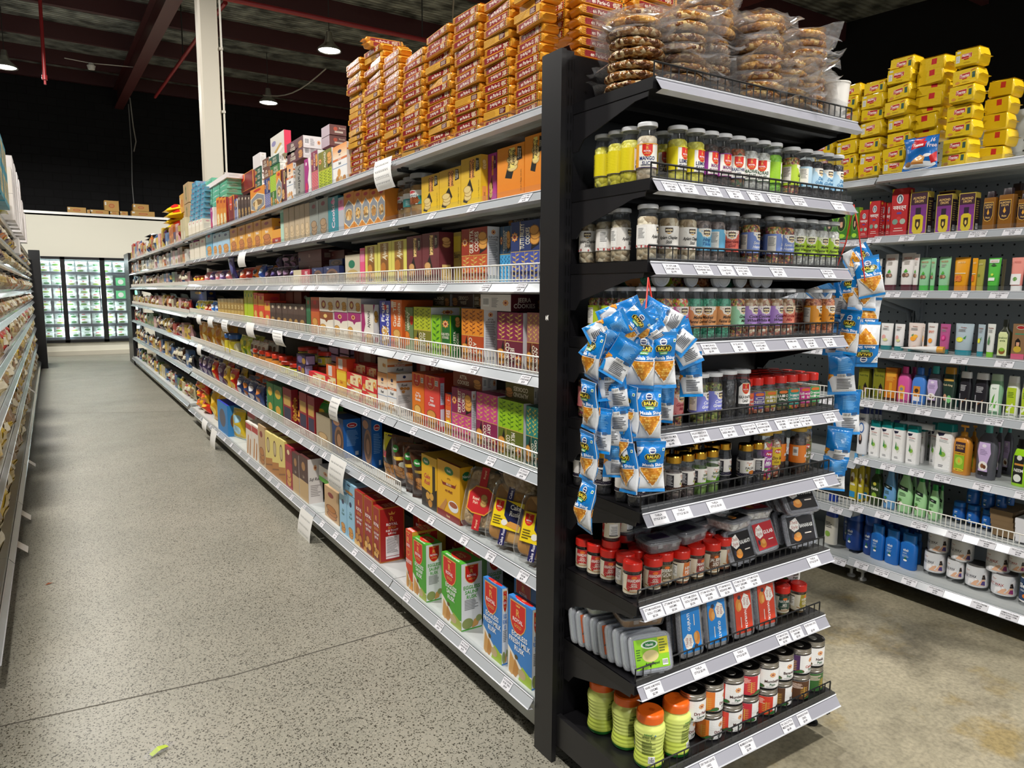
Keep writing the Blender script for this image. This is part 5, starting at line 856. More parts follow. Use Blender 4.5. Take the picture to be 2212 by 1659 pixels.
('nankib',6,2.5185,2.6496,0.585,0.2323,0.07,1.507,0.0),('bluetoast',6,3.6297,3.7739,0.585,0.2693,0.0615,1.417,0.0),
('bluetoast',6,3.9394,4.1344,0.585,0.2284,0.106,1.367,0.0),('dkfoot',6,4.1699,4.4419,0.585,0.1982,0.16,1.367,0.0),
('redfan',6,5.0023,5.2186,0.585,0.2737,0.0484,1.367,0.0),('redfan',6,4.6431,4.811,0.585,0.289,0.16,1.367,0.0),('redfan',6,4.4748,4.6222,0.585,0.2861,0.16,1.367,0.0),
('gly',6,5.2434,5.4783,0.585,0.2618,0.16,1.367,0.0),('gly',6,5.4903,5.686,0.585,0.2612,0.16,1.367,0.0),('milk',7,1.9305,2.086,0.17,0.2942,0.0353,1.325,0.0),
('milk',7,2.1283,2.2658,0.17,0.2987,0.0243,1.325,0.0),('saunf',7,2.4422,2.6173,0.17,0.2859,0.0956,1.325,0.0),('saunf',7,2.7685,2.908,0.17,0.2642,0.078,1.325,0.0),
('sujirusk',7,2.9146,2.9844,0.17,0.2807,0.16,1.325,0.0),('rgsuji',7,3.3097,3.3889,0.17,0.288,0.137,1.325,0.0),('rgsuji',7,3.403,3.5199,0.17,0.3077,0.16,1.325,0.0),
('rgsuji',7,3.5345,3.6589,0.17,0.3098,0.16,1.325,0.0),('sujirusk',7,2.9875,3.1411,0.17,0.238,0.07,1.465,0.0),('rgsuji',7,3.1988,3.3363,0.17,0.26,0.07,1.525,0.0),
('saunf',7,2.51,2.7206,0.17,0.2848,0.08,1.485,0.0),('milk',7,2.149,2.3099,0.17,0.2597,0.08,1.495,0.0),('rgsuji',7,2.7885,3.02,0.17,0.2353,0.07,1.545,0.0),
('virblue',7,3.6687,3.7857,0.17,0.2504,0.16,1.325,0.0),('virblue',7,3.7945,3.9101,0.17,0.2346,0.16,1.325,0.0),('virblue',7,3.652,3.8446,0.4256,0.0624,0.12,1.325,0.0),
('gwhite',7,4.044,4.473,0.337,0.1001,0.1,1.385,0.0),('tanrusk',7,3.9861,4.2445,0.17,0.1948,0.1,1.345,0.0),('darkbr',7,4.5137,4.7122,0.17,0.296,0.0941,1.325,0.0),
('darkbr',7,4.7217,4.8773,0.17,0.2819,0.16,1.325,0.0),('redtall',7,4.8867,5.0518,0.17,0.2981,0.16,1.325,0.0),('ycake',7,5.4195,5.6173,0.17,0.303,0.16,1.325,0.0),
('ycake',7,5.2353,5.4215,0.17,0.3086,0.16,1.325,0.0),('ycake',7,5.0614,5.2369,0.17,0.3138,0.16,1.325,0.0),('tanrusk',7,5.6274,5.8387,0.17,0.3219,0.16,1.325,0.0),
('ccream',7,5.8537,6.0635,0.17,0.2842,0.16,1.325,0.0),('ccream',7,6.0767,6.2829,0.17,0.2784,0.16,1.325,0.0),('ccream',7,6.3777,6.6643,0.17,0.3228,0.08,1.425,0.0),
('punjbr',7,5.8625,6.4597,0.17,0.3472,0.1,1.445,0.0),('bluetub',7,7.0443,7.5299,0.17,0.2955,0.12,1.325,0.0),('vir',1,3.7776,4.0037,2.135,0.1995,0.16,1.367,0.0),
('almondu',1,4.0246,4.2594,2.135,0.2081,0.16,1.367,0.0),('pinktut',1,4.2728,4.3937,2.135,0.2344,0.16,1.367,0.0),('magk',1,4.4085,4.5361,2.135,0.2127,0.16,1.367,0.0),
('greywafer',1,4.5611,4.7375,2.135,0.1966,0.16,1.367,0.0),('vir',1,4.783,4.9413,2.135,0.2335,0.02,1.367,0.0),('bmaroon',1,4.925,5.0801,2.135,0.2213,0.16,1.367,0.0),
('karachi',1,5.0616,5.2002,2.135,0.2277,0.16,1.367,0.0),('limeih',1,5.2062,5.3646,2.135,0.2162,0.16,1.367,0.0),('bluetut',1,5.3702,5.5243,2.135,0.215,0.16,1.367,0.0),
('karachi',1,5.532,5.9748,2.135,0.1863,0.16,1.367,0.0),('chocpk',1,6.3313,6.432,2.135,0.1954,0.16,1.367,0.0),('chocpk',1,6.2131,6.3104,2.135,0.1829,0.16,1.367,0.0),
('chocpk',1,6.0988,6.1928,2.135,0.1709,0.16,1.367,0.0),('chocpk',1,5.9881,6.079,2.135,0.1592,0.16,1.367,0.0),('bluetut',1,6.4742,6.5792,2.135,0.1804,0.16,1.367,0.0),
('rgbig',1,6.5984,6.8027,2.135,0.2236,0.16,1.367,0.0),('rgbig',1,6.7206,7.8472,2.4557,0.1551,0.06,1.567,0.0),('orgtall',1,7.1992,7.3489,2.135,0.2704,0.16,1.367,0.0),
('orgtall',1,7.0509,7.195,2.135,0.2551,0.16,1.367,0.0),('orgtall',1,6.9079,7.0467,2.135,0.2404,0.16,1.367,0.0),('magk',1,7.5014,7.6631,2.135,0.2074,0.16,1.367,0.0),
('whitepink',1,5.2593,5.6292,2.5122,0.1564,0.0486,1.447,0.0),('jeera2',1,4.6803,5.0545,2.4524,0.0745,0.1197,1.407,0.0),
('jeera2',1,4.6863,5.0508,2.3906,0.0805,0.1261,1.407,0.0),('brownbox',1,4.3443,4.4973,2.4803,0.0599,0.1036,1.467,0.0),
('brownbox',1,4.3492,4.5028,2.4193,0.0576,0.1039,1.467,0.0),('coconutlie',1,5.3309,5.6071,2.4563,0.0619,0.049,1.427,0.0),
('grnlie',1,5.3152,5.5773,2.3837,0.0683,0.0392,1.427,0.0),('brownlie',1,5.6143,5.8028,2.4636,0.0713,0.16,1.427,0.0),
('brownlie',1,5.5844,5.7715,2.386,0.0779,0.16,1.427,0.0),('coconutlie',1,5.9099,6.1298,2.464,0.0473,0.1,1.447,0.0),
('coconutlie',1,5.9173,6.1379,2.4156,0.0476,0.1,1.447,0.0),('coconutlie',1,5.9247,6.1461,2.3671,0.0478,0.1,1.447,0.0),
('coconutlie',1,5.9332,6.1555,2.3043,0.062,0.1,1.447,0.0),('whitebox',1,5.9561,6.1942,2.5202,0.1025,0.0462,1.447,0.0),
('bluepk',1,8.5122,8.7726,2.6618,0.0508,0.12,1.387,0.0),('bluepk',1,8.5516,8.8145,2.6078,0.0512,0.12,1.387,0.0),('bluepk',1,8.5914,8.8569,2.5532,0.0516,0.12,1.387,0.0),
('bluepk',1,8.6317,8.8997,2.4981,0.052,0.12,1.387,0.0),('bluepk',1,8.6724,8.943,2.4424,0.0524,0.12,1.387,0.0),('bluepk',1,8.7135,8.9868,2.3861,0.0528,0.12,1.387,0.0),
('bluepk',1,8.755,9.031,2.3292,0.0532,0.12,1.387,0.0),('bluepk',1,8.797,9.0757,2.2717,0.0537,0.12,1.387,0.0),('bluepk',1,8.2435,8.489,2.6019,0.0495,0.12,1.387,0.0),
('bluepk',1,8.2805,8.5282,2.5492,0.0498,0.12,1.387,0.0),('bluepk',1,8.3178,8.5679,2.4959,0.0502,0.12,1.387,0.0),('bluepk',1,8.3555,8.608,2.442,0.0506,0.12,1.387,0.0),
('bluepk',1,8.3936,8.6485,2.3877,0.051,0.12,1.387,0.0),('bluepk',1,8.4321,8.6894,2.3327,0.0514,0.12,1.387,0.0),('bluepk',1,8.471,8.7307,2.2772,0.0518,0.12,1.387,0.0),
('bluepk',1,7.9896,8.2213,2.5454,0.0482,0.12,1.387,0.0),('bluepk',1,8.0243,8.2581,2.4938,0.0486,0.12,1.387,0.0),('bluepk',1,8.0593,8.2953,2.4417,0.0489,0.12,1.387,0.0),
('bluepk',1,8.0947,8.3329,2.3891,0.0493,0.12,1.387,0.0),('bluepk',1,8.1304,8.3708,2.336,0.0497,0.12,1.387,0.0),('bluepk',1,8.1665,8.4091,2.2823,0.0501,0.12,1.387,0.0),
('whitebox',1,7.1231,8.2484,2.5769,0.0435,0.16,1.427,0.0),('greenpk',1,7.8928,8.2674,2.6229,0.0499,0.14,1.437,0.0),
('greenpk',1,7.9055,8.2815,2.572,0.0501,0.14,1.437,0.0),('greenpk',1,7.9181,8.2956,2.5208,0.0504,0.14,1.437,0.0),('greenpk',1,7.9309,8.3098,2.4694,0.0506,0.14,1.437,0.0),
('greenpk',1,7.9437,8.3241,2.4177,0.0509,0.14,1.437,0.0),('greenpk',1,7.5229,7.8658,2.5783,0.0479,0.14,1.437,0.0),
('greenpk',1,7.5342,7.8783,2.5294,0.0481,0.14,1.437,0.0),('greenpk',1,7.5455,7.8909,2.4803,0.0483,0.14,1.437,0.0),('greenpk',1,7.5568,7.9035,2.431,0.0485,0.14,1.437,0.0),
('greenpk',1,7.5682,7.9162,2.3814,0.0488,0.14,1.437,0.0),('greenpk',1,7.1828,7.4978,2.5373,0.046,0.14,1.437,0.0),('greenpk',1,7.1929,7.509,2.4903,0.0462,0.14,1.437,0.0),
('greenpk',1,7.203,7.5202,2.4431,0.0464,0.14,1.437,0.0),('greenpk',1,7.2131,7.5315,2.3957,0.0466,0.14,1.437,0.0),('greenpk',1,7.2233,7.5428,2.348,0.0468,0.14,1.437,0.0),
('cream',1,8.8152,9.0338,2.135,0.1691,0.1,1.367,0.0),('cream',1,8.5701,8.7774,2.135,0.1622,0.1,1.367,0.0),('cream',1,8.3371,8.534,2.135,0.1556,0.1,1.367,0.0),
('cream',1,8.1154,8.3027,2.135,0.1494,0.1,1.367,0.0),]
PACKET_COLUMNS = [
(3.5414,3.7781,2.7072),(3.3034,3.5448,2.7114),(3.0849,3.3058,2.629),(2.8436,3.0865,2.5683),(2.5954,2.8445,2.5883),(2.3687,2.5957,2.5899),(2.1585,2.3686,2.5711),
(1.9641,2.1581,2.5291),]
JARS = [
('lemon',2,1.4897,1.487,0.0,12.0),('lemon',2,1.5585,1.487,0.0,5.0),('chhu',2,1.6148,1.487,0.0,5.0),('chhu',2,1.6709,1.487,0.0,-5.0),('raj',2,1.7305,1.487,0.0,-25.0),
('sonfw',2,1.7886,1.487,0.0,-28.0),('sonfw',2,1.8484,1.487,0.0,-40.0),('sonfg',2,1.9031,1.487,0.0,60.0),('limeb',2,1.9436,1.487,0.0,20.0),
('limeb',2,1.9849,1.487,0.0,40.0),('desi',2,2.0535,1.487,0.0,70.0),('desi',2,2.1198,1.487,0.0,5.0),('desi',2,2.1834,1.487,0.0,-5.0),('desi',2,2.2513,1.487,0.0,10.0),
('mango',2,1.393,1.5033,0.0,-40.0),('lemon',2,1.393,1.5694,0.0,30.0),('lemon',2,1.393,1.6255,0.0,70.0),('lemon',2,1.393,1.6863,0.0,95.0),
('lemon',2,1.5074,1.56,0.0,-20.0),('aplam',3,1.3618,1.487,0.0,35.0),('aplam',3,1.4671,1.487,0.0,-40.0),('aplam',3,1.5408,1.487,0.0,-10.0),
('hing',3,1.5955,1.487,0.0,-10.0),('hing',3,1.6586,1.487,0.0,60.0),('anar',3,1.7154,1.487,0.0,-30.0),('heaven',3,1.8118,1.487,0.0,20.0),
('heaven',3,1.9398,1.487,0.0,55.0),('heaven',3,2.0146,1.487,0.0,-5.0),('fenw',3,2.0669,1.487,0.0,-30.0),('fenw',3,2.1221,1.487,0.0,-30.0),
('fenw',3,2.1874,1.487,0.0,-10.0),('fenw',3,2.2465,1.487,0.0,0.0),('aplam',3,1.4826,1.56,0.0,0.0),('heaven',3,1.8355,1.56,0.0,0.0),('heaven',3,1.9709,1.56,0.0,-30.0),
('aplam',3,1.393,1.6011,0.0,20.0),('aplam',3,1.393,1.6697,0.0,60.0),('aplam',3,1.393,1.7651,0.0,-45.0),('cal',4,1.3864,1.487,0.0,20.0),('pinkm',4,1.4562,1.487,0.0,10.0),
('sugar',4,1.5169,1.487,0.0,-5.0),('madr',4,1.5765,1.487,0.0,-10.0),('madr',4,1.6348,1.487,0.0,-40.0),('madr',4,1.6963,1.487,0.0,-5.0),('greenm',4,1.7603,1.487,0.0,10.0),
('cocow',4,1.8175,1.487,0.0,5.0),('cocow',4,1.8784,1.487,0.0,-15.0),('cocow',4,1.9404,1.487,0.0,10.0),('mumb',4,2.0006,1.487,0.0,-25.0),('royal',4,2.1411,1.487,0.0,20.0),
('royal',4,2.2276,1.487,0.0,-5.0),('mumb',4,2.1525,1.56,0.0,-30.0),('cal',4,1.393,1.5702,0.0,60.0),('cal',4,1.393,1.638,0.0,80.0),('cal',4,1.393,1.6992,0.0,20.0),
('cal',4,1.393,1.7634,0.0,75.0),('yell',5,1.5658,1.487,0.0,60.0),('cgreen',5,1.6184,1.487,0.0,30.0),('cgreen',5,1.661,1.487,0.0,15.0),('kalan',5,1.7368,1.487,0.0,0.0),
('kala',5,1.8162,1.487,0.0,-15.0),('pinkg',5,1.4,1.7824,0.0,70.0),('pinkg',5,1.4,1.8283,0.0,60.0),('pinkg',5,1.5248,1.5,0.0,10.0),('pinkg',5,1.4715,1.5,0.0,40.0),
('pinkg',5,1.4198,1.5,0.0,20.0),('pinkg',5,1.4,1.5334,0.0,50.0),('pinkg',5,1.4,1.61,0.0,30.0),('sqred',5,1.8737,1.474,0.0,-12.0),('sqgreen',5,1.9292,1.474,0.0,-12.0),
('sqbari',5,1.9906,1.474,0.0,-12.0),('sqice',5,2.0593,1.474,0.0,-12.0),('sqel',5,2.1159,1.474,0.0,-12.0),('sqkal',5,2.1723,1.474,0.0,-12.0),
('sqsug',5,2.2243,1.474,0.0,-12.0),('sqred',5,1.8666,1.526,0.0,-12.0),('sqice',5,1.9204,1.526,0.0,-12.0),('sqbari',5,1.9794,1.526,0.0,-12.0),
('sqel',5,2.04,1.526,0.0,-12.0),('sqsug',5,2.0984,1.526,0.0,-12.0),('sqkal',5,2.1584,1.526,0.0,-12.0),('sqgreen',5,2.2118,1.526,0.0,-12.0),
('sqice',5,1.8666,1.578,0.0,-12.0),('sqbari',5,1.9204,1.578,0.0,-12.0),('sqel',5,1.9794,1.578,0.0,-12.0),('sqsug',5,2.04,1.578,0.0,-12.0),
('sqkal',5,2.0984,1.578,0.0,-12.0),('sqgreen',5,2.1584,1.578,0.0,-12.0),('sqred',5,2.2118,1.578,0.0,-12.0),('sqbari',5,1.8666,1.63,0.0,-12.0),
('sqel',5,1.9204,1.63,0.0,-12.0),('sqsug',5,1.9794,1.63,0.0,-12.0),('sqkal',5,2.04,1.63,0.0,-12.0),('sqgreen',5,2.0984,1.63,0.0,-12.0),('sqred',5,2.1584,1.63,0.0,-12.0),
('sqice',5,2.2118,1.63,0.0,-12.0),('imli',6,1.5143,1.484,0.0,25.0),('imli',6,1.5731,1.484,0.0,30.0),('laddu',6,1.6247,1.484,0.0,15.0),('laddu',6,1.6711,1.484,0.0,-5.0),
('laddu',6,1.716,1.484,0.0,-10.0),('falsa',6,1.7463,1.484,0.0,5.0),('falsa',6,1.7805,1.484,0.0,-20.0),('falsa',6,1.8342,1.484,0.0,60.0),
('tooti',6,1.9011,1.484,0.0,-10.0),('ysl',6,1.9491,1.484,0.0,-10.0),('madh',6,1.9868,1.484,0.0,40.0),('madh',6,2.0563,1.484,0.0,40.0),('jgol',6,2.124,1.484,0.0,-20.0),
('jgol',6,2.1831,1.484,0.0,-30.0),('jam',6,1.386,1.7754,0.0,60.0),('jam',6,1.386,1.7233,0.0,40.0),('jam',6,1.386,1.6446,0.0,20.0),('jam',6,1.386,1.5934,0.0,50.0),
('jam',6,1.386,1.5522,0.0,60.0),('jam',6,1.386,1.4968,0.0,60.0),('jam',6,1.429,1.484,0.0,-10.0),('jam',6,1.4751,1.484,0.0,-10.0),('jam',6,1.4655,1.534,0.0,20.0),
('imli',6,1.5131,1.534,0.0,20.0),('laddu',6,1.5557,1.534,0.0,20.0),('falsa',6,1.5993,1.534,0.0,20.0),('jam',6,1.6439,1.534,0.0,20.0),('imli',6,1.6895,1.534,0.0,20.0),
('laddu',6,1.7362,1.534,0.0,20.0),('falsa',6,1.7908,1.534,0.0,20.0),('jam',6,1.4655,1.584,0.0,20.0),('imli',6,1.5131,1.584,0.0,20.0),('laddu',6,1.5557,1.584,0.0,20.0),
('falsa',6,1.5993,1.584,0.0,20.0),('jam',6,1.6439,1.584,0.0,20.0),('imli',6,1.6895,1.584,0.0,20.0),('laddu',6,1.7362,1.584,0.0,20.0),('falsa',6,1.7908,1.584,0.0,20.0),
('rback',7,1.3876,1.5058,0.0,-30.0),('rback',7,1.4639,1.5003,0.0,-25.0),('rjee',7,1.5226,1.5143,0.0,-20.0),('ror',7,1.5804,1.5009,0.0,20.0),
('rman',7,1.644,1.4995,0.0,10.0),('rjal',7,1.715,1.4994,0.0,-10.0),('ror',7,1.7795,1.5114,0.0,30.0),('ranar',7,1.4132,1.5668,0.0,20.0),('ranar',7,1.3995,1.622,0.0,-30.0),
('ranar',7,1.3934,1.6804,0.0,-25.0),('rback',7,1.3946,1.7335,0.0,-50.0),('rman',7,1.4579,1.6788,0.0,40.0),('rman',7,1.4663,1.6235,0.0,40.0),
('rman',7,1.4699,1.5641,0.0,40.0),('rman',7,1.5295,1.5756,0.0,40.0),('rman',7,1.5194,1.6348,0.0,40.0),('rman',7,1.5138,1.6934,0.0,40.0),('rman',7,1.5794,1.5574,0.0,40.0),
('rman',7,1.5672,1.612,0.0,40.0),('rman',7,1.5538,1.6656,0.0,40.0),('rman',7,1.6494,1.5617,0.0,40.0),('rman',7,1.6152,1.5923,0.0,40.0),('rman',7,1.7063,1.556,0.0,40.0),
('rman',7,1.6782,1.593,0.0,40.0),('rman',7,1.7757,1.5602,0.0,40.0),('rnat',8,2.112,1.521,0.0,-25.0),('rlim',8,2.1765,1.501,0.0,10.0),('rnat',8,2.0961,1.558,0.0,30.0),
('rnat',8,2.1738,1.5488,0.0,0.0),('amla',9,1.4215,1.4477,0.0,20.0),('amla',9,1.4236,1.5523,0.0,60.0),('amla',9,1.4097,1.6554,0.0,80.0),('amla',9,1.3818,1.7391,0.0,70.0),
('amla',9,1.5277,1.4451,0.0,75.0),('tdry',9,1.6173,1.4531,0.094,-25),('tdry',9,1.719,1.4611,0.094,10),('tmum',9,1.7874,1.4665,0.094,-35),('tred',9,1.878,1.4655,0.094,40),
('tmum',9,1.9824,1.464,0.094,-40),('tban',9,2.0799,1.4637,0.094,-30),('tcal',9,2.1717,1.4606,0.094,-10),('tnas',9,2.256,1.4562,0.094,-35),('tdry',9,1.6173,1.4531,0,0),
('tdry',9,1.7874,1.4665,0,-10),('tmum2',9,1.9824,1.464,0,-15),('tred',9,2.1717,1.4606,0,15),('tmum',9,1.6173,1.4531,0,25),('tban',9,1.9824,1.464,0,10),
('tban',9,1.6173,1.4531,0,50),('tnas',9,1.6173,1.4531,0,75),('tnas',8,2.3433,1.5647,0,-35),('tnas',8,2.3433,1.5647,0.094,-35),]
LYING = [
(1.4452,1.5,1.5779),(1.4937,1.5,1.5785),(1.5674,1.5,1.5781),(1.6691,1.5,1.5794),(1.725,1.5,1.5778),(1.7897,1.5,1.5777),(1.858,1.5,1.5776),(1.9199,1.5,1.5773),]
BRITTLE = [
(1.3246,1.6,2.3023),(1.458,1.56,2.3292),(1.6379,1.6,2.4233),(1.8234,1.55,2.3943),(2.1258,1.56,2.4062),]
STRINGS = [
(1.2228,1.4,1.4913,0.0687,0.116,68,-25,'b',0),(1.3655,1.4,1.4846,0.0716,0.1209,-62,-25,'b',0),(1.4541,1.4,1.41,0.0712,0.1271,-24,-30,'b',0),
(1.4855,1.4,1.3264,0.0644,0.1263,-4,-50,'b',0),(1.1325,1.39,1.3937,0.0508,0.1271,10,-100,'f',0),(1.113,1.38,1.2703,0.0485,0.1246,3,-100,'f',0),
(1.1039,1.37,1.1449,0.0485,0.1248,2,-100,'f',0),(1.0918,1.36,1.022,0.0486,0.1272,3,-100,'f',0),(1.1571,1.37,1.4587,0.0643,0.1125,62,-30,'b',0),
(1.1637,1.37,1.3427,0.0626,0.1253,-6,-40,'b',0),(1.1892,1.39,1.2158,0.0619,0.1285,2,-45,'b',0),(1.2126,1.39,1.1218,0.0675,0.1013,0,-40,'b',0),
(1.174,1.34,1.3878,0.0709,0.1052,30,-30,'b',0),(1.1955,1.37,1.2543,0.0589,0.1272,-3,-45,'b',0),(1.2256,1.36,1.2533,0.0426,0.1278,3,-95,'f',0),
(1.2235,1.355,1.1032,0.0477,0.1311,-6,-95,'f',0),(1.2847,1.39,1.2933,0.0487,0.073,10,-60,'b',0),(1.2599,1.36,1.4639,0.0707,0.0824,15,-25,'f',0),
(1.2104,1.35,1.4665,0.0693,0.1062,48,-30,'f',0),(1.2906,1.355,1.4564,0.0712,0.1091,-30,-28,'b',0),(1.1472,1.38,1.4239,0.0576,0.1107,40,-40,'b',0),
(1.3989,1.385,1.4377,0.067,0.1117,-50,-30,'b',0),(1.183,1.365,1.3151,0.0583,0.1213,-8,-40,'b',0),(1.1537,1.38,1.2029,0.0516,0.1173,4,-60,'b',0),
(1.2198,1.375,1.1728,0.0526,0.1196,0,-95,'f',0),(1.2571,1.355,1.3793,0.0732,0.1441,3,-32,'f',0),(1.3087,1.335,1.3787,0.0748,0.1449,-2,-32,'f',0),
(1.37,1.38,1.2598,0.0497,0.1119,2,-50,'b',0),(1.2759,1.345,1.2391,0.0716,0.1408,0,-32,'f',0),(1.2868,1.34,1.102,0.0748,0.1351,-1,-32,'f',0),
(2.4947,1.56,1.677,0.0881,0.1017,60,-40,'f',1),(2.5098,1.52,1.613,0.0909,0.1482,-12,-45,'f',1),(2.5154,1.54,1.573,0.0952,0.1632,3,-45,'f',1),
(2.5407,1.54,1.4609,0.0962,0.158,182,-45,'f',1),(2.5298,1.53,1.3656,0.0996,0.1682,180,-45,'f',1),(2.4734,1.56,1.41,0.0752,0.1641,5,-80,'f',1),
(2.4999,1.58,1.5559,0.0756,0.1546,-6,-75,'f',1),(2.5058,1.62,1.5419,0.0767,0.1568,8,-40,'b',1),(2.4754,1.58,1.2565,0.1006,0.1595,-4,-40,'b',1),
(2.5246,1.58,1.1047,0.0987,0.1728,-2,-40,'b',1),(2.4805,1.58,0.9694,0.095,0.1619,6,-40,'b',1),(2.4673,1.58,0.8738,0.0917,0.134,3,-40,'b',1),
(2.4108,1.66,1.5722,0.1037,0.0864,40,-30,'b',1),(2.499,1.64,1.4018,0.0705,0.1692,0,-50,'b',1),]
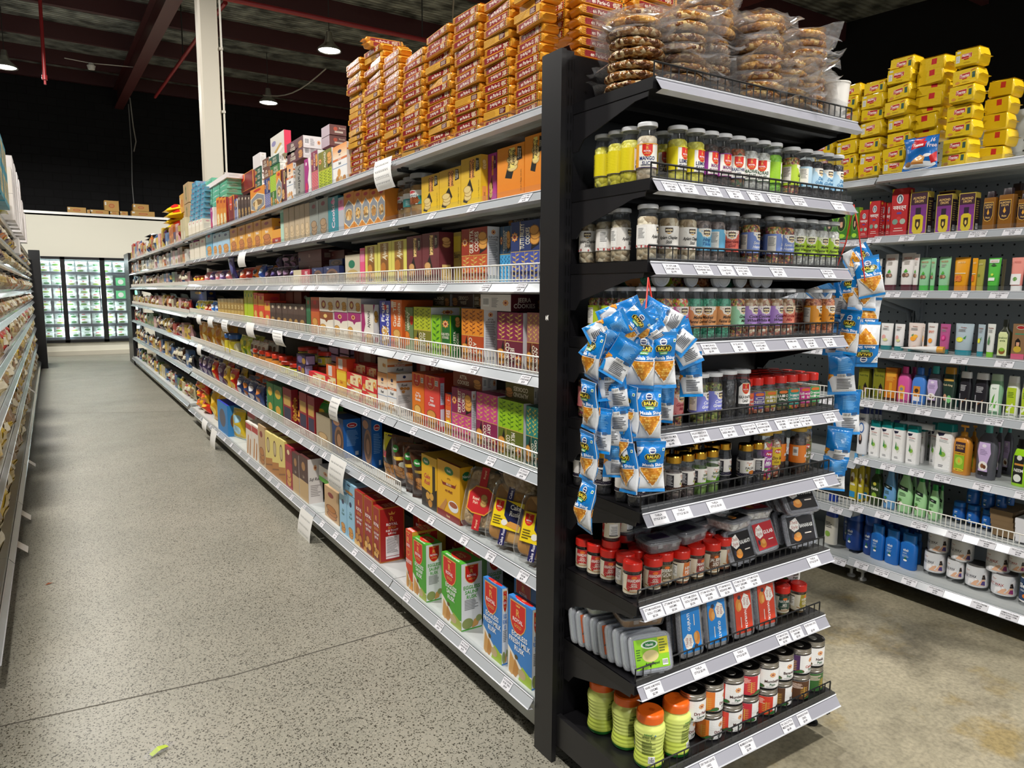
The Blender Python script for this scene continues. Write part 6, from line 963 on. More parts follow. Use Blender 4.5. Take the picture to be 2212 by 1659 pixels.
TOILET = [
('oilgreen',2,2.4179,2.4821,1.845,0.1629,3.635,0.07,0.0),('oilgreen',2,2.3444,2.4122,1.845,0.164,3.635,0.07,0.0),('oilgreen',2,2.2817,2.3199,1.845,0.1619,3.635,0.07,0.0),
('navr',2,2.2266,2.2745,1.845,0.144,3.635,0.07,0.0),('navr',2,2.1669,2.2228,1.845,0.1844,3.635,0.07,0.0),('navr',2,2.1536,2.1751,1.845,0.1768,3.665,0.07,0.0),
('navr',2,2.1258,2.1469,1.845,0.1726,3.665,0.07,0.0),('navr',2,2.0228,2.1063,1.845,0.2334,3.635,0.08,0.0),('almd',2,1.9255,2.0114,1.845,0.2065,3.635,0.07,0.0),
('almd',2,1.8106,1.8836,1.845,0.1821,3.635,0.07,0.0),('almd',2,1.8484,1.9276,1.845,0.2101,3.735,0.07,0.0),('almd',2,1.7081,1.7814,1.845,0.1776,3.635,0.07,0.0),
('oilbot',2,1.6223,1.6753,1.845,0.1735,3.635,0.07,0.0),('oilbot',2,1.5484,1.6137,1.845,0.1814,3.635,0.07,0.0),('oilbot',2,1.4795,1.5349,1.845,0.1498,3.635,0.07,0.0),
('oilbot',2,1.5626,1.6288,1.845,0.2131,3.755,0.07,0.0),('twhite',3,2.0591,2.1314,1.57,0.1849,3.635,0.07,0.0),('twhite',3,1.9716,2.0482,1.57,0.1871,3.635,0.07,0.0),
('twhite',3,1.9468,1.9757,1.57,0.1796,3.635,0.07,0.0),('tgreen',3,1.8926,1.9517,1.57,0.161,3.635,0.07,0.0),('tgreen',3,1.8653,1.8907,1.57,0.1567,3.635,0.07,0.0),
('tgreen',3,1.7994,1.858,1.57,0.1577,3.635,0.07,0.0),('tamber',3,1.7145,1.7891,1.57,0.1567,3.635,0.07,0.0),('tamber',3,1.6771,1.7019,1.57,0.1501,3.635,0.07,0.0),
('tolive',3,1.6461,1.6828,1.57,0.1432,3.635,0.07,0.0),('tgreen2',3,1.5814,1.6387,1.57,0.1482,3.635,0.07,0.0),('tdark',3,1.5577,1.5742,1.57,0.1407,3.635,0.07,0.0),
('tpink',3,1.4866,1.5429,1.57,0.1473,3.635,0.07,0.0),('tpink',3,1.4301,1.4789,1.57,0.1452,3.635,0.07,0.0),('tgrey',3,2.1366,2.151,1.57,0.1626,3.635,0.07,0.0),
('tubw',4,2.0584,2.1301,1.265,0.1363,3.635,0.07,0.0),('tubw',4,1.9965,2.0521,1.265,0.1352,3.635,0.07,0.0),('tubo',4,1.9062,1.9871,1.265,0.1432,3.635,0.07,0.0),
('tubs',4,1.8357,1.8875,1.265,0.1466,3.635,0.07,0.0),('tubr',4,1.7759,1.8269,1.265,0.1444,3.635,0.07,0.0),('tubl',4,1.6744,1.7634,1.265,0.1492,3.635,0.07,0.0),
('tubl',4,1.6211,1.6537,1.265,0.149,3.635,0.07,0.0),('tubp',4,1.5776,1.6141,1.265,0.1529,3.635,0.07,0.0),('botgreen',4,1.5135,1.5666,1.265,0.1746,3.635,0.07,0.0),
('brownlady',4,1.452,1.5041,1.265,0.1578,3.635,0.07,0.0),('tubo',4,1.892,1.9009,1.265,0.1405,3.635,0.07,0.0),('tublie',4,1.8121,1.9431,1.265,0.0383,3.605,0.07,0.0),
('oilolive',5,2.1615,2.2185,1.0,0.1556,3.635,0.07,0.0),('oilolive',5,2.0766,2.1366,1.0,0.1634,3.635,0.07,0.0),('oilorange',5,2.0123,2.0729,1.0,0.1734,3.635,0.07,0.0),
('shpink',5,1.9453,2.0176,1.0,0.1849,3.635,0.07,0.0),('shblue',5,1.868,1.9432,1.0,0.1862,3.635,0.07,0.0),('shgrey',5,1.7944,1.8696,1.0,0.201,3.635,0.07,0.0),
('shdgreen',5,1.7288,1.7922,1.0,0.2015,3.635,0.07,0.0),('shblack',5,1.6577,1.7171,1.0,0.187,3.635,0.07,0.0),('shblack',5,1.5822,1.6503,1.0,0.1872,3.635,0.07,0.0),
('shgreen',5,1.525,1.585,1.0,0.1889,3.635,0.07,0.0),('shlime',5,1.4578,1.5129,1.0,0.1865,3.635,0.07,0.0),('shlime',5,1.406,1.4505,1.0,0.189,3.635,0.07,0.0),
('shpink',5,1.9647,2.0092,1.0,0.1769,3.735,0.07,0.0),('shblue',5,1.8935,1.9222,1.0,0.1788,3.735,0.07,0.0),('shgrey',5,1.821,1.8441,1.0,0.1935,3.735,0.07,0.0),
('shdteal',5,1.7551,1.773,1.0,0.2045,3.735,0.07,0.0),('shdteal',5,1.7249,1.7468,1.0,0.207,3.735,0.07,0.0),('shclinic',6,2.1521,2.2174,0.69,0.2661,3.635,0.07,0.0),
('shclinic',6,2.1723,2.1924,0.69,0.2547,3.715,0.07,0.0),('shclinic',6,2.146,2.1657,0.69,0.2584,3.715,0.07,0.0),('shclinic',6,2.1251,2.1446,0.69,0.2614,3.715,0.07,0.0),
('shhim',6,2.0814,2.1395,0.69,0.1949,3.635,0.07,0.0),('shhim',6,2.0166,2.077,0.69,0.1998,3.635,0.07,0.0),('shhim',6,1.9516,2.015,0.69,0.2024,3.635,0.07,0.0),
('shhim',6,1.88,1.943,0.69,0.2041,3.635,0.07,0.0),('shhim',6,1.8929,1.9267,0.69,0.1952,3.715,0.07,0.0),('shhim',6,1.9192,1.9391,0.69,0.1835,3.795,0.07,0.0),
('shhim',6,1.9378,1.958,0.69,0.1727,3.875,0.07,0.0),('shhim',6,1.8293,1.862,0.69,0.2193,3.715,0.07,0.0),('shhim',6,1.7153,1.7999,0.69,0.2361,3.635,0.07,0.0),
('shhim',6,2.0923,2.1297,0.69,0.1908,3.735,0.07,0.0),('shhim',6,2.0311,2.0623,0.69,0.1957,3.735,0.07,0.0),('pump',6,1.6387,1.717,0.69,0.2396,3.635,0.07,0.0),
('pump',6,1.6543,1.6925,0.69,0.2308,3.735,0.07,0.0),('shgreyb',6,1.5291,1.6158,0.69,0.2658,3.635,0.08,0.0),('shgreyb',6,1.5412,1.5812,0.69,0.2581,3.735,0.07,0.0),
('shgreyb',6,1.5421,1.5864,0.69,0.2459,3.835,0.07,0.0),('shlimeb',6,1.3963,1.4611,0.69,0.215,3.635,0.07,0.0),('tublie',6,1.8707,1.993,0.8854,0.0599,3.685,0.07,0.0),
('oily',7,2.1889,2.2328,0.43,0.2584,3.635,0.07,0.0),('oily',7,2.1536,2.1817,0.43,0.259,3.635,0.07,0.0),('oily',7,2.1452,2.1704,0.43,0.2536,3.675,0.07,0.0),
('oildg',7,2.0576,2.1129,0.43,0.2058,3.635,0.07,0.0),('oildg',7,2.0924,2.1118,0.43,0.1919,3.715,0.07,0.0),('vblue',7,1.9804,2.0463,0.43,0.2263,3.635,0.07,0.0),
('vblue',7,2.0165,2.0326,0.43,0.2072,3.725,0.07,0.0),('vgreen',7,1.8954,1.9747,0.43,0.233,3.635,0.07,0.0),('vgreen',7,1.9178,1.95,0.43,0.2165,3.725,0.07,0.0),
('vgreen',7,1.8222,1.884,0.43,0.2163,3.635,0.07,0.0),('vgreen',7,1.8468,1.8661,0.43,0.1984,3.725,0.07,0.0),('vgreens',7,1.7598,1.8107,0.43,0.1822,3.635,0.07,0.0),
('vgreens',7,1.7663,1.7901,0.43,0.1738,3.695,0.07,0.0),('bjar',7,1.6618,1.7181,0.4546,0.0869,3.675,0.07,0.0),('bjar',7,1.5967,1.6553,0.4536,0.0902,3.675,0.07,0.0),
('bjar',7,1.5311,1.5848,0.4495,0.0865,3.675,0.07,0.0),('bjar',7,1.6141,1.671,0.5429,0.0858,3.695,0.07,0.0),('bjar',7,1.5448,1.6058,0.5372,0.0913,3.695,0.07,0.0),
('bjar',7,1.4947,1.538,0.5504,0.0877,3.695,0.07,0.0),('bjar',7,1.4609,1.4878,0.5793,0.0667,3.695,0.07,0.0),('paperpk',7,1.4414,1.5366,0.5333,0.0245,3.655,0.2,0.0),
('paperpk',7,1.4382,1.533,0.5092,0.0245,3.655,0.2,0.0),('paperpk',7,1.435,1.5293,0.485,0.0245,3.655,0.2,0.0),('paperpk',7,1.4318,1.5256,0.4609,0.0245,3.655,0.2,0.0),
('paperpk',7,1.4285,1.5219,0.4368,0.0245,3.655,0.2,0.0),('whitepk',7,1.3468,1.422,0.5231,0.0216,3.635,0.2,0.0),('whitepk',7,1.3449,1.4201,0.5015,0.0216,3.635,0.2,0.0),
('whitepk',7,1.3431,1.4182,0.4798,0.0217,3.635,0.2,0.0),('whitepk',7,1.3412,1.4164,0.4582,0.0217,3.635,0.2,0.0),('whitepk',7,1.3393,1.4145,0.4365,0.0217,3.635,0.2,0.0),
('jug',8,2.2968,2.3709,0.14,0.2837,3.635,0.07,0.0),('djar',8,2.1668,2.262,0.14,0.2186,3.655,0.07,0.0),('djar',8,2.0724,2.1582,0.14,0.2186,3.655,0.07,0.0),
('djar',8,2.2582,2.3399,0.14,0.2409,3.755,0.07,0.0),('djar',8,2.1183,2.2004,0.14,0.2364,3.735,0.07,0.0),('djar',8,2.0517,2.1288,0.14,0.1873,3.755,0.07,0.0),
('djar',8,2.0057,2.063,0.14,0.1888,3.775,0.07,0.0),('djar',8,1.9257,1.9908,0.14,0.1928,3.785,0.07,0.0),('bbot',8,2.0215,2.0963,0.14,0.184,3.635,0.07,0.0),
('bbot',8,1.9401,2.0171,0.14,0.1813,3.635,0.07,0.0),('bbot',8,1.8508,1.9376,0.14,0.1817,3.635,0.07,0.0),('bbot',8,2.0397,2.0979,0.14,0.1692,3.755,0.07,0.0),
('bbot',8,1.9574,2.0184,0.14,0.166,3.755,0.07,0.0),('bbot',8,1.8876,1.9368,0.14,0.1646,3.755,0.07,0.0),('wax',8,1.7243,1.823,0.1674,0.1064,3.635,0.07,0.0),
('wax',8,1.7135,1.8172,0.2718,0.108,3.635,0.07,0.0),('wax',8,1.6315,1.7085,0.1714,0.0967,3.635,0.07,0.0),('wax',8,1.6019,1.7021,0.265,0.1098,3.635,0.07,0.0),
('wax',8,1.5269,1.6277,0.1619,0.113,3.635,0.07,0.0),('wax2',8,1.4429,1.5429,0.2625,0.1124,3.635,0.07,0.0),('wax2',8,1.4084,1.5129,0.1626,0.1031,3.635,0.07,0.0),
('wax2',8,1.3734,1.4426,0.2932,0.0835,3.635,0.07,0.0),('sleek',8,1.3135,1.39,0.1657,0.122,3.635,0.07,0.0),]
YELLOW = [
(1.7564,1.8878,2.1302,3.62,'f'),(1.7531,1.8826,2.2054,3.62,'f'),(1.7499,1.8775,2.2822,3.62,'f'),(1.7468,1.8725,2.3585,3.62,'f'),(1.7439,1.8677,2.4363,3.62,'f'),
(1.7412,1.8631,2.5156,3.62,'f'),(1.7386,1.8587,2.5965,3.62,'r'),(1.6943,1.7605,2.1683,3.79,'s'),(1.6936,1.7579,2.2462,3.79,'s'),(1.6926,1.755,2.3192,3.79,'s'),
(1.6916,1.7521,2.3917,3.79,'s'),(1.6913,1.75,2.4724,3.79,'s'),(1.9232,2.0821,2.3044,3.67,'p'),(1.9195,2.0754,2.3532,3.67,'p'),(1.9162,2.0691,2.4062,3.67,'p'),
(1.913,2.0629,2.4589,3.67,'p'),(1.9097,2.0567,2.5113,3.67,'p'),(1.9064,2.0506,2.5634,3.67,'p'),(1.9032,2.0445,2.6152,3.67,'p'),(2.037,2.1674,2.1303,3.62,'r'),
(2.0377,2.1687,2.2071,3.62,'f'),(2.0384,2.1701,2.2835,3.62,'f'),(2.039,2.1714,2.3595,3.62,'r'),(2.0397,2.1727,2.4351,3.62,'f'),(2.0405,2.1742,2.5127,3.62,'f'),
(2.0413,2.1757,2.5899,3.62,'r'),(2.0404,2.1754,2.6438,3.62,'f'),(2.1716,2.3049,2.1353,3.62,'f'),(2.1722,2.3052,2.2048,3.62,'r'),(2.173,2.3057,2.2765,3.62,'f'),
(2.1745,2.3069,2.3574,3.62,'r'),(2.1758,2.308,2.4355,3.62,'f'),(2.1757,2.3076,2.4943,3.62,'r'),(2.1761,2.3077,2.5598,3.62,'f'),(2.3067,2.4341,2.1391,3.62,'r'),
(2.3075,2.4358,2.2108,3.62,'f'),(2.3086,2.4377,2.2848,3.62,'r'),(2.31,2.44,2.3633,3.62,'f'),(2.3117,2.4426,2.4464,3.62,'r'),(2.3122,2.4439,2.512,3.62,'f'),
(2.3122,2.4448,2.57,3.62,'r'),(2.4387,2.5793,2.2217,3.62,'r'),(2.4406,2.581,2.2979,3.62,'f'),(2.4428,2.583,2.3788,3.62,'r'),(2.4447,2.5846,2.4544,3.62,'f'),
(2.4466,2.5863,2.5296,3.62,'r'),]
BLUEPACK = (1.876, 2.0273, 2.15, 0.1359)
SHEETS = [
(3.0194,3.2737,2.1446,0.1393,-0.0726),(5.8742,6.2212,1.8512,0.1191,0.0239),(4.9075,5.2524,1.2717,0.1004,-0.1641),(5.7366,6.0221,1.2945,0.113,-0.0785),
(6.7295,7.0006,1.2805,0.1092,-0.0405),(7.4021,7.6988,1.2873,0.1055,-0.0246),(8.0678,8.3555,1.2852,0.1014,-0.0596),(3.7979,3.9466,0.9517,0.1324,0.0595),
(3.679,4.0325,0.6114,0.1971,0.0746),(4.2144,4.4757,0.174,0.2561,0.1052),(7.2207,7.5295,0.19,0.2164,0.1468),(7.7405,8.0083,0.2093,0.133,0.0313),
(8.0732,8.4475,0.9677,0.1217,0.0349),]
# ---------------------------------------------------------------- long run: cartons and packets
SHN = [None, 'top shelf', 'second shelf', 'third shelf', 'fourth shelf', 'fifth shelf', 'sixth shelf', 'base shelf']
for kind, s, yn, yf, z, h, dp, xf, lean in MAIN_T:
    o = carton(kind, yf-yn, dp, h); place(o, (xf, (yn+yf)/2, z), -90)
    tag(o, D[kind][0], D[kind][1], ", long run " + SHN[s], 'the post', yn+z*.01, D[kind][0].split(',')[0] + 's')
# clear trays of rusk on the sixth shelf
def tray(w, h, dp, fill, label, fillname='biscuits', foot=True):
    ro = link('clear_tray_pack', None); b = MB()
    b.loft([(0, w/2*.9, h/2*.9, 6), (.004, w/2*.94, h/2*.94, 6), (dp-.008, w/2, h/2, 6), (dp-.006, w/2*1.04, h/2*1.03, 6), (dp-.002, w/2*1.04, h/2*1.03, 6), (dp, w/2*.94, h/2*.94, 6)], 'ffffff', CLEAR, 28); b = b.build('tray_shell', ro)
    f = MB(); f.loft([(.006, w/2*.86, h/2*.87, 6), (dp-.012, w/2*.93, h/2*.93, 6), (dp-.006, w/2*.88, h/2*.88, 6)], 'ffffff', fill, 28); f.build(fillname, ro)
    l = MB(); z = dp+.0012
    l.canvas(lambda u, v, o: (u-w/2, v-h/2, z+o), w, h, label, CARD); l.build('label', ro); return ro
cr = [('r', .4, -.02, .56, 1.02, '26265a'), ('t', 'Cake Rusk', .48, .88, .07, 'e8e4f0', 90, .3), ('t', 'Cake Rusk', .48, .12, .07, 'e8e4f0', 90, .3), ('r', .12, .24, .88, .7, 'f2d41e'), ('p', '1e2450', [(.4, .7), (.88, .62), (.88, .34), (.55, .36), (.42, .45)])] + shield(.26, .58, .1, .09, txt=True) + [('t', 'Cake\nRusk', .68, .56, .08, 'ffffff', 0, .36), ('e', .46, .34, .08, .05, 'e8e4dc'), ('p', 'd99a48', [(.5, .3), (.84, .26), (.86, .36), (.6, .38)]), ('l', .16, .28, .4, .44, 4, '6a5a1e')]
rd = [('r', .38, -.02, .6, 1.02, 'b8282e'), ('t', 'Royal', .49, .9, .06, 'f0c8a0', 90, .16), ('t', 'Royal', .49, .08, .06, 'f0c8a0', 90, .16), ('p', 'e0a03a', [(.12, .3), (.3, .24), (.68, .24), (.86, .36), (.86, .62), (.66, .7), (.3, .7), (.12, .58)]), ('p', 'c82a30', [(.15, .31), (.3, .26), (.68, .26), (.83, .37), (.83, .61), (.66, .68), (.3, .68), (.15, .57)]), ('t', 'Royal\nPuri', .36, .46, .05, 'f4e0c8', 0, .3), ('c', .6, .48, .1, .1, 'c8a060', '8a6a34')]
for (px, yc, zc, w, h, dp, fi, lb, tx, rx, ry, rz, t) in (
    (1.40, 2.01, .6, .19, .23, .06, 'rusk', cr, 72, 0, 0, -74, 'clear tray of cake rusk nearest the black post, yellow and navy label'),
    (1.40, 2.21, .6, .19, .23, .06, 'rusk', cr, 72, 0, 0, -74, 'clear tray of cake rusk beside the red cross tray, yellow and navy label'),
    (1.40, 2.41, .6, .185, .24, .06, 'puri', rd, 74, 0, 0, -74, 'clear tray of cookie rolls with red cross shaped label')):
    o = tray(w, h, dp, fi, lb); o.rotation_euler = (R(tx), 0, R(rz)); o.location = (px+.045, yc, zc+h/2*math.sin(R(tx))+.0); tag(o, t, 'rusk pack', ', long run sixth shelf')
o = tray(.2, .25, .075, 'puri', rd[:5]); o.rotation_euler = (R(90-84), 0, R(-78)); o.location = (1.53, 2.2, .815); tag(o, 'clear tray of cookie rolls lying on top of the cake rusk trays', 'rusk pack', ', long run sixth shelf')
for k, (y, x, z) in enumerate(((2.44, 1.53, .585), (2.62, 1.52, .585), (2.16, 1.56, .585))):
    o = tray(.18, .2, .055, 'puri' if k else 'rusk', [('r', .3, .2, .7, .8, 'b8282e')]); o.rotation_euler = (R(88), 0, R(-90)); o.location = (x+.03, y, z+.1); tag(o, 'clear tray of biscuits standing in the second row', 'rusk pack', ', long run sixth shelf', 'the post', y)
# brown film packs and the rest of the flexible packs of the run
def pouch(key, w, h, t, front, back, col, seed=0, mat=FILM, obn='biscuit_pouch', **kw):
    k = ('pouch', key, seed)
    if k not in _mc: _mc[k] = pillow_mesh(obn, w, h, t, front, back, col, mat, seed, **kw)
    return link(obn, _mc[k])
BRN = [('g', 0, 0, 1, 1, '3a2014', '4e2c1a'), ('e', .35, .78, .16, .07, '2e8a3a'), ('t', 'Nanki', .35, .78, .04, 'ffffff', 0, .28), ('p', 'd8b03a', [(.2, .62), (.8, .66), (.84, .6), (.2, .56)]), ('c', .5, .34, .3, .14, 'd9964a', '8a5424'), ('e', .75, .5, .14, .06, 'c8c8b8')]
for k, (yn, yf, h) in enumerate(((3.1, 3.28, .26), (2.99, 3.1, .25), (2.91, 2.99, .235))):
    for r in (0, 1):
        o = pouch('brown', .16, .25, .075, BRN, BRN, '3e2316', k); place(o, (1.42+.1*r, (yn+yf)/2, .586), -72+8*k, 4); o.scale = (1.0, 1, h/.25); tag(o, 'glossy brown rusk pack with green oval', 'rusk pack', ', long run sixth shelf', 'the post', yn+r*.01)
YB = [('r', 0, 0, 1, 1, '1c1a16'), ('p', 'd8d01e', [(0, .45), (.35, .5), (.6, 1), (0, 1)]), ('r', .05, .5, .5, .64, 'c82a2a'), ('n', [(0, 0), (1, 0), (.8, .36), (0, .42)], .12, ['8a5420', 'd99a3a', 'e8b45a', 'c8842a'])]
o = pouch('yb', .14, .24, .05, YB, YB, '2a2618'); place(o, (1.42, 3.36, .586), -80); tag(o, 'black and yellow snack pouch beside the brown packs', 'snack pouch', ', long run sixth shelf')
def flexrow(key, shelf, cnt, y0, y1, z, w, h, t, cols, label, cat, ang=-88, rows=1, x0=1.41, jit=.0, dx=.09, stack=1, lay=False, front=None):
    rg = random.Random(len(key)*7+cnt)
    for i in range(cnt):
        for r in range(rows):
            for q in range(stack):
                c, c2 = cols[(i+q+r) % len(cols)]
                f = front or [('r', 0, 0, 1, 1, c), ('r', 0, .93, 1, 1, c2), ('r', 0, 0, 1, .07, c2), ('e', .5, .66, .34, .13, c2), ('e', .5, .3, .3, .16, vary(c2, rg, 40))]
                o = pouch(key+c, w, h, t, f, f, c, (i+r+q) % 3)
                y = y0+(y1-y0)*(i+.5)/cnt
                if lay: place(o, (x0+dx*r, y, z+t*.6+q*t*.85), ang+rg.uniform(-12, 12)*(jit > 0), -90+rg.uniform(-4, 4)*(jit > 0)); o.location.x -= 0
                else: place(o, (x0+dx*r, y, z+.002+q*h*.82), ang+rg.uniform(-1, 1)*jit, rg.uniform(0, 1)*jit*.4-4)
                tag(o, label, cat, ", long run " + SHN[shelf], 'the post', y+r*.001+q*.0001, label + 's')
PU = [('2a1a44', '5a4a8a'), ('3a2030', '8a6a8a'), ('241634', 'c8a8c8')]
flexrow('purple', 3, 5, 4.9, 5.75, 1.586, .16, .13, .06, PU, 'dark purple biscuit pouch', 'biscuit packet', -88, 3, 1.42, 8, .08, 1)
flexrow('purpleb', 3, 4, 4.95, 5.75, 1.70, .16, .11, .06, PU, 'dark purple pouch stacked behind', 'biscuit packet', -88, 2, 1.5, 8, .08)
flexrow('redbag', 3, 2, 6.15, 6.6, 1.586, .2, .15, .08, [('c8281e', 'e8a0a0'), ('d84a2a', 'e8c0a0')], 'red and orange biscuit pouch', 'biscuit packet', -88, 2, 1.42, 6)
flexrow('blueb', 3, 2, 5.75, 6.15, 1.586, .18, .16, .07, [('2a4a9a', 'a8c0e0'), ('d8762a', '1a1a2a')], 'blue and orange biscuit pouch', 'biscuit packet', -88, 2, 1.42, 6)
flexrow('pinkbag', 3, 5, 6.95, 8.3, 1.586, .22, .15, .08, [('e0808a', 'f0d0d0'), ('6a4a8a', 'c8b8d8')], 'pink and purple biscuit pouch', 'biscuit packet', -88, 2, 1.42, 6)
flexrow('orbag', 3, 3, 8.35, 9.05, 1.586, .2, .12, .07, [('e8501e', 'f0c03a')], 'orange biscuit pouch near the column', 'biscuit packet', -88, 2, 1.42, 6)
o = pouch('ptall', .16, .27, .03, [('r', 0, 0, 1, 1, '2e2a6a'), ('e', .5, .6, .3, .2, '6a6ab0')], None, '2e2a6a'); place(o, (1.40, 6.75, 1.586), -84, 10); tag(o, 'tall violet packet leaning on the dark pouches', 'biscuit packet', ', long run third shelf')
flexrow('bluefoil', 4, 3, 7.3, 8.05, 1.278, .22, .15, .08, [('2a7ad8', 'e0e8f4'), ('1e5ab8', 'c8d8f0')], 'blue foil biscuit pouch', 'biscuit packet', -88, 2, 1.42, 6)
flexrow('redsm', 4, 2, 7.95, 8.4, 1.278, .18, .12, .07, [('d8442a', 'f0c8a0')], 'small orange red biscuit pouch', 'biscuit packet', -88, 2, 1.42, 6)
flexrow('ylw', 4, 4, 8.35, 9.0, 1.278, .16, .15, .05, [('e8d83a', 'f4f0c0'), ('d8d02a', '5a9ac8')], 'yellow biscuit pouch', 'biscuit packet', -88, 2, 1.42, 4)
flexrow('yel5', 5, 6, 7.4, 8.9, .951, .2, .24, .06, [('e0a02e', 'f0d080'), ('d8982a', 'c87a2a')], 'tall amber rusk pouch', 'rusk pack', -86, 2, 1.42, 4)
flexrow('gpk5', 5, 3, 6.35, 6.75, .951, .13, .2, .05, [('a8b82a', 'e0d83a'), ('c8c030', '6a8a2a')], 'yellow green biscuit packet', 'biscuit packet', -86, 2, 1.42, 4)
flexrow('wpk5', 5, 4, 5.85, 6.35, .951, .1, .18, .05, [('d8d0c0', '8a5a4a'), ('c8c0b0', '6a4a3a')], 'white and brown biscuit packet', 'biscuit packet', -86, 2, 1.42, 4)
flexrow('navy6', 6, 4, 6.0, 6.95, .586, .2, .18, .07, [('3a4a7a', 'c87a3a'), ('2a3a6a', 'd8d8e0')], 'navy and orange biscuit pouch', 'biscuit packet', -86, 2, 1.42, 4)
flexrow('orr6', 6, 3, 5.75, 6.6, .72, .24, .1, .07, [('c8582a', '2a3a5a')], 'orange pouch lying on navy ones', 'biscuit packet', -88, 1, 1.5, 4)
flexrow('blue6', 6, 4, 5.0, 5.85, .586, .2, .17, .07, [('2a6ad0', 'd8e4f4'), ('1a2a5a', '6a8ac8')], 'blue biscuit pouch', 'biscuit packet', -86, 3, 1.42, 5)
flexrow('or6', 6, 2, 4.62, 4.98, .586, .17, .18, .07, [('e0882a', 'd8d0c0'), ('5a2a1a', 'e09a3a')], 'orange and brown snack pouch', 'snack pouch', -86, 2, 1.42, 5)
flexrow('grn6', 6, 2, 4.4, 4.62, .586, .15, .27, .06, [('2a8a3a', 'e0c03a')], 'green and yellow snack pouch', 'snack pouch', -86, 2, 1.42, 5)
flexrow('ry6', 6, 4, 6.95, 8.2, .586, .22, .22, .07, [('c8281e', 'f0c03a'), ('e0b83a', '8a5a2a'), ('5a3a5a', 'a898b0')], 'red and yellow snack pouch', 'snack pouch', -86, 2, 1.42, 6)
flexrow('pur6', 6, 3, 8.15, 9.0, .586, .22, .22, .07, [('3a2a5a', 'a898b8'), ('4a3a6a', 'd8c8e0')], 'purple snack pouch near the column', 'snack pouch', -86, 2, 1.42, 6)
flexrow('mar7', 7, 2, 5.35, 5.9, .171, .24, .26, .09, [('5a1a24', 'd8c03a'), ('6a2028', 'e0d890')], 'maroon snack bag with yellow ends', 'snack bag', -86, 2, 1.39, 6)
flexrow('ylb7', 7, 2, 6.75, 7.4, .171, .26, .28, .07, [('e0c02a', 'a8d0e0'), ('a8d0e0', 'e8d04a')], 'yellow and pale blue bag leaning', 'snack bag', -80, 2, 1.40, 5)
flexrow('yl7', 7, 2, 7.5, 8.2, .171, .26, .34, .1, [('dca81e', 'e8c04a')], 'big yellow snack bag standing upright', 'snack bag', -86, 1, 1.40, 3)
flexrow('rd7', 7, 2, 8.4, 9.05, .171, .28, .13, .1, [('d8341e', 'e8b02a'), ('e0a81e', 'd84a1e')], 'red and yellow bag in a pile', 'snack bag', -88, 1, 1.40, 4, .09, 3)
# lids of the tubs, jars of pickle on the fifth shelf
for i, y in enumerate((5.3, 5.5, 5.7, 5.9, 6.1)):
    o = jar('snack_jar', 'pk', .05, .12, 'd83a1e', .03, .02, .075, [('r', 0, 0, 1, 1, 'e0903a')], 'orange', .95, 'e0903a'); place(o, (1.42, y, .951)); tag(o, 'small jar with red lid and orange label', 'jar', ', long run fifth shelf', 'the post', y)
for i, (y, x, z) in enumerate(((5.2, 1.43, .951), (4.98, 1.43, .951), (4.78, 1.43, .951), (5.15, 1.54, 1.05), (4.92, 1.54, 1.05), (4.7, 1.54, 1.05), (5.45, 1.54, .951), (5.15, 1.54, .951), (4.92, 1.54, .951), (4.7, 1.54, .951))):
    o = jar('snack_jar', 'pk2', .07, .095, 'c8301e', .025, .012, .06, [('r', 0, 0, 1, 1, 'd8d42a'), ('r', .4, .1, .6, .9, 'e8e8a0'), ('b', .25, .2, .35, .8)], 'seed', .95, 'd8d42a'); place(o, (x, y, z)); tag(o, 'wide jar with red lid and yellow label', 'jar', ', long run fifth shelf', 'the post', y+x*.1)
for i, (y, x) in enumerate(((6.95, 1.42), (7.15, 1.42))):
    o = jar('snack_jar', 'pk3', .07, .19, '2a5a9a', .04, .03, .13, [('r', 0, 0, 1, 1, 'd8c83a'), ('e', .5, .5, .1, .4, 'e8e0c0')], 'cookie', .95, 'd8c83a'); place(o, (x, y, .951)); tag(o, 'jar with dark blue lid and yellow label', 'jar', ', long run fifth shelf', 'the post', y)
for i, (y, x, rz) in enumerate(((2.98, 1.43, -70), (3.10, 1.45, -150), (3.21, 1.47, -80))):
    ML = [('r', 0, 0, 1, 1, 'f0eeea')] + [('e', .42, .86, .1, .12, 'b8202a'), ('t', 'MALAPPARA', .45, .62, .16, '1e4a54', 0, .24), ('r', .55, 0, 1, .6, '3a9a9a'), ('r', 0, 0, .3, .3, '3a9a9a'), ('n', [(.36, .05), (.56, .05), (.56, .45), (.36, .45)], .02, ['8a4a24', 'a85e30', '6a3418']), ('l', .7, .1, .95, .5, 6, 'c8e4e4')]
    o = jar('cookie_jar', 'malap', .06, .19, '9a9a9c', .022, .055, .115, ML, 'cookie', .9, 'f0eeea'); place(o, (x, y, 1.876), rz); tag(o, 'clear cookie jar with teal and white label', 'jar', ', long run second shelf', 'the post', y)
for i in range(4):
    for q in range(2):
        o = jar('tub', 'mtub', .05, .11, 'a0207a', .02, .01, .08, None, 'dark', .1); o2 = o.children
        place(o, (1.43+.0, 8.75+.13*i-(.05 if q else 0), 1.876+.11*q)) if i < 2 or q == 0 else place(o, (1.55, 8.7+.13*i, 1.876)); tag(o, 'magenta lidded clear tub', 'tub', ', long run second shelf', 'the post', 8.75+i*.1+q)
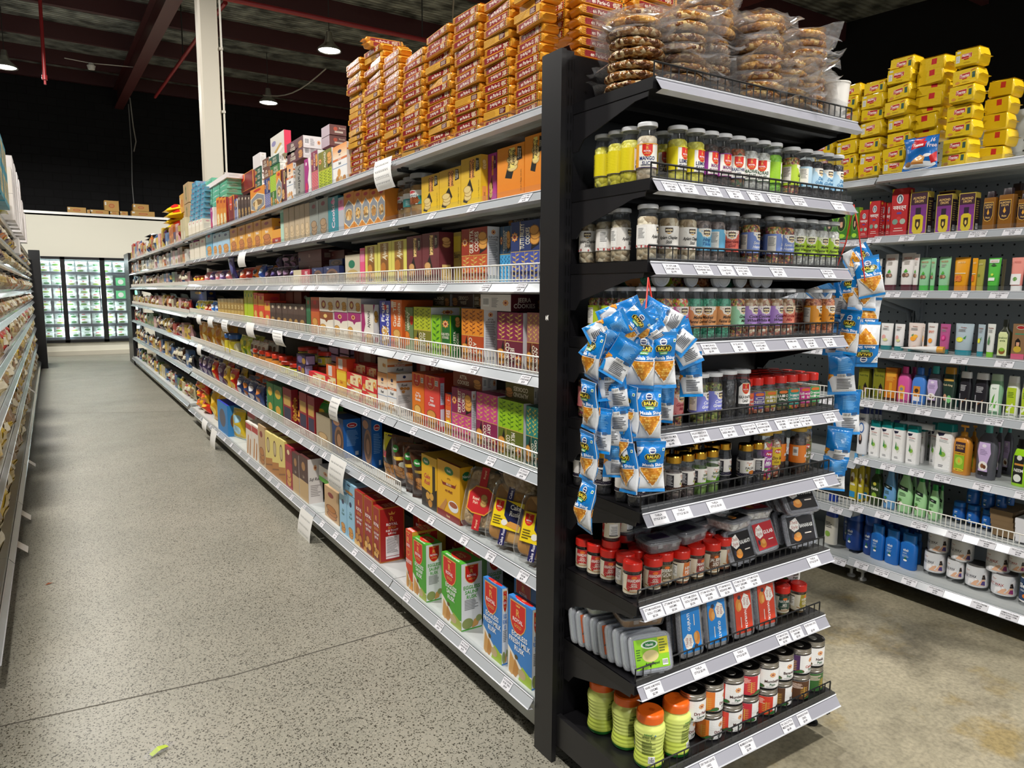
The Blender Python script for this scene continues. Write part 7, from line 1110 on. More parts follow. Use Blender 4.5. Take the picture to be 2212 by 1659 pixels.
# ---- orange biscuit packets stacked on the top shelf
PGF = [('r', 0, 0, 1, 1, 'e09a2c'), ('p', 'c8861e', [(.0, .0), (.08, .0), (.02, 1), (0, 1)]), ('r', .08, .06, .9, .9, '861a1e'), ('t', 'en Parle-G', .42, .47, .5, 'f0e0d0', 0, .46), ('n', [(.7, .1), (.86, .1), (.86, .8), (.7, .8)], .018, ['8e1a1e', 'd8c8b0', 'c8a888']), ('r', .92, .0, .95, 1, '1e3a1e'), ('l', .9, .1, 1, .9, 3, 'b87818'), ('l', .02, .1, .12, .9, 3, 'b87818')]
PGT = [('r', 0, 0, 1, 1, 'e8a434'), ('l', 0, 0, 1, 1, 12, 'c8861e'), ('r', .2, .3, .85, .75, 'a81e1e'), ('t', 'Parle-G', .5, .52, .24, 'f4e6d8', 0, .5)]
PGI = [(s if s[0] != 't' else s[:6]+(180, .42)) for s in PGF]
PGE = [('l', 0, 0, 1, 1, 5, 'c8861e')]
PGB = [('r', 0, 0, 1, 1, 'd8a23a'), ('r', .62, .1, .86, .9, '5a1418'), ('l', 0, .1, .6, .9, 4, 'c0882a'), ('l', .65, .2, .84, .8, 4, 'd8c0b0')]
rg = random.Random(3)
for c, (yn, yf, zt) in enumerate(PACKET_COLUMNS):
    n = max(8, round((zt-2.135)/.0305)); ph = (zt-2.135)/n
    for k in range(n):
        w = yf-yn+rg.uniform(-.004, .002); hh = ph-.0012; v = rg.choices((0, 1, 2), (6, 3, 1.6))[0]
        key = ('pg', c, v, (k*7+c) % 2)
        if key not in _mc: _mc[key] = flow_mesh('biscuit_packet', w, .062, hh, dict(F=(PGF, PGI, PGB)[v], T=PGT, E=PGE, col='dd9a30'), k)
        o = link('biscuit_packet', _mc[key]); place(o, (1.372+rg.uniform(-.006, .012), (yn+yf)/2+rg.uniform(-.006, .006), 2.1355+k*ph), -90+rg.uniform(-4, 4))
        tag(o, 'orange biscuit packet in the %s stack from the black post' % nth(8-c), 'biscuit packet', '', 'the bottom', k, 'orange biscuit packets stacked on the top shelf')
    for k in range(n-5, n):      # a few of the second row, whose ends show above the front
        key = ('pg', c, 0, 0); o = link('biscuit_packet', _mc[key]) if key in _mc else None
        if o is None: continue
        place(o, (1.47, (yn+yf)/2, 2.1355+k*ph), -90+rg.uniform(-3, 3)); tag(o, 'orange biscuit packet behind the %s stack from the post' % nth(8-c), 'biscuit packet', '', 'the bottom', k, 'orange biscuit packets in the back row')
for (y, z, a) in ((3.42, 2.7125, 8), (3.44, 2.742, -6)):
    key = ('pgx', 1)
    if key not in _mc: _mc[key] = flow_mesh('biscuit_packet', .22, .062, .028, dict(F=PGF, T=PGT, E=PGE, col='dd9a30'), 4)
    o = link('biscuit_packet', _mc[key]); place(o, (1.45, y, z), a); tag(o, 'biscuit packet turned sideways on top of the orange stacks', 'biscuit packet', '', 'the black post', y, 'sideways biscuit packets')
for k in range(14):
    for c in (0, 1):
        key = ('pgx', 1); o = link('biscuit_packet', _mc[key]); place(o, (1.56+.225*c, 1.90+.004*(k % 3), 2.1355+k*.0325), rg.uniform(-3, 3)); tag(o, 'orange biscuit packet in the %s sideways stack behind the post' % nth(c+1), 'biscuit packet', '', 'the bottom', k, 'sideways biscuit packets')
# ---------------------------------------------------------------- beyond the column and the left run: small stock, mostly pouches
FARC = [('a8906a', 'tan'), ('b03a30', 'red'), ('d0b03a', 'yellow'), ('4a6a98', 'blue'), ('4a2e4e', 'purple'), ('d0ccc2', 'white'), ('5e7e4e', 'green'), ('c87838', 'orange'), ('cfa0a0', 'pink'), ('5e3a2c', 'brown'), ('c4b892', 'cream'), ('2e2e36', 'black')]
rg = random.Random(11)
def small(kind, cname, c, w, h, t, lbl, cat, where, frm, key, loc, rz, v):
    k = ('sm', kind, c, v)
    c2 = vary(c, random.Random(v), 45); c3 = ('d8d0b8', '8a6a4a', 'b8a060')[v]
    if k not in _mc:
        if kind == 'pouch': _mc[k] = pillow_mesh('snack_pouch', .17, .22, .06, [('r', 0, .9, 1, 1, c2), ('r', .1, .5, .9, .78, c3), ('e', .5, .3, .34, .14, c2)], None, c, FILM, v, 7, 8)
        else: _mc[k] = carton_mesh('small_carton', .14, .1, .2, dict(F=[('r', 0, .55, 1, .85, c2), ('e', .5, .28, .34, .16, c3)], S=[('r', 0, .6, 1, .9, c2)], T=None, col=c))
    o = link(('spice_bag' if 'left' in where else 'snack_pouch') if kind == 'pouch' else 'small_carton', _mc[k]); place(o, loc, rz)
    b = (.17, .06, .22) if kind == 'pouch' else (.14, .1, .2); o.scale = (w/b[0], t/b[1], h/b[2])
    tag(o, 'small %s %s' % (cname, lbl), cat, where, frm, key, 'small goods ' + where); return o
for s in range(7):
    y = 9.5; z = FZS[s]; pal = ([4, 3, 1, 7, 2, 5, 8, 10], [5, 0, 10, 8, 7, 3], [0, 5, 10, 6, 3, 9, 8], [2, 5, 10, 8, 7, 9, 1], [1, 11, 9, 6, 2, 8], [7, 4, 2, 3, 9, 11, 10], [2, 7, 4, 6, 10, 1, 3])[s]
    while y < 16.5:
        w = rg.uniform(.16, .26); c, cn = FARC[rg.choice(pal)]; kd = 'pouch' if rg.random() < (.5 if s > 1 else .25) else 'carton'; h = rg.uniform(.15, .22) if s else rg.uniform(.15, .3)
        small(kd, cn, c, w-.015, h, .08, 'pouch' if kd == 'pouch' else 'carton', 'snack pouch' if kd == 'pouch' else 'biscuit box', ', beyond the column, ' + SHN[s+1], 'the column', y, (MX+.06+(.03 if kd == 'pouch' else 0), y+w/2, z), -90, rg.randrange(3)); y += w
for i, (y, z) in enumerate(((10.1, 2.137), (10.1, 2.40), (10.1, 2.66), (10.65, 2.5), (10.95, 2.62))):
    o = carton('carton' if i < 3 else 'cartonr', .4, .36, .25); place(o, (1.55 if i < 3 else 1.62, y+.2, z if i < 3 else 2.36+.262*(i-3)), -90); tag(o, D['carton' if i < 3 else 'cartonr'][0], 'cardboard box', 'on the top shelf beyond the column', 'the bottom', z)
o = carton('carton', .44, .36, .22); place(o, (1.62, 11.0, 2.137), -90); tag(o, 'wide cardboard carton under the red oval cartons', 'cardboard box', 'beyond the column')
for i in range(6):
    o = pouch('black%d' % (i % 2), .3, .3, .07, [('r', .1, .3, .9, .6, 'd8d8d4')], None, '1a1a1e', i % 2); place(o, (1.45, 14.3, 2.2+.055*i), -90, -86); tag(o, 'black pouch in a flat pile', 'snack pouch', 'on the top shelf beyond the column', 'the bottom', i)
for i in range(4):
    o = pouch('yellowbig', .34, .4, .12, [('r', .1, .25, .9, .5, 'c8281e'), ('e', .5, .75, .3, .1, 'e84a2a')], None, 'e0c01e', i % 2); place(o, (1.42, 11.4+.1*(i % 2), 2.42+.08*i), -90, -80); tag(o, 'big yellow snack bag heaped on the cartons', 'snack bag', 'beyond the column', 'the bottom', i)
LSN = [None, 'first', 'second', 'third', 'fourth', 'fifth', 'sixth', 'seventh', 'eighth', 'base']
for s in range(1, 9):
    y = 3.3; z = LZ[s]; gap = LZ[s-1]-z-.06; pal = ([7, 4, 2, 0], [0, 0, 10, 4], [7, 0, 0, 10, 5], [0, 10, 7, 0], [1, 0, 0, 10], [0, 2, 10, 0], [2, 0, 0, 2], [2, 10, 0, 10, 2])[s-1]
    while y < 16.2:
        w = rg.uniform(.24, .34); c, cn = FARC[rg.choice(pal)]; h = min(gap, rg.uniform(.17, .3))
        o = small('pouch', cn, c, w, h, .09, 'snack pouch', 'snack pouch', ', left run %s shelf down' % LSN[s+1], 'the front', y, (-.345-rg.random()*.02, y+w/2, z), 90+rg.uniform(-8, 8), rg.randrange(3)); o.rotation_euler.x = R(rg.uniform(0, 5)); y += w
for i, (y, k, n, hh) in enumerate(((5.35, 'tealbox', 2, .225), (5.75, 'tealbox', 2, .225), (6.15, 'tealbox', 2, .225), (6.5, 'tealbox', 2, .22), (7.75, 'whitebox', 2, .22), (8.2, 'whitebox', 3, .2), (8.7, 'whitebox', 3, .2), (9.3, 'whitebox', 3, .2), (9.9, 'whitebox', 3, .2), (10.5, 'whitebox', 2, .22), (11.3, 'whitebox', 2, .18))):
    for q in range(n):
        o = carton(k, .34, .28, hh); place(o, (-.225, y, 2.131+q*(hh+.002)), 90); tag(o, D[k][0], 'box', 'stacked on top of the left run', 'the front', y+q*.01, D[k][0] + 's')
for i in range(4):
    o = pouch('gl', .3, .34, .1, [('r', .1, .3, .9, .7, 'a8a03a')], None, 'c8b83a', i % 2); place(o, (-.25, 7.05+.2*(i % 2), 2.15+.09*i), 90, -70); tag(o, 'yellow green bag heaped on top of the left run', 'snack bag', '', 'the bottom', i)
o = carton('whitepost', .5, .05, .17); place(o, (-.27, 9.9, 1.935), 90); tag(o, 'flat plain white box under the top shelf of the left run', 'box')
o = pouch('tealbag', .2, .28, .1, [('p', 'e8d81e', [(.2, .3), (.75, .75), (.82, .66), (.3, .24)]), ('r', 0, .92, 1, 1, '0e4a50')], None, '12626a', 1); place(o, (-.3, 3.85, .28), 90, -75, 14); o.location = (-.285, 3.62, .30); tag(o, 'dark green snack bag with yellow stripe poking out of the left run', 'snack bag')
for k, (y, z) in enumerate(((5.6, .16), (7.3, .16), (4.9, .16), (9.6, .5))):
    b = MB(); b.grid([[(0, -.06+.12*i, 0) for i in (0, 1)], [(.03, -.05+.12*i, -.06) for i in (0, 1)], [(.09, -.03+.12*i, -.12) for i in (0, 1)]], 'e8e6e2', PAPER); o = b.build('paper_tag'); place(o, (-.30, y, z-.01)); tag(o, 'white paper slip curling off the left run shelf edge', 'paper tag', '', 'the front', y, 'paper slips on the left run')
# ---------------------------------------------------------------- sheets of paper on the long run
for i, (yn, yf, zt, h, sl) in enumerate(SHEETS):
    b = MB(); w = min(yf-yn, .26 if i else .2); rows = []; n = 6
    for j in range(n+1):
        t = j/n; rows.append([(-.002-.035*math.sin(t*1.5)+.03*t*t, w/2-w*q+sl*t*.6, -h*t) for q in (0, .5, 1)])
    b.grid(rows, 'f2f1ee', PAPER, True)
    if i in (0, 7, 8, 9, 4, 2):
        rs = random.Random(i)
        for L in range(4):
            t = .16+.2*L; q = .12
            while q < .85:
                d = rs.uniform(.03, .07); y0 = w/2-w*q+sl*t*.6; x = -.0045-.035*math.sin(t*1.5)+.03*t*t
                for a, c in (((0, 0), (d*w*.5, .3)), ((d*w*.5, .3), (d*w*.9, -.2))):
                    p0 = (x-.0004, y0-a[0], -h*(t+a[1]*.12)); p1 = (x-.0004, y0-c[0], -h*(t+c[1]*.12))
                    b.face([p0, p1, (p1[0], p1[1], p1[2]-.004), (p0[0], p0[1], p0[2]-.004)], '2a2a30', PAPER)
                q += d*1.5
    o = b.build('paper_sheet'); o.location = (1.312 if zt > .25 else 1.265, (yn+yf)/2, zt); tag(o, 'white %s sheet hanging from a shelf edge of the long run' % ('handwritten' if i in (0, 7, 8, 9, 4, 2) else 'blank'), 'paper sheet', '', 'the black post', yn, 'paper sheets on shelf edges')
# ---------------------------------------------------------------- end display jars
def ihl(c, t, tc='2a2018', light='f4efe6', deco=None):
    F = [('r', 0, 0, 1, 1, c), ('p', light, [(.36, 1), (.36, .86), (.4, .8), (.43, .62), (.5, .56), (.57, .62), (.6, .8), (.64, .86), (.64, 1)]), ('r', .44, .72, .56, .92, '3a2418'), ('r', .45, .78, .55, .86, 'e8d8b0'), ('p', 'e0b04a', [(.45, .7), (.55, .7), (.5, .64)]), ('t', t, .5, .4, .15, tc, 0, .3, 'bi'), ('r', .12, .12, .26, .9, light), ('l', .13, .4, .25, .86, 8, '6a6a6a'), ('r', .74, .2, .84, .8, light), ('b', .75, .3, .83, .7)]
    d_ = deco or tc; rs = random.Random(len(t))
    F += [('e', rs.random(), .04+.06*rs.random(), .012, .05, d_) for _ in range(16)]
    return F
def rgl(c, t, tc, light='f2f0ea'):
    return [('r', 0, 0, 1, 1, c), ('r', .36, .04, .7, 1, light)] + centre(shield(.5, .72, .28, .26), .36, .64) + [('t', t, .5, .3, .16, tc, 0, .24), ('l', .4, .08, .6, .16, 2, '8a8a8a'), ('l', .8, .2, .95, .8, 7, '6a6a4a' if c > 'd' else 'd8d0c0'), ('r', 0, 0, 1, .03, tc), ('r', .36, .97, .7, 1, c)]
WH = 'dcdde0'
def J4(key, c, t, fill, tc='2a2018', light='f4efe6', deco=None, name='candy_jar', top=.93):
    return lambda: jar(name, key, .0285, .152, WH, .011, .036, .098, ihl(c, t, tc, light, deco), fill, top, c)
def J2(key, c, t, fill, tc): return lambda: jar('candy_jar', key, .0275, .155, WH, .011, .034, .098, rgl(c, t, tc), fill, .9, c)
def SQ(key, c, t, fill):
    L = [('r', 0, 0, 1, 1, 'efe9da'), ('r', .36, .0, .64, 1, c), ('e', .5, .86, .06, .09, 'e8742a'), ('t', t, .5, .52, .17, 'f4f0e8', 0, .25), ('l', .42, .08, .58, .24, 2, 'e0d8c8'), ('p', 'c8a070', [(.62, .1), (.8, .16), (.8, .2), (.62, .16)])]
    return lambda: jar('spice_bottle', key, .0245, .118, 'd8281e', .024, .018, .072, L, fill, .85, 'efe9da', square=True, ribs=False)
def RC(key, c, t, fill, cream='efe6d0'):
    L = [('r', 0, 0, 1, 1, cream), ('p', c, [(.36, .3), (.38, 1), (.64, 1), (.64, .3), (.6, .14), (.5, .1), (.4, .14)]), ('e', .5, .86, .05, .08, 'e8742a'), ('t', t, .5, .6, .17, 'f4f0e8', 0, .24), ('l', .42, .34, .58, .4, 1, 'e8d8c8'), ('e', .5, .16, .08, .1, 'd8c8b0'), ('p', 'b88850', [(.3, .2), (.44, .1), (.7, .14), (.7, .18), (.44, .15), (.31, .25)]), ('r', .1, .24, .26, .9, 'ffffff'), ('r', .1, .84, .26, .9, '202020'), ('l', .11, .36, .25, .82, 9, '6a6a6a'), ('b', .1, .05, .18, .2)]
    return lambda: jar('spice_jar', key, .0265, .105, 'd8261c', .024, .012, .07, L, fill, .88, cream, lidr=.0285)
def GC_(key, c, t, fill, food='c8762a', tc='2a2018'):
    L = [('r', 0, 0, 1, 1, 'f0ece8'), ('r', 0, 0, 1, .22, c), ('t', 'Thela', .5, .84, .12, 'b84a2a', 0, .18, 'i'), ('e', .5, .72, .015, .04, 'e8922a'), ('t', t, .52, .54, .15, tc, 0, .22), ('e', .56, .28, .07, .12, food), ('e', .46, .4, .02, .06, 'a8b83a'), ('r', .18, .2, .32, .9, '2a2630'), ('l', .19, .3, .31, .86, 9, 'd8d8d8'), ('r', 0, 0, 1, .02, 'f0ece8')]
    return lambda: jar('candy_bottle', key, .0255, .135, 'c89a3a', .021, .032, .085, L, fill, .85, 'f0ece8', lidmat=GOLD, lidr=.0235, ribs=False)
def PR(key, c, t, fill, tc='ffffff'):
    L = [('r', 0, 0, 1, 1, c), ('e', .5, .78, .08, .13, 'c82a30'), ('t', 'Parag', .5, .78, .12, 'ffffff', 0, .15, 'bi'), ('t', t, .5, .4, .18, tc, 0, .24, 'bi'), ('l', .42, .1, .58, .22, 2, tc), ('r', .15, .4, .25, .9, 'e8e8e8'), ('b', .16, .5, .24, .8)]
    return lambda: jar('candy_jar', key, .027, .165, 'c8a02e', .014, .045, .105, L, fill, .93, c)
def TIN(key, side, t, tc='3a1414', t2c='1e5a3a', foot='6a4a2a'):
    L = [('r', 0, 0, 1, 1, 'f0efee'), ('r', .1, 0, .4, 1, side), ('v', .24, .1, .38, .7, 'd8a84a', 1), ('l', .13, .6, .3, .9, 5, 'f0d8c8')] + sun(.56, .72, .045, .14) + [('t', t.split('\n')[0], .56, .38, .15, tc, 0, .23, 'b'), ('t', t.split('\n')[1], .56, .2, .13, t2c, 0, .2), ('l', .48, .05, .62, .1, 1, '8a8a8a'), ('e', .41, .12, .05, .1, foot), ('p', '2e6a34', [(.3, 0), (.42, .22), (.46, .06)])]
    return lambda: tin(key, L)
def tin(key, L):
    k = ('tin', key)
    if k not in _mc:
        r, h = .041, .092; b = MB(); b.lathe([(0, 0), (r*.95, 0), (r*.97, .002), (r, .005), (r, h-.017)], 'ffffff', CLEAR, 28)
        f = MB(); f.lathe([(0, .003), (r*.95, .003), (r*.95, h-.024), (0, h-.024)], 'ffffff', 'mukh', 24)
        l = MB(); l.lathe([(r*.93, h-.018), (r*1.0, h-.018), (r*1.0, h-.0145), (r*.96, h-.0135), (r*.96, h-.011), (r, h-.01), (r, h-.0065), (r*.97, h-.0055), (r*.97, h-.003), (r*1.01, h-.002), (r*1.01, h), (r*.95, h), (r*.93, h-.003)], 'b8b4b0', METAL, 32); l.lathe([(0, h-.003), (r*.93, h-.003)], '4a4646', METAL, 28); l.lathe([(0, h-.0008), (.013, h-.0012), (.015, h-.003)], 'c8c6c4', METAL, 16)
        La = MB(); W = 6.2832*r*1.006; fn = cylfn(r*1.006, .006, W); hh = h-.028
        La.grid([[fn(W*i/32, v, 0) for i in range(33)] for v in (0, hh)], 'f0efee', CARD); La.canvas(lambda u, v, o: fn(u, v, o+.0003), W, hh, L, CARD, r*.22)
        _mc[k] = (b.mesh('body'), f.mesh('filling'), l.mesh('lid'), La.mesh('label'))
    ro = link('ring_pull_can', None)
    for n, m in zip(('body', 'filling', 'lid', 'label'), _mc[k]): link(n, m, ro)
    return ro
def amla():
    k = ('amla',)
    if k not in _mc:
        P = [(0, 0), (.041, 0), (.044, .004), (.0455, .016), (.043, .03), (.0405, .05), (.0415, .07), (.0445, .095), (.0465, .112), (.0455, .124), (.038, .136), (.036, .14)]
        b = MB(); n = 28
        def rr(z):
            for (r0, z0), (r1, z1) in zip(P[1:], P[2:]):
                if z0 <= z <= z1: return r0+(r1-r0)*(z-z0)/max(1e-6, z1-z0)
            return P[-1][0]
        zs = [i*.14/56 for i in range(57)]; rad = lambda z: rr(z)+(.0007*math.sin(z*520) if .02 < z < .115 else 0)
        b.grid([[(rad(z)*math.cos(6.2832*i/n), rad(z)*math.sin(6.2832*i/n), z) for i in range(n)] for z in zs], lambda i, j: '1e6a24' if zs[i] < .011 else ('c8d85a' if zs[i] < .05 else 'd8e47c'), PLAS, True, True)
        c = MB(); c.lathe([(0, .168), (.036, .168), (.0395, .1645), (.0405, .16), (.0405, .141), (.037, .139)], 'e8661a', PLAS, 36); c.flat((-.02, -.008, .1683), (1, 0, 0), (0, 1, 0), .04, .016, [('t', 'Patanjali', .5, .5, .6, 'd0540e', 10, .9, 'bi')], PLAS)
        l = MB(); W = .25; fn = lambda u, v, o: ((rad(.012+v)+.0009+o)*math.sin((u-W/2)/.043), -(rad(.012+v)+.0009+o)*math.cos((u-W/2)/.043), .012+v)
        L = [('t', 'पतंजलि', .3, .9, .05, '3a7a3a', 0, .16), ('t', 'आंवला कैंडी', .3, .82, .055, '2a4a1a', 0, .2), ('t', '500 g', .3, .74, .04, '4a5a2a', 0, .1), ('l', .22, .3, .4, .7, 9, '5a6a2a'), ('b', .3, .1, .38, .28), ('e', .37, .9, .008, .018, '1e6aa0'), ('t', 'PATANJALI', .62, .92, .035, '3a5a2a', 0, .16), ('t', 'Amla', .6, .8, .085, '2a2a1a', 0, .16, 'bi'), ('t', 'Candy', .64, .7, .085, '2a2a1a', 0, .16, 'bi'), ('e', .66, .42, .05, .09, 'b8c83a'), ('e', .7, .46, .04, .08, 'c8d44a'), ('p', '3a8a2a', [(.58, .5), (.62, .66), (.64, .5)]), ('p', '3a8a2a', [(.7, .52), (.76, .68), (.74, .5)]), ('n', [(.58, .08), (.78, .08), (.74, .3), (.66, .36), (.6, .26)], .018, ['5a2a14', '7a4020', '4a2010', '8e5228'])]
        l.canvas(fn, W, .112, L, CARD, .012); _mc[k] = (b.mesh('body'), c.mesh('lid'), l.mesh('label'))
    ro = link('sweets_jar', None)
    for n_, m in zip(('body', 'lid', 'label'), _mc[k]): link(n_, m, ro)
    return ro
JK = {
 'lemon': (J2('lemon', 'e6d61e', 'LEMON\nCANDY', 'lemon', '2a2a5a'), 'clear jar of yellow lemon candy'), 'mango': (J2('mango', 'e8a01e', 'MANGO\nSLICE', 'beige', '1e2a6a'), 'clear jar of beige mango slices with orange label'),
 'chhu': (J2('chhu', '8a2a8a', 'MADHUR\nCHHUHARA', 'brown', '7a1e6a'), 'clear jar of brown dates with purple label'), 'raj': (J2('raj', 'e0d8d0', 'RAJASTHANI\nMIX', 'mixa', '26306a'), 'clear jar of brown mix with red shield label'),
 'sonfw': (J2('sonfw', 'e4e2dc', 'MADRASI\nSONFF', 'white', '1e4a2a'), 'clear jar of white fennel with red shield label'), 'sonfg': (J2('sonfg', '9aca2a', 'MADRASI\nSONFF', 'green', '1e5a1e'), 'clear jar of bright green fennel'),
 'limeb': (J4('limeb', 'b8d43a', 'Garden\nMix', 'bead'), 'clear jar of dark beads with lime label'), 'desi': (J4('desi', 'b8d8ec', 'Desi\nGulkand', 'dark', '2a7ab0', deco='4a9ad0'), 'clear jar of dark balls with pale blue label'),
 'aplam': (J4('aplam', 'f0ece6', 'Aplam Chaplam\nStick', 'stick', '1e1a18', 'f6f4f0', 'b84a4a'), 'clear jar of pale sticks with white label'), 'hing': (J4('hing', '6ab4dc', 'Hing\nTikka', 'grey', '1e5a9a'), 'clear jar of grey tablets with sky blue label'),
 'anar': (J4('anar', 'e06a5a', 'Anardana\nGoli', 'dark', '8a1e1e'), 'clear jar of dark balls with coral label'), 'heaven': (J4('heaven', '7a92d4', 'Seven Seas\nHeaven Mix', 'bead', 'f2f2f8'), 'clear jar of mixed beads with periwinkle label'),
 'fenw': (J4('fenw', 'b4d83a', 'Madrasi\nFennel White', 'white'), 'clear jar of white fennel with lime label'), 'cal': (J4('cal', 'c0d832', 'Calcutta\nMix', 'bead'), 'clear jar of mixed beads with yellow green label'),
 'pinkm': (J4('pinkm', 'd88ab8', 'Sweet\nMix', 'bead', '7a1e5a'), 'clear jar of mixed beads with pink label'), 'sugar': (J4('sugar', 'e088c0', 'Sugar Coated\nFennel', 'bead2', '8a1e6a'), 'clear jar of bright sugar beads with pink label'),
 'madr': (J4('madr', 'dc9a62', 'Madrasi\nFennel Green', 'mint'), 'clear jar of mint green fennel with tan label'), 'greenm': (J4('greenm', '9ad4b0', 'Green\nMix', 'bead'), 'clear jar of red beads with mint label'),
 'cocow': (J4('cocow', 'b08ad0', 'Coconut\nWhite Mix', 'coco'), 'clear jar of coconut mix with lilac label'), 'mumb': (J4('mumb', 'e88a72', 'Mumbai\nMix', 'coco', 'a81e1e', 'f2e4c8'), 'clear jar of pale mix with salmon label'),
 'royal': (J4('royal', 'e89a2a', 'Royal\nMix', 'orange', '3a1e10'), 'clear jar of orange mix with orange label'), 'pinkg': (J4('pinkg', 'e88a8a', 'Garden\nMix', 'bead', 'a82a3a', 'f2dcc8'), 'clear jar of brown seeds with salmon pink label'),
 'yell': (J4('yell', 'e8e0a0', 'Jeera\nGoli', 'dark'), 'clear jar of dark balls with pale yellow label'), 'cgreen': (J4('cgreen', '7e84d4', 'Coconut\nGreen Mix', 'olive', 'f2f2f8'), 'clear jar of green mix with violet blue label'),
 'kalan': (lambda: jar('candy_jar', 'kalan', .0295, .155, WH, .011, 0, 0, None, 'black', .93), 'clear jar of black candy turned label away'), 'kala': (lambda: jar('candy_jar', 'kala', .0295, .155, WH, .011, .05, .115, [('r', 0, 0, 1, 1, '222024'), ('p', 'f2f0ee', [(.38, .0), (.38, .8), (.44, 1), (.56, 1), (.62, .8), (.62, .0)])] + centre(shield(.5, .72, .22, .24), .36, .64) + [('t', 'KALA KHATTA\nCANDY', .5, .24, .14, '201e20', 0, .22)], 'black', .93, '222024'), 'clear jar of black candy with white shield label'),
 'sqred': (SQ('sqred', 'e05a4a', 'Red\nMukhwas', 'orange'), 'square red capped bottle, red label'), 'sqgreen': (SQ('sqgreen', '3aa05a', 'Green\nMukhwas', 'olive'), 'square red capped bottle, green label'), 'sqbari': (SQ('sqbari', 'a89a2a', 'BARIK\nMIX', 'coco'), 'square red capped bottle, olive label'),
 'sqice': (SQ('sqice', '5a4a9a', 'ICE\nCREAM', 'coco'), 'square red capped bottle, violet label'), 'sqel': (SQ('sqel', '2e4a2e', 'ELAICHI\nPAN', 'olive'), 'square red capped bottle, dark green label'), 'sqkal': (SQ('sqkal', 'c8328a', 'Kalkatti\nMix', 'orange'), 'square red capped bottle, magenta label'), 'sqsug': (SQ('sqsug', '1e9a8e', 'Sugar\nCoated', 'bead2'), 'square red capped bottle, teal label'),
 'imli': (GC_('imli', '4a2e24', 'iMLI', 'grey'), 'gold capped bottle of sugared imli'), 'laddu': (GC_('laddu', '6aa82a', 'BANARASI\nPAN LADDU', 'laddu', '4a8a1e', '2a5a1e'), 'gold capped bottle of green balls'), 'falsa': (GC_('falsa', '2a2440', 'FALSA', 'black'), 'gold capped bottle, navy label foot'), 'jam': (GC_('jam', '241e34', 'JAMUN\nCOLA', 'black', '5a2a14'), 'gold capped bottle, black label foot'),
 'tooti': (PR('tooti', '9a3a9a', 'Tooti\nMix', 'tooti'), 'gold lidded jar of coloured balls'), 'ysl': (PR('ysl', 'e0c02a', 'Dry Sali', 'coco', '5a2a10'), 'gold lidded jar of pale pieces'), 'madh': (PR('madh', 'e8822a', 'Madhur', 'brown'), 'gold lidded jar with orange label'), 'jgol': (PR('jgol', '6a6a3a', 'Jeera Goli', 'seed'), 'gold lidded jar with olive label'),
 'rback': (RC('rback', 'c8282c', 'ANARDANA\nGOLI', 'dark'), 'red capped jar showing its nutrition panel'), 'ranar': (RC('ranar', 'c02a30', 'ANARDANA\nGOLI', 'dark'), 'red capped jar with red and cream label'), 'rjee': (RC('rjee', '6a5a3a', 'JEERA\nGOLI', 'seed'), 'red capped jar with olive brown label'), 'ror': (RC('ror', 'd8783a', 'HING\nPEDA', 'orange'), 'red capped jar with orange label'), 'rman': (RC('rman', '8a2a2a', 'MANGO\nSAND', 'seed'), 'red capped jar with maroon label'), 'rjal': (RC('rjal', '6a3e24', 'JAL JEERA\nSHOT', 'seed'), 'red capped jar with brown label'),
 'rnat': (RC('rnat', '1e4a3e', 'NATURAL\nMIX', 'olive'), 'red capped jar with dark green label'), 'rlim': (RC('rlim', 'a8982a', 'HING\nGOLI', 'seed'), 'red capped jar with mustard label'),
 'amla': (amla, 'yellow green ribbed jar with orange lid'),
 'tdry': (TIN('tdry', 'e07a2a', 'Dry Paan\nLeaves', '6a1e1e', '1e4a34'), 'clear can with orange label side'), 'tmum': (TIN('tmum', 'd8402e', 'Mumbaiya\nPaan'), 'clear can with red label side'), 'tmum2': (TIN('tmum2', 'e04a3a', 'Mumbaiya\nPaan'), 'clear can with scarlet label side'), 'tred': (TIN('tred', 'c8323e', 'Meetha\nPaan'), 'clear can with crimson label side'), 'tban': (TIN('tban', '5a3a24', 'Banarasi\nPaan'), 'clear can with brown label side'), 'tcal': (TIN('tcal', '4a2a5a', 'Calcutta\nPaan', 'b84a3a'), 'clear can with violet label side'), 'tnas': (TIN('tnas', '3a6a34', 'Nasik\nPaan'), 'clear can with green label side'),
}
RAD = {'amla': .0475, 'tin': .0422}
placed = {}
PLN = [('r', .3, .3, .7, .7, 'c4c8c0')]
TN = [q for q in JARS if q[1] == 9 and q[0] != 'amla']; JARS = [q for q in JARS if q not in TN]
for i in range(8):
    for dz in (0, .094): q = [t for t in TN if (t[4] > .05) == (dz > 0)][i]; JARS.append((q[0], 9, 1.592+.0872*i-.0, 1.437+(.012 if i % 2 else 0), dz, q[5]))
def relax(L, r, lo, hi):
    L.sort(key=lambda q: q[2]); n = len(L); g = min(2*r*1.002, (hi-lo)/max(1, n-1)); xs = [q[2] for q in L]
    for _ in range(400):
        for i in range(n-1):
            d_ = g-(xs[i+1]-xs[i])
            if d_ > 0: xs[i] -= d_/2; xs[i+1] += d_/2
        xs = [min(max(x, lo+i*g), hi-(n-1-i)*g) for i, x in enumerate(xs)]
    return [(q[0], q[1], x)+q[3:] for q, x in zip(L, xs)]
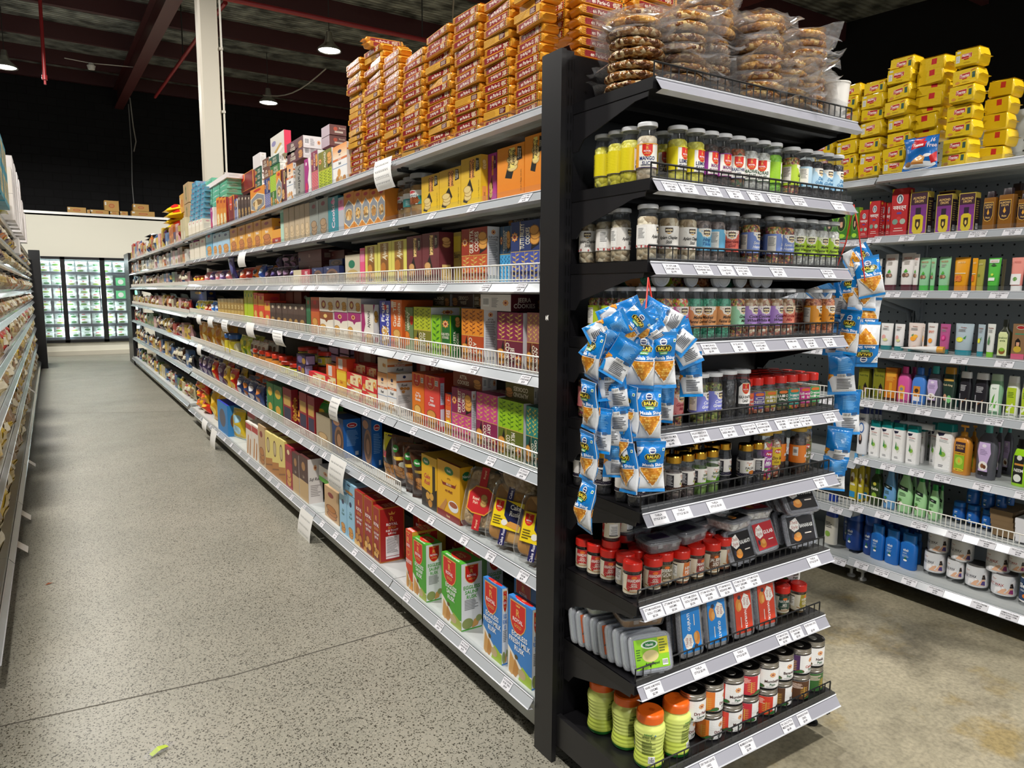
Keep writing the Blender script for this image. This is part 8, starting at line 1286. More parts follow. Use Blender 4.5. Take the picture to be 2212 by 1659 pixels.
for s in (2, 3, 4, 5, 6):
    F_ = [q for q in JARS if q[1] == s and q[3] in (1.487, 1.484, 1.474) and (q[0] != 'limeb' or q[2] < 1.96)]
    JARS = [q for q in JARS if q not in F_]; sq = [q for q in F_ if q[0][:2] == 'sq']; ot = [q for q in F_ if q[0][:2] != 'sq']
    if s == 5: JARS += relax(sq, .0262, 1.86, 2.21) + relax([q for q in ot if q[2] > 1.3], .0295, 1.42, 1.80)
    else: JARS += relax(ot, .0277 if s == 2 else .0295 if s < 5 else .0265, {2: 1.45, 3: 1.388, 4: 1.388}.get(s, 1.41), 2.214)
for kind, s, x, y, dz, rot in sorted(JARS, key=lambda q: (q[1], q[4], 0 if q[0] != 'rman' else 1)):
    r = .0277 if s == 2 else .0475 if kind == 'amla' else .0422 if kind[0] == 't' and kind != 'tooti' else .029 if kind[0] == 'r' and kind not in ('raj', 'royal') else .0295
    if kind[:2] == 'sq' or kind in ('imli', 'laddu', 'falsa', 'jam'): r = .0262
    x = min(max(x, 1.352+r), 2.243-r); y = min(max(y, 1.452+r if s < 9 else 1.40+r), 1.78-r); L = placed.setdefault((s, dz > .05), [])
    t = 0
    while any(math.hypot(x-a, y-b_) < (r+c)*.985 for a, b_, c in L) and t < 120: 
        t += 1; y += .002
        if t % 12 == 0: x = min(x+.006, 2.24-r)
    if y > 1.785-r or t >= 120: continue
    L.append((x, y, r)); fn, base = JK[kind]; o = fn(); place(o, (x, y, EZ[s-1]+dz+.0006), rot)
    tag(o, base, 'jar' if 'jar' in base else 'bottle' if 'bottle' in base else 'can', ', end display %s shelf' % nth(s), 'the left', x+.2*y+dz, base + 's')
for i, (x, y, z) in enumerate(LYING):
    o = JK[('madr', 'cal', 'cal', 'royal', 'cocow', 'madr', 'mumb', 'royal')[i]][0](); o.rotation_euler = (R(90), 0, 0); place(o, (x, y, z+.0), (4, -12, 6, 10, -3, 2, 5, -2)[i], 90); o.location.z = 1.413+.152+.03; o.location.y = y+.15-.152+.152
    tag(o, 'clear jar lying on the others, grey lid facing out', 'jar', ', end display fourth shelf', 'the left', x, 'jars lying across the fourth shelf')
o = JK['madr'][0](); place(o, (1.43, 1.64, 1.413+.152+.03), 90, 90); tag(o, 'clear jar of green fennel lying sideways at the back', 'jar', ', end display fourth shelf')
# upside down jars and sweet boxes on the red capped jars
for i, (x, y) in enumerate(((1.41, 1.63), (1.48, 1.65))):
    o = JK['rback'][0](); place(o, (x, y, .665+.105+.106), 40+30*i, 180); tag(o, 'jar stood upside down on the red caps', 'jar', ', end display seventh shelf', 'the left', x)
def flatbox(key, w, dp, h, lid, label, fill, fc='4a3a50', obn='sweet_box'):
    """frosted plastic box, lid up: base, lid with rim and clip, printed label, filling"""
    k = ('fb', key)
    if k not in _mc:
        b = MB(); b.loft([(0, w*.44, dp*.44, 7), (.002, w*.46, dp*.46, 7), (h*.8, w*.49, dp*.49, 7)], 'ffffff', FROST, 28)
        l = MB(); l.loft([(h*.74, w*.5, dp*.5, 7), (h*.8, w*.505, dp*.505, 7), (h*.96, w*.5, dp*.5, 7), (h, w*.48, dp*.48, 7)], 'ffffff', FROST, 28); l.loft([(h+.0002, w*.44, dp*.44, 7), (h+.002, w*.43, dp*.43, 7)], 'ffffff', FROST, 28)
        for sx in (-.2, .2): l.box(w*sx-.008, -dp*.51-.003, h*.5, w*sx+.008, -dp*.5, h*.86, 'd8d8e4', FROST)
        f = MB(); f.loft([(.003, w*.43, dp*.43, 7), (h*.72, w*.46, dp*.46, 7)], 'ffffff', fill, 28)
        L = MB(); lw, ld = w*.8, dp*.74; L.flat((-lw/2, -ld/2, h+.0028), (1, 0, 0), (0, 1, 0), lw, ld, label, CARD)
        _mc[k] = (b.mesh('base'), l.mesh('lid'), f.mesh('filling'), L.mesh('label'))
    ro = link(obn, None)
    for n, m in zip(('base', 'lid', 'filling', 'label'), _mc[k]): link(n, m, ro)
    return ro
TH = lambda c, t, extra=(): [('r', 0, 0, 1, 1, c), ('p', 'f4f2ee', [(.04, .6), (.12, .85), (.34, .95), (.44, .72), (.4, .5), (.2, .42)]), ('t', 'Thela\nStyle', .24, .7, .14, 'a83a2a', 0, .3, 'i'), ('t', t, .7, .62, .14, 'ffffff', 0, .5), ('e', .3, .22, .16, .16, 'd88a3a'), ('e', .34, .3, .1, .1, 'e8a85a'), ('e', .12, .3, .05, .1, '3a3a4a'), ('r', .6, .3, .86, .34, 'f0e8e0')] + list(extra)
BLK = TH('201e22', 'BANARASI'); BLU = TH('1e88dc', 'GUJRATI'); ORG = TH('d8442a', 'NAVRATAN')
LIME = [('r', 0, 0, 1, 1, '8ac81e'), ('e', .45, .8, .25, .14, 'e8f0e0'), ('e', .45, .8, .2, .1, '1e7a3a'), ('t', 'Nanki', .45, .8, .09, 'ffffff', 0, .3), ('r', .7, .45, 1, 1, 'd8d42a'), ('l', .73, .5, .97, .95, 5, '5a6a1a'), ('e', .45, .42, .24, .2, 'd8c88a'), ('t', 'Aam Papad', .48, .18, .09, '1e4a1e', 0, .5), ('l', .04, .3, .2, .7, 5, '3a6a1a'), ('b', .78, .06, .94, .26)]
DKL = [('r', 0, 0, 1, 1, 'c85a24'), ('p', '1e2a1a', [(0, .3), (1, .1), (1, 1), (.3, 1)]), ('p', '8ac82a', [(.1, .2), (.5, .1), (.6, .4), (.2, .5)]), ('t', 'Paan', .5, .75, .16, 'e8d8d8', 0, .4, 'i')]
OLV = [('r', 0, 0, 1, 1, '8a8034'), ('e', .45, .75, .2, .14, '2e6a3a'), ('l', .1, .1, .9, .6, 6, '5a5424')]
def fb(key, w, dp, h, lab, fill, loc, rot, label, shelf, left=0, base=None):
    o = flatbox(key, w, dp, h, None, lab, fill); o.location = loc; o.rotation_euler = tuple(R(a) for a in rot); tag(o, label, 'sweet box', ', end display %s shelf' % nth(shelf), 'the left', left or loc[0]); return o
for i, (x, y, z, rz) in enumerate(((1.515, 1.535, .776, -8), (1.645, 1.545, .778, 6), (1.52, 1.66, .776, 4), (1.66, 1.66, .776, 0))): fb('purp', .125, .09, .034, [('r', .2, .2, .8, .8, '4a3a5a')], 'mukh', (x, y, z), (0, 0, rz), 'frosted box on the red caps', 7)
fb('silverb', .12, .09, .034, [('r', .1, .1, .9, .9, 'c8c8cc')], 'white', (1.745, 1.6, .78), (3, 0, 5), 'frosted flat box wrapped in foil above the trays', 7)
SILV = TH('1e1c1e', 'KALAKATI'); REDL = TH('b83038', 'GULAB')
for i, (x, y, z, rx, lab, t) in enumerate(((1.835, 1.497, .725, 68, SILV, 'foil topped sweet box with black label standing in front'), (1.83, 1.545, .725, 68, SILV, 'foil topped sweet box with black label, second in its row'), (1.828, 1.59, .725, 68, SILV, 'foil topped sweet box with black label, third in its row'), (1.955, 1.5, .735, 66, REDL, 'foil topped sweet box with red label standing'), (1.955, 1.548, .735, 66, REDL, 'foil topped sweet box with red label, second in its row'))):
    fb('foil'+lab[0][5], .13, .115, .034, lab, 'white', (x, y+.02, z), (rx, 0, 4), t, 7)
for i, (x, y, z, rz, lab) in enumerate(((1.82, 1.53, .795, 12, SILV), (1.955, 1.56, .80, -4, REDL), (1.83, 1.64, .795, 3, SILV), (1.80, 1.60, .83, -8, REDL), (1.94, 1.66, .80, 10, SILV))): fb('foil'+lab[0][5], .13, .115, .034, lab, 'white', (x, y, z), (2, 3, rz), 'foil topped sweet box lying flat', 7)
for i in range(5): fb('ban', .15, .12, .032, BLK, 'mukh', (2.135, 1.505+.036*i, .735), (72, 0, -6), 'black label sweet box, lower row', 7, 1.5+i*.03)
for i in range(4): fb('ban', .15, .12, .032, BLK, 'mukh', (2.115, 1.50+.04*i, .845), (55, 0, -8), 'black label sweet box, upper row', 7, 1.5+i*.03)
for i, (x, lab, t) in enumerate(((1.60, BLU, 'frosted sweet box with blue label standing upright, first of four'), (1.715, BLU, 'frosted sweet box with blue label standing upright, second of four'), (1.84, ORG, 'frosted sweet box with orange label standing upright, third of four'), (1.955, ORG, 'frosted sweet box with orange label standing upright, fourth of four'))):
    for q in (0, 1):
        o = flatbox('up'+lab[0][5], .165, .1, .036, None, lab, 'mukh'); o.location = (x, 1.50+.042*q, .425+.087); o.rotation_euler = (Matrix.Rotation(R(-4), 3, 'Z') @ Matrix.Rotation(R(80), 3, 'X') @ Matrix.Rotation(R(90 if i == 0 else -90), 3, 'Z')).to_euler()
        tag(o, t if q == 0 else 'frosted sweet box behind the upright %s one' % ('blue' if lab is BLU else 'orange'), 'sweet box', "on the end display's eighth shelf", 'the left', x)
for i in range(9):
    y = 1.475+.031*i; o = flatbox(('lime', 'plain', 'dk')[0 if i == 0 else 2 if i in (4, 7) else 1], .14, .115, .027, None, (LIME, PLN, DKL)[0 if i == 0 else 2 if i in (4, 7) else 1], 'papad'); x = 1.435-.004*i
    o.location = (x, y+.008, .425+.06); o.rotation_euler = (R(72), 0, R(-14)); tag(o, 'clear hinged box with %s label' % ('lime' if i == 0 else 'orange' if i in (4, 7) else 'pale'), 'sweet box', "on the end display's eighth shelf", 'the front', y)
fb('olv', .15, .12, .036, OLV, 'amber', (1.46, 1.56, .553), (4, 0, -18), 'clear hinged box of pink slabs lying on the row', 8); fb('dk', .14, .115, .027, DKL, 'coco', (1.425, 1.685, .555), (6, 0, -12), 'clear hinged box with dark label lying on the row', 8)
# nut brittle discs in clear bags
def disc(seed, dark):
    k = ('disc', seed, dark)
    if k not in _mc:
        rs = random.Random(seed); m = MB(); n = 40; rows = []
        for r, z in ((0.001, .0), (.05, .0), (.072, .002), (.078, .007), (.079, .013), (.075, .019), (.06, .0225), (.03, .0225), (.001, .0225)):
            rows.append([((r+rs.uniform(-.0022, .0022)*(r > .01))*math.cos(6.2832*i/n), (r+rs.uniform(-.0022, .0022)*(r > .01))*math.sin(6.2832*i/n), z+rs.uniform(-.0014, .0014)) for i in range(n)])
        m.grid(rows, 'ffffff', 'chikkid' if dark else 'chikki', True, True); _mc[k] = m.mesh('brittle')
    return _mc[k]
def film(seed):
    k = ('film', seed)
    if k not in _mc:
        rs = random.Random(seed); m = MB(); n = 14; ang = rs.uniform(0, 6.28)
        for sgn, z0 in ((1, .024), (-1, -.002)):
            rows = []
            for i in range(n+1):
                row = []
                for j in range(n+1):
                    u, v = i/n*2-1, j/n*2-1; d = math.hypot(u*.115, v*.1); f = max(0, min(1, (.125-d)/.045))
                    z = .011+(z0-.011)*f+(1-f)*.02*math.sin(3*u+2*v+seed)+rs.uniform(-.003, .003)*(1.2-f)
                    row.append((u*.115, v*.098, z))
                rows.append(row)
            m.grid(rows, 'ffffff', BAG, False)
        m.flat((-.03, -.02, .0262), (1, 0, 0), (0, 1, 0), .06, .035, [('r', 0, 0, 1, 1, 'f0eef0'), ('l', .08, .1, .92, .9, 5, '9a98a0')], PAPER) if seed % 2 else None
        _mc[k] = m.mesh('bag')
    return _mc[k]
rg = random.Random(8)
for c, (x, y, zt) in enumerate(BRITTLE):
    x = (1.43, 1.555, 1.70, 1.875, 2.1)[c]; n = max(6, int((zt-2.105)/.0275)); 
    for k in range(n):
        ro = link('nut_brittle', None); place(ro, (x+rg.uniform(-.008, .008)+(.012 if k > n*.6 and c == 0 else 0)*-1, y+rg.uniform(-.008, .008), 2.1065+k*.0278), rg.uniform(0, 360), rg.uniform(-3, 3)*(k > 0), rg.uniform(-3, 3)*(k > 0))
        link('brittle_disc', disc((k+c) % 5, c < 3 and k < 6), ro)
        if not (c == 0 and k < 5): link('bag', film((k*3+c) % 6), ro)
        tag(ro, 'round nut brittle, %s pile from the left' % nth(c+1), 'nut brittle', '', 'the bottom', k, 'nut brittle piles on the top shelf')
for c, (x, y) in enumerate(((1.50, 1.68), (1.64, 1.70), (1.80, 1.69), (1.98, 1.68), (1.99, 1.55))):
    for k in range(9 if c < 4 else 6):
        ro = link('nut_brittle', None); place(ro, (x+rg.uniform(-.006, .006), y, 2.1065+k*.0278+(.0 if c < 4 else 0)), rg.uniform(0, 360), rg.uniform(-2, 2)*(k > 0)); link('brittle_disc', disc((k+c) % 5, c < 2), ro); link('bag', film((k*3+c) % 6), ro)
        tag(ro, 'round nut brittle, %s pile in the back row' % nth(c+1), 'nut brittle', '', 'the bottom', k, 'nut brittle piles in the back row')
b = MB(); b.lathe([(0, 0), (.035, 0), (.042, .12), (.044, .12), (.044, .124), (0, .122)], 'ece8e2', PLAS, 20); o = b.build('white_tub'); place(o, (2.2, 1.49, 2.106)); tag(o, 'white plastic tub at the right end of the nut brittle', 'tub')
# ---------------------------------------------------------------- hanging strings of blue snack packets
BF = [('r', 0, 0, 1, .5, 'dcdee2'), ('r', 0, .5, 1, 1, '147ac8'), ('p', 'eef0f2', [(0, .9), (.24, .9), (.14, .8), (.05, .74), (0, .7)]), ('t', '10/-', .08, .83, .05, '202024', 40, .2), ('r', 0, .92, 1, 1, '1678be'), ('r', 0, 0, 1, .06, '1a86d2'), ('r', .88, .82, .97, .88, 'f4f4f4'), ('e', .925, .85, .025, .018, '2a9a3a'),
      ('e', .52, .83, .13, .065, 'dfe3ea'), ('e', .52, .83, .1, .045, '2a3a6e'), ('r', .4, .825, .64, .84, 'f0f0f4'), ('p', '3a9a4a', [(.34, .66), (.7, .66), (.66, .61), (.38, .61)]), ('p', 'dfc43a', [(.22, .73), (.3, .775), (.74, .775), (.84, .73), (.8, .665), (.25, .665)]), ('p', '17171a', [(.24, .73), (.31, .768), (.73, .768), (.82, .73), (.785, .672), (.265, .672)]), ('t', 'BALAJI', .53, .72, .06, 'f2d83a', 0, .5), ('t', 'WAFERS', .52, .635, .028, 'f0f4e0', 0, .26), ('t', 'Masala Shing', .56, .555, .062, 'ffffff', 0, .8),
      ('p', 'f6f2ea', [(.06, .5), (.96, .5), (.9, .38), (.56, .1), (.1, .42)]), ('n', [(.1, .49), (.93, .49), (.86, .38), (.55, .13), (.14, .42)], .048, ['c8781a', 'e8a83a', 'd8902a', 'f0bc58', 'c87e20'])]
BB = [('r', 0, 0, 1, .44, 'd8dade'), ('r', 0, .44, 1, 1, '1474be'), ('r', 0, .92, 1, 1, '1678be'), ('r', 0, 0, 1, .06, '1a86d2'), ('l', .3, .56, .9, .88, 14, '6ab0e4'), ('b', .3, .4, .62, .49), ('l', .3, .12, .9, .38, 7, '4a4c54'), ('r', .4, .52, .41, .92, '5aa0dc'), ('p', '1a86d2', [(0, .06), (.16, .06), (.05, .3), (0, .34)]), ('n', [(0, .34), (.16, .48), (0, .5)], .05, ['c8781a', 'e8a83a', 'd8902a']), ('l', .66, .42, .92, .5, 3, '4a4c54')]
for i, (x, y, z, w, h, roll, yw, face, st) in enumerate(STRINGS):
    k = ('balaji', face, i % 3)
    if k not in _mc: _mc[k] = pillow_mesh('snack_packet', .078, .155, .032, BF if face == 'f' else BB, BB if face == 'f' else BF, 'e2e4e8', FILM, 20+i % 3, 10, 16, .07, wr=.16)
    o = link('snack_packet', _mc[k]); sc = max(w/.078, .92) if abs(yw) > 60 else w/.078; M = Matrix.Translation((x, y, z)) @ Matrix.Rotation(R(yw), 4, 'Z') @ Matrix.Rotation(R(roll), 4, 'Y') @ Matrix.Diagonal((sc*1.02, 1, h/.155, 1)) @ Matrix.Translation((0, 0, -.0775)); o.matrix_world = M
    tag(o, 'blue peanut packet %s on the %s string' % ('showing its front' if face == 'f' else 'showing its back', 'left' if st == 0 else 'right'), 'snack packet', '', 'the top', -z, 'peanut packets hung on the end display')
for pts, t in (([(1.343, 1.43, 1.59), (1.30, 1.39, 1.50), (1.262, 1.365, 1.437), (1.26, 1.36, 1.40)], 'red plastic tie holding the left string of peanut packets'), ([(2.262, 1.44, 1.845), (2.262, 1.46, 1.72), (2.262, 1.5, 1.60)], 'red plastic tie holding the right string of peanut packets')):
    b = MB(); b.tube(pts, .0022, 'd8342a', PLAS, 5); x0, y0, z0 = pts[0]; b.tube([pts[0], (x0+.006, y0-.02, z0-.09), (x0+(.02 if x0 < 2 else .045), y0-.03, z0-.21 if x0 < 2 else z0-.25)], .0022, 'd8342a', PLAS, 5); b.tube([(pts[-2][0]-.03, pts[-2][1], pts[-2][2]), pts[-2]], .0015, 'd8342a', PLAS, 5)
    tag(b.build('plastic_tie'), t, 'tie')
# ---------------------------------------------------------------- price tickets
def tickets(rows, to_world, rz, where, frm):
    for s, L in rows.items():
        for i, (t, wd, txt) in enumerate(L):
            k = ('tick', txt, wd)
            if k not in _mc:
                m = MB(); h = .034; ls = txt.split('|'); sh = [('r', 0, 0, 1, 1, 'dcdbe0')] + [('t', q, .5, 1-(j+.7)/(len(ls)+.4), .19, '26262c', 0, .88, 'b') for j, q in enumerate(ls)]
                m.flat((-wd/2, 0, 0), (1, 0, 0), (0, -.022/.0372, .03/.0372), wd, h, sh, PAPER) if False else m.flat((-wd/2, -.0275, -.034), (1, 0, 0), (0, .022/.0372, .03/.0372), wd, h, sh, PAPER); _mc[k] = m.mesh('price_ticket')
            o = link('price_ticket', _mc[k]); place(o, to_world(s, t), rz); tag(o, 'white price ticket', 'price ticket', where(s), frm, i, 'price tickets ' + where(s))
ET = {2: [(.06, .058, 'RG MANGO SLICE|200GMS|$3.99'), (.125, .062, 'RG LEMON CANDY|200GMS|$2.99'), (.22, .062, 'RG Madhur|Chhuhara 200g|$3.99'), (.31, .06, 'RG RAJASTHANI|MIX|$3.99'), (.40, .062, 'RG Madrasi Sonff|200g|$3.99'), (.49, .062, 'RG Madrasi Sonff|Green 200g|$3.99'), (.60, .062, 'INDIAN MUKHWAS|CHANDAN MIX|$3.99'), (.80, .06, 'DESI GULKAND|$3.99')],
 3: [(.075, .06, 'IH APLAM|CHAPLAM STICK|$3.99'), (.195, .062, 'IH HING TIKKA|FRESHENER 200G|$3.99'), (.29, .06, 'IH|CHATPATI|$3.99'), (.36, .06, 'IH ANARDANA|GOLI 200G|$3.99'), (.52, .062, 'IH SEVEN HEAVEN|MIX 200G|$3.99'), (.77, .062, 'IH MADRASI|FENNEL WHITE|$3.99')],
 4: [(.16, .05, 'IH SUGAR COATED|$3.99'), (.235, .062, 'IH MADRASI|FENNEL GREEN|$3.99'), (.36, .06, 'IH ELAICHI|MIX|$3.99'), (.455, .06, 'IH COCONUT|WHITE MIX|$3.99'), (.61, .058, 'IH MUMBAI MIX| |$3.99'), (.70, .056, 'IH PUNJABI MIX|200GM|$3.99'), (.80, .056, 'IH ROYAL MIX|200GMS|$3.99')],
 5: [(.09, .066, 'IH GARDEN MIX|200GMS|$3.99'), (.21, .066, 'INDIA HERITAGE|JEERA GOLI 200G|$3.99'), (.33, .062, 'IH COCONUT|GREEN MIX 200G|$3.99'), (.425, .062, 'RG KALA KHATTA|CANDY 200GMS|$2.99'), (.49, .06, 'UTTAM RED|MUKHWAS 200GMS|$3.50'), (.58, .06, 'BARIK MIX|200GMS|$3.50'), (.64, .058, 'UTTAM ICE CREAM|MIX 200GMS|$3.50'), (.70, .056, 'UTTAM ELAICHI|PAN 180GMS|$3.50'), (.83, .06, 'UTTAM SUGAR|COATED FENNEL|$3.50')],
 6: [(.06, .06, 'THELA|STYLE $3.50|'), (.15, .07, 'THELA|STYLE $5.50|'), (.29, .07, 'THELA|STYLE $5.50|'), (.8, .06, 'PARAG MADHUR|GOLI|$3.50')],
 7: [(.05, .07, 'UTTAM ANARDANA|GOLI 175GMS|$3.50'), (.125, .07, 'UTTAM MITHA PAN|160GMS|$3.50'), (.20, .07, 'UTTAM JEERA|GOLI 200GMS|$3.50'), (.275, .07, 'UTTAM HING PEDA|200GMS|$3.50'), (.35, .062, 'UTTAM MANGO|KESAND MIX|$3.50'), (.42, .062, 'UTTAM JAL JEERA|SHOT 200GMS|$3.50'), (.48, .06, 'UTTAM KESAR|150GMS|$3.50'), (.79, .06, 'THELA|STYLE $7.99|')],
 8: [(.06, .066, 'NANKI AAM PAPAD|150GMS|$2.99'), (.25, .064, 'THELA|STYLE $5.99|'), (.44, .062, 'THELA|STYLE $5.99|'), (.65, .062, 'UTTAM NATURAL|MIX 200GMS|$3.50'), (.72, .06, 'UTTAM HING GOLI|200GMS|$3.50'), (.80, .064, 'SILVER PAAN 150G| |$5.99')],
 9: [(.10, .06, 'MIX PAAN|$5.99|'), (.24, .066, 'DRY PAAN LEAVES|160G|$5.99'), (.415, .064, 'MUMBAIYA PAAN|250GM|$5.99'), (.615, .06, 'PK CALCUTTA|MEETHA PAAN|$6.99'), (.70, .06, 'BANARASI PAAN|250G|$5.99')]}
tickets(ET, lambda s, t: (EX0+t, EF-(.06 if s == 9 else 0)-.0006, EZ[s-1]), 0, lambda s: "on the end display's %s edge" % nth(s), 'the left')
rg = random.Random(21); MT = {}
for s in range(2, 8):
    L = []; t = .1+rg.random()*.1; names = (['IH OATMEAL|COOKIES 400G|$4.99', 'IH BAKERY|COOKIES 400G|$4.99', 'KARACHI|BISCUITS|$5.99'], ['IH TUTTI FRUITY|COOKIES 400GMS|$4.99', 'IH COCONUT|COOKIES 400GMS|$4.99', 'IH GUR ATTA|COOKIES 400GMS|$4.99'], ['IH AJWAIN|COOKIES 400GMS|$4.99', 'IH JEERA|COOKIES 400GMS|$4.99', 'IH ATTA COOKIES|400GMS|$4.99'], ['IH CHOCO|CHIP COOKIES|$4.99', 'IH MILK ELAICHI|COOKIES 400GMS|$4.99', 'RG GUR TILL|BISCUITS 400GM|$3.99'], ['RG CAKE RUSK|700GM|$6.99', 'RG KARACHI|TWIST|$3.99', 'NANKI ATTA|BISCUITS|$3.99'], ['RG EGGLESS MILK|RUSK 700G|$4.99', 'RG EGGLESS|SAUNF RUSK 700G|$4.99', 'RG SUJI RUSK|$4.99'])[s-2]
    while t < 6.9: L.append((t, .058, names[0 if t < .35 else 1 if t < .7 else rg.randrange(3)])); t += rg.uniform(.2, .42)
    MT[s] = L
tickets(MT, lambda s, t: (MX-.0008-(.035 if s == 7 else 0), 1.885+t, MZ[s-1]), -90, lambda s: "on the long run's %s edge" % SHN[s], 'the post')
RTK = {}
for s in range(2, 9):
    L = []; t = .02
    while t < 1.9: L.append((t, .075, ('HIMALAYA NEEM|FACE WASH 150ML|$6.99', 'VICCO CREAM|50GM|$4.99', 'VATIKA SHAMPOO|400ML|$5.99', 'BAJAJ HAIR OIL|200ML|$5.99')[(s*3+int(t*7)) % 4])); t += rg.uniform(.11, .2)
    RTK[s] = L
tickets(RTK, lambda s, t: (RX-.0008-(.03 if s == 8 else 0), 1.35+t, (RZ if 1.35+t < 2.155 else [2.14, 1.835, 1.56, 1.255, .985, .66, .39, .12])[s-1]), -90, lambda s: "on the toiletries run's %s edge" % nth(s), 'the front')
# ---------------------------------------------------------------- toiletries
def tubem(key, body, cap, front, crimp=True, trans=False):
    def f(w, dp, h):
        k = ('tube', key, round(w, 2), round(h, 2))
        if k not in _mc:
            a = w/2; b = MB(); c = h*.17; b.loft([(c*.9, a*.78, dp*.45, 2.2), (c, a*.82, dp*.47, 2.2), (h*.5, a*.9, dp*.36, 2.2), (h*.85, a*.98, dp*.14, 2.5), (h*.95, a, .0025, 3), (h, a, .002, 3)], body, PLAS, 24)
            cp = MB(); cp.loft([(0, a*.8, dp*.46, 2.3), (c*.88, a*.8, dp*.46, 2.3)], cap, PLAS, 24)
            def fn(u, v, o):
                z = c*1.05+v; t = (z-c)/(h-c); bb = dp*.47*(1-t)**.8+.0025; x = (u-a*.75); q = max(0, 1-(abs(x)/(a*.95))**2.2)**(1/2.2); return (x, -bb*q-.0012-o, z)
            b.canvas(fn, a*1.5, h*.78, front, CARD, w*.16); _mc[k] = (b.mesh('tube_body'), cp.mesh('cap'))
        ro = link('cosmetic_tube', None); link('tube_body', _mc[k][0], ro); link('cap', _mc[k][1], ro); return ro
    return f
def botm(key, body, cap, front, prof, capprof, lw=.8, l0=.08, l1=.62, obn='shampoo_bottle', mat=PLAS, capn='cap', fill=None):
    def f(w, dp, h):
        k = ('bot', key, round(w, 2), round(h, 2))
        if k not in _mc:
            a = w/2; b = MB(); b.loft([(z*h, a*q, dp/2*q2, e) for z, q, q2, e in prof], body, mat, 28)
            cp = MB(); cp.loft([(z*h, a*q, (dp/2 if q2 > 0 else 1)*abs(q2), e) for z, q, q2, e in capprof], cap, PLAS, 24)
            def at(t):
                for p0, p1 in zip(prof, prof[1:]):
                    if p0[0] <= t <= p1[0]: s_ = (t-p0[0])/max(1e-6, p1[0]-p0[0]); return [p0[j]+(p1[j]-p0[j])*s_ for j in (1, 2, 3)]
                return prof[-1][1:]
            W = a*2*lw; z0 = l0*h
            def fn(u, v, o):
                q, q2, e = at((z0+v)/h); x = u-W/2; return (x, -dp/2*q2*max(0, 1-(min(1, abs(x)/(a*q)))**e)**(1/e)-.001-o, z0+v)
            L = MB(); L.canvas(fn, W, (l1-l0)*h, front, CARD, w*.12); _mc[k] = (b.mesh('body'), cp.mesh(capn), L.mesh('label') if L.f else None)
        ro = link(obn, None); link('body', _mc[k][0], ro); link(capn, _mc[k][1], ro)
        if _mc[k][2]: link('label', _mc[k][2], ro)
        return ro
    return f
SHP = [(0, .86, .9, 3), (.01, .92, .95, 3), (.3, 1, 1, 3), (.62, .94, .95, 3), (.76, .74, .8, 2.6), (.8, .62, .7, 2.4)]
SLM = [(0, .86, .9, 2.6), (.01, .9, .94, 2.6), (.25, .84, .9, 2.6), (.6, .98, .98, 2.6), (.82, .84, .88, 2.6), (.84, .8, .84, 2.6)]
OVC = [(.81, .46, .55, 2), (.98, .44, .52, 2), (1, .4, .48, 2)]
FLC = [(.84, .8, .84, 2.6), (.97, .78, .8, 2.6), (1, .72, .74, 2.6)]
RECT = [(0, .98, .98, 6), (.78, 1, 1, 6), (.84, .98, .95, 6)]; RCAP = [(.84, .98, .96, 6), (.97, .96, .92, 6), (1, .9, .86, 6)]
vic = lambda c, t='VICCO', fr='6a4a34', tc='c85a3a': [('t', t, .5, .88, .07, tc, 0, .8), ('l', .2, .66, .8, .8, 4, 'b8b0a8'), ('e', .36, .3, .18, .07, fr), ('e', .66, .3, .18, .07, fr), ('e', .66, .3, .12, .05, 'c8a088'), ('p', '4aa82e', [(.3, .4), (.5, .52), (.7, .42), (.5, .38)])]
him = lambda e: [('t', 'Himalaya', .5, .9, .05, '8a3a1e', 0, .8), ('l', .15, .72, .85, .84, 3, '9a9a9a')] + e
HB = [('r', 0, 0, 1, 1, 'f0efee'), ('p', '1e1e3a', [(.08, 1), (.6, 1), (.5, .93), (.2, .9)]), ('t', 'Himalaya', .55, .86, .045, 'a83a2a', 0, .8), ('l', .25, .74, .9, .82, 3, '9aa0a0'), ('p', 'd8dcd0', [(.3, .66), (.7, .5), (.8, .36), (.6, .24), (.4, .36)]), ('e', .52, .42, .2, .07, '8ab84a'), ('p', '3a8a4a', [(.3, .4), (.4, .64), (.5, .4)]), ('l', .3, .06, .7, .14, 2, '6a6a70')]
GRB = [('p', 'c8b0dc', [(.1, 1), (.9, 1), (1, .7), (.8, .4), (.86, .1), (.5, 0), (.14, .1), (.2, .4), (0, .7)]), ('e', .5, .9, .16, .05, 'e8e0f0'), ('l', .2, .62, .8, .8, 4, '8a7aa0'), ('e', .5, .3, .34, .14, 'f0ece8'), ('e', .45, .3, .14, .07, '8a5a3a'), ('e', .62, .28, .12, .06, '6a4028'), ('p', '1e1c20', [(.12, .14), (.88, .14), (.86, .02), (.14, .02)])]
VAT = lambda big=True: [('p', '15261e', [(.05, .74), (.9, .66), (.9, .8), (.05, .88)]), ('t', 'Vatika', .48, .77, .09, 'ffffff', -4, .7), ('l', .2, .48, .8, .62, 3, '3a5a3a'), ('e', .3, .2, .2, .08, '5a3a24'), ('e', .42, .2, .16, .06, 'f0ece0'), ('e', .3, .34, .16, .05, '4a8a3a')]
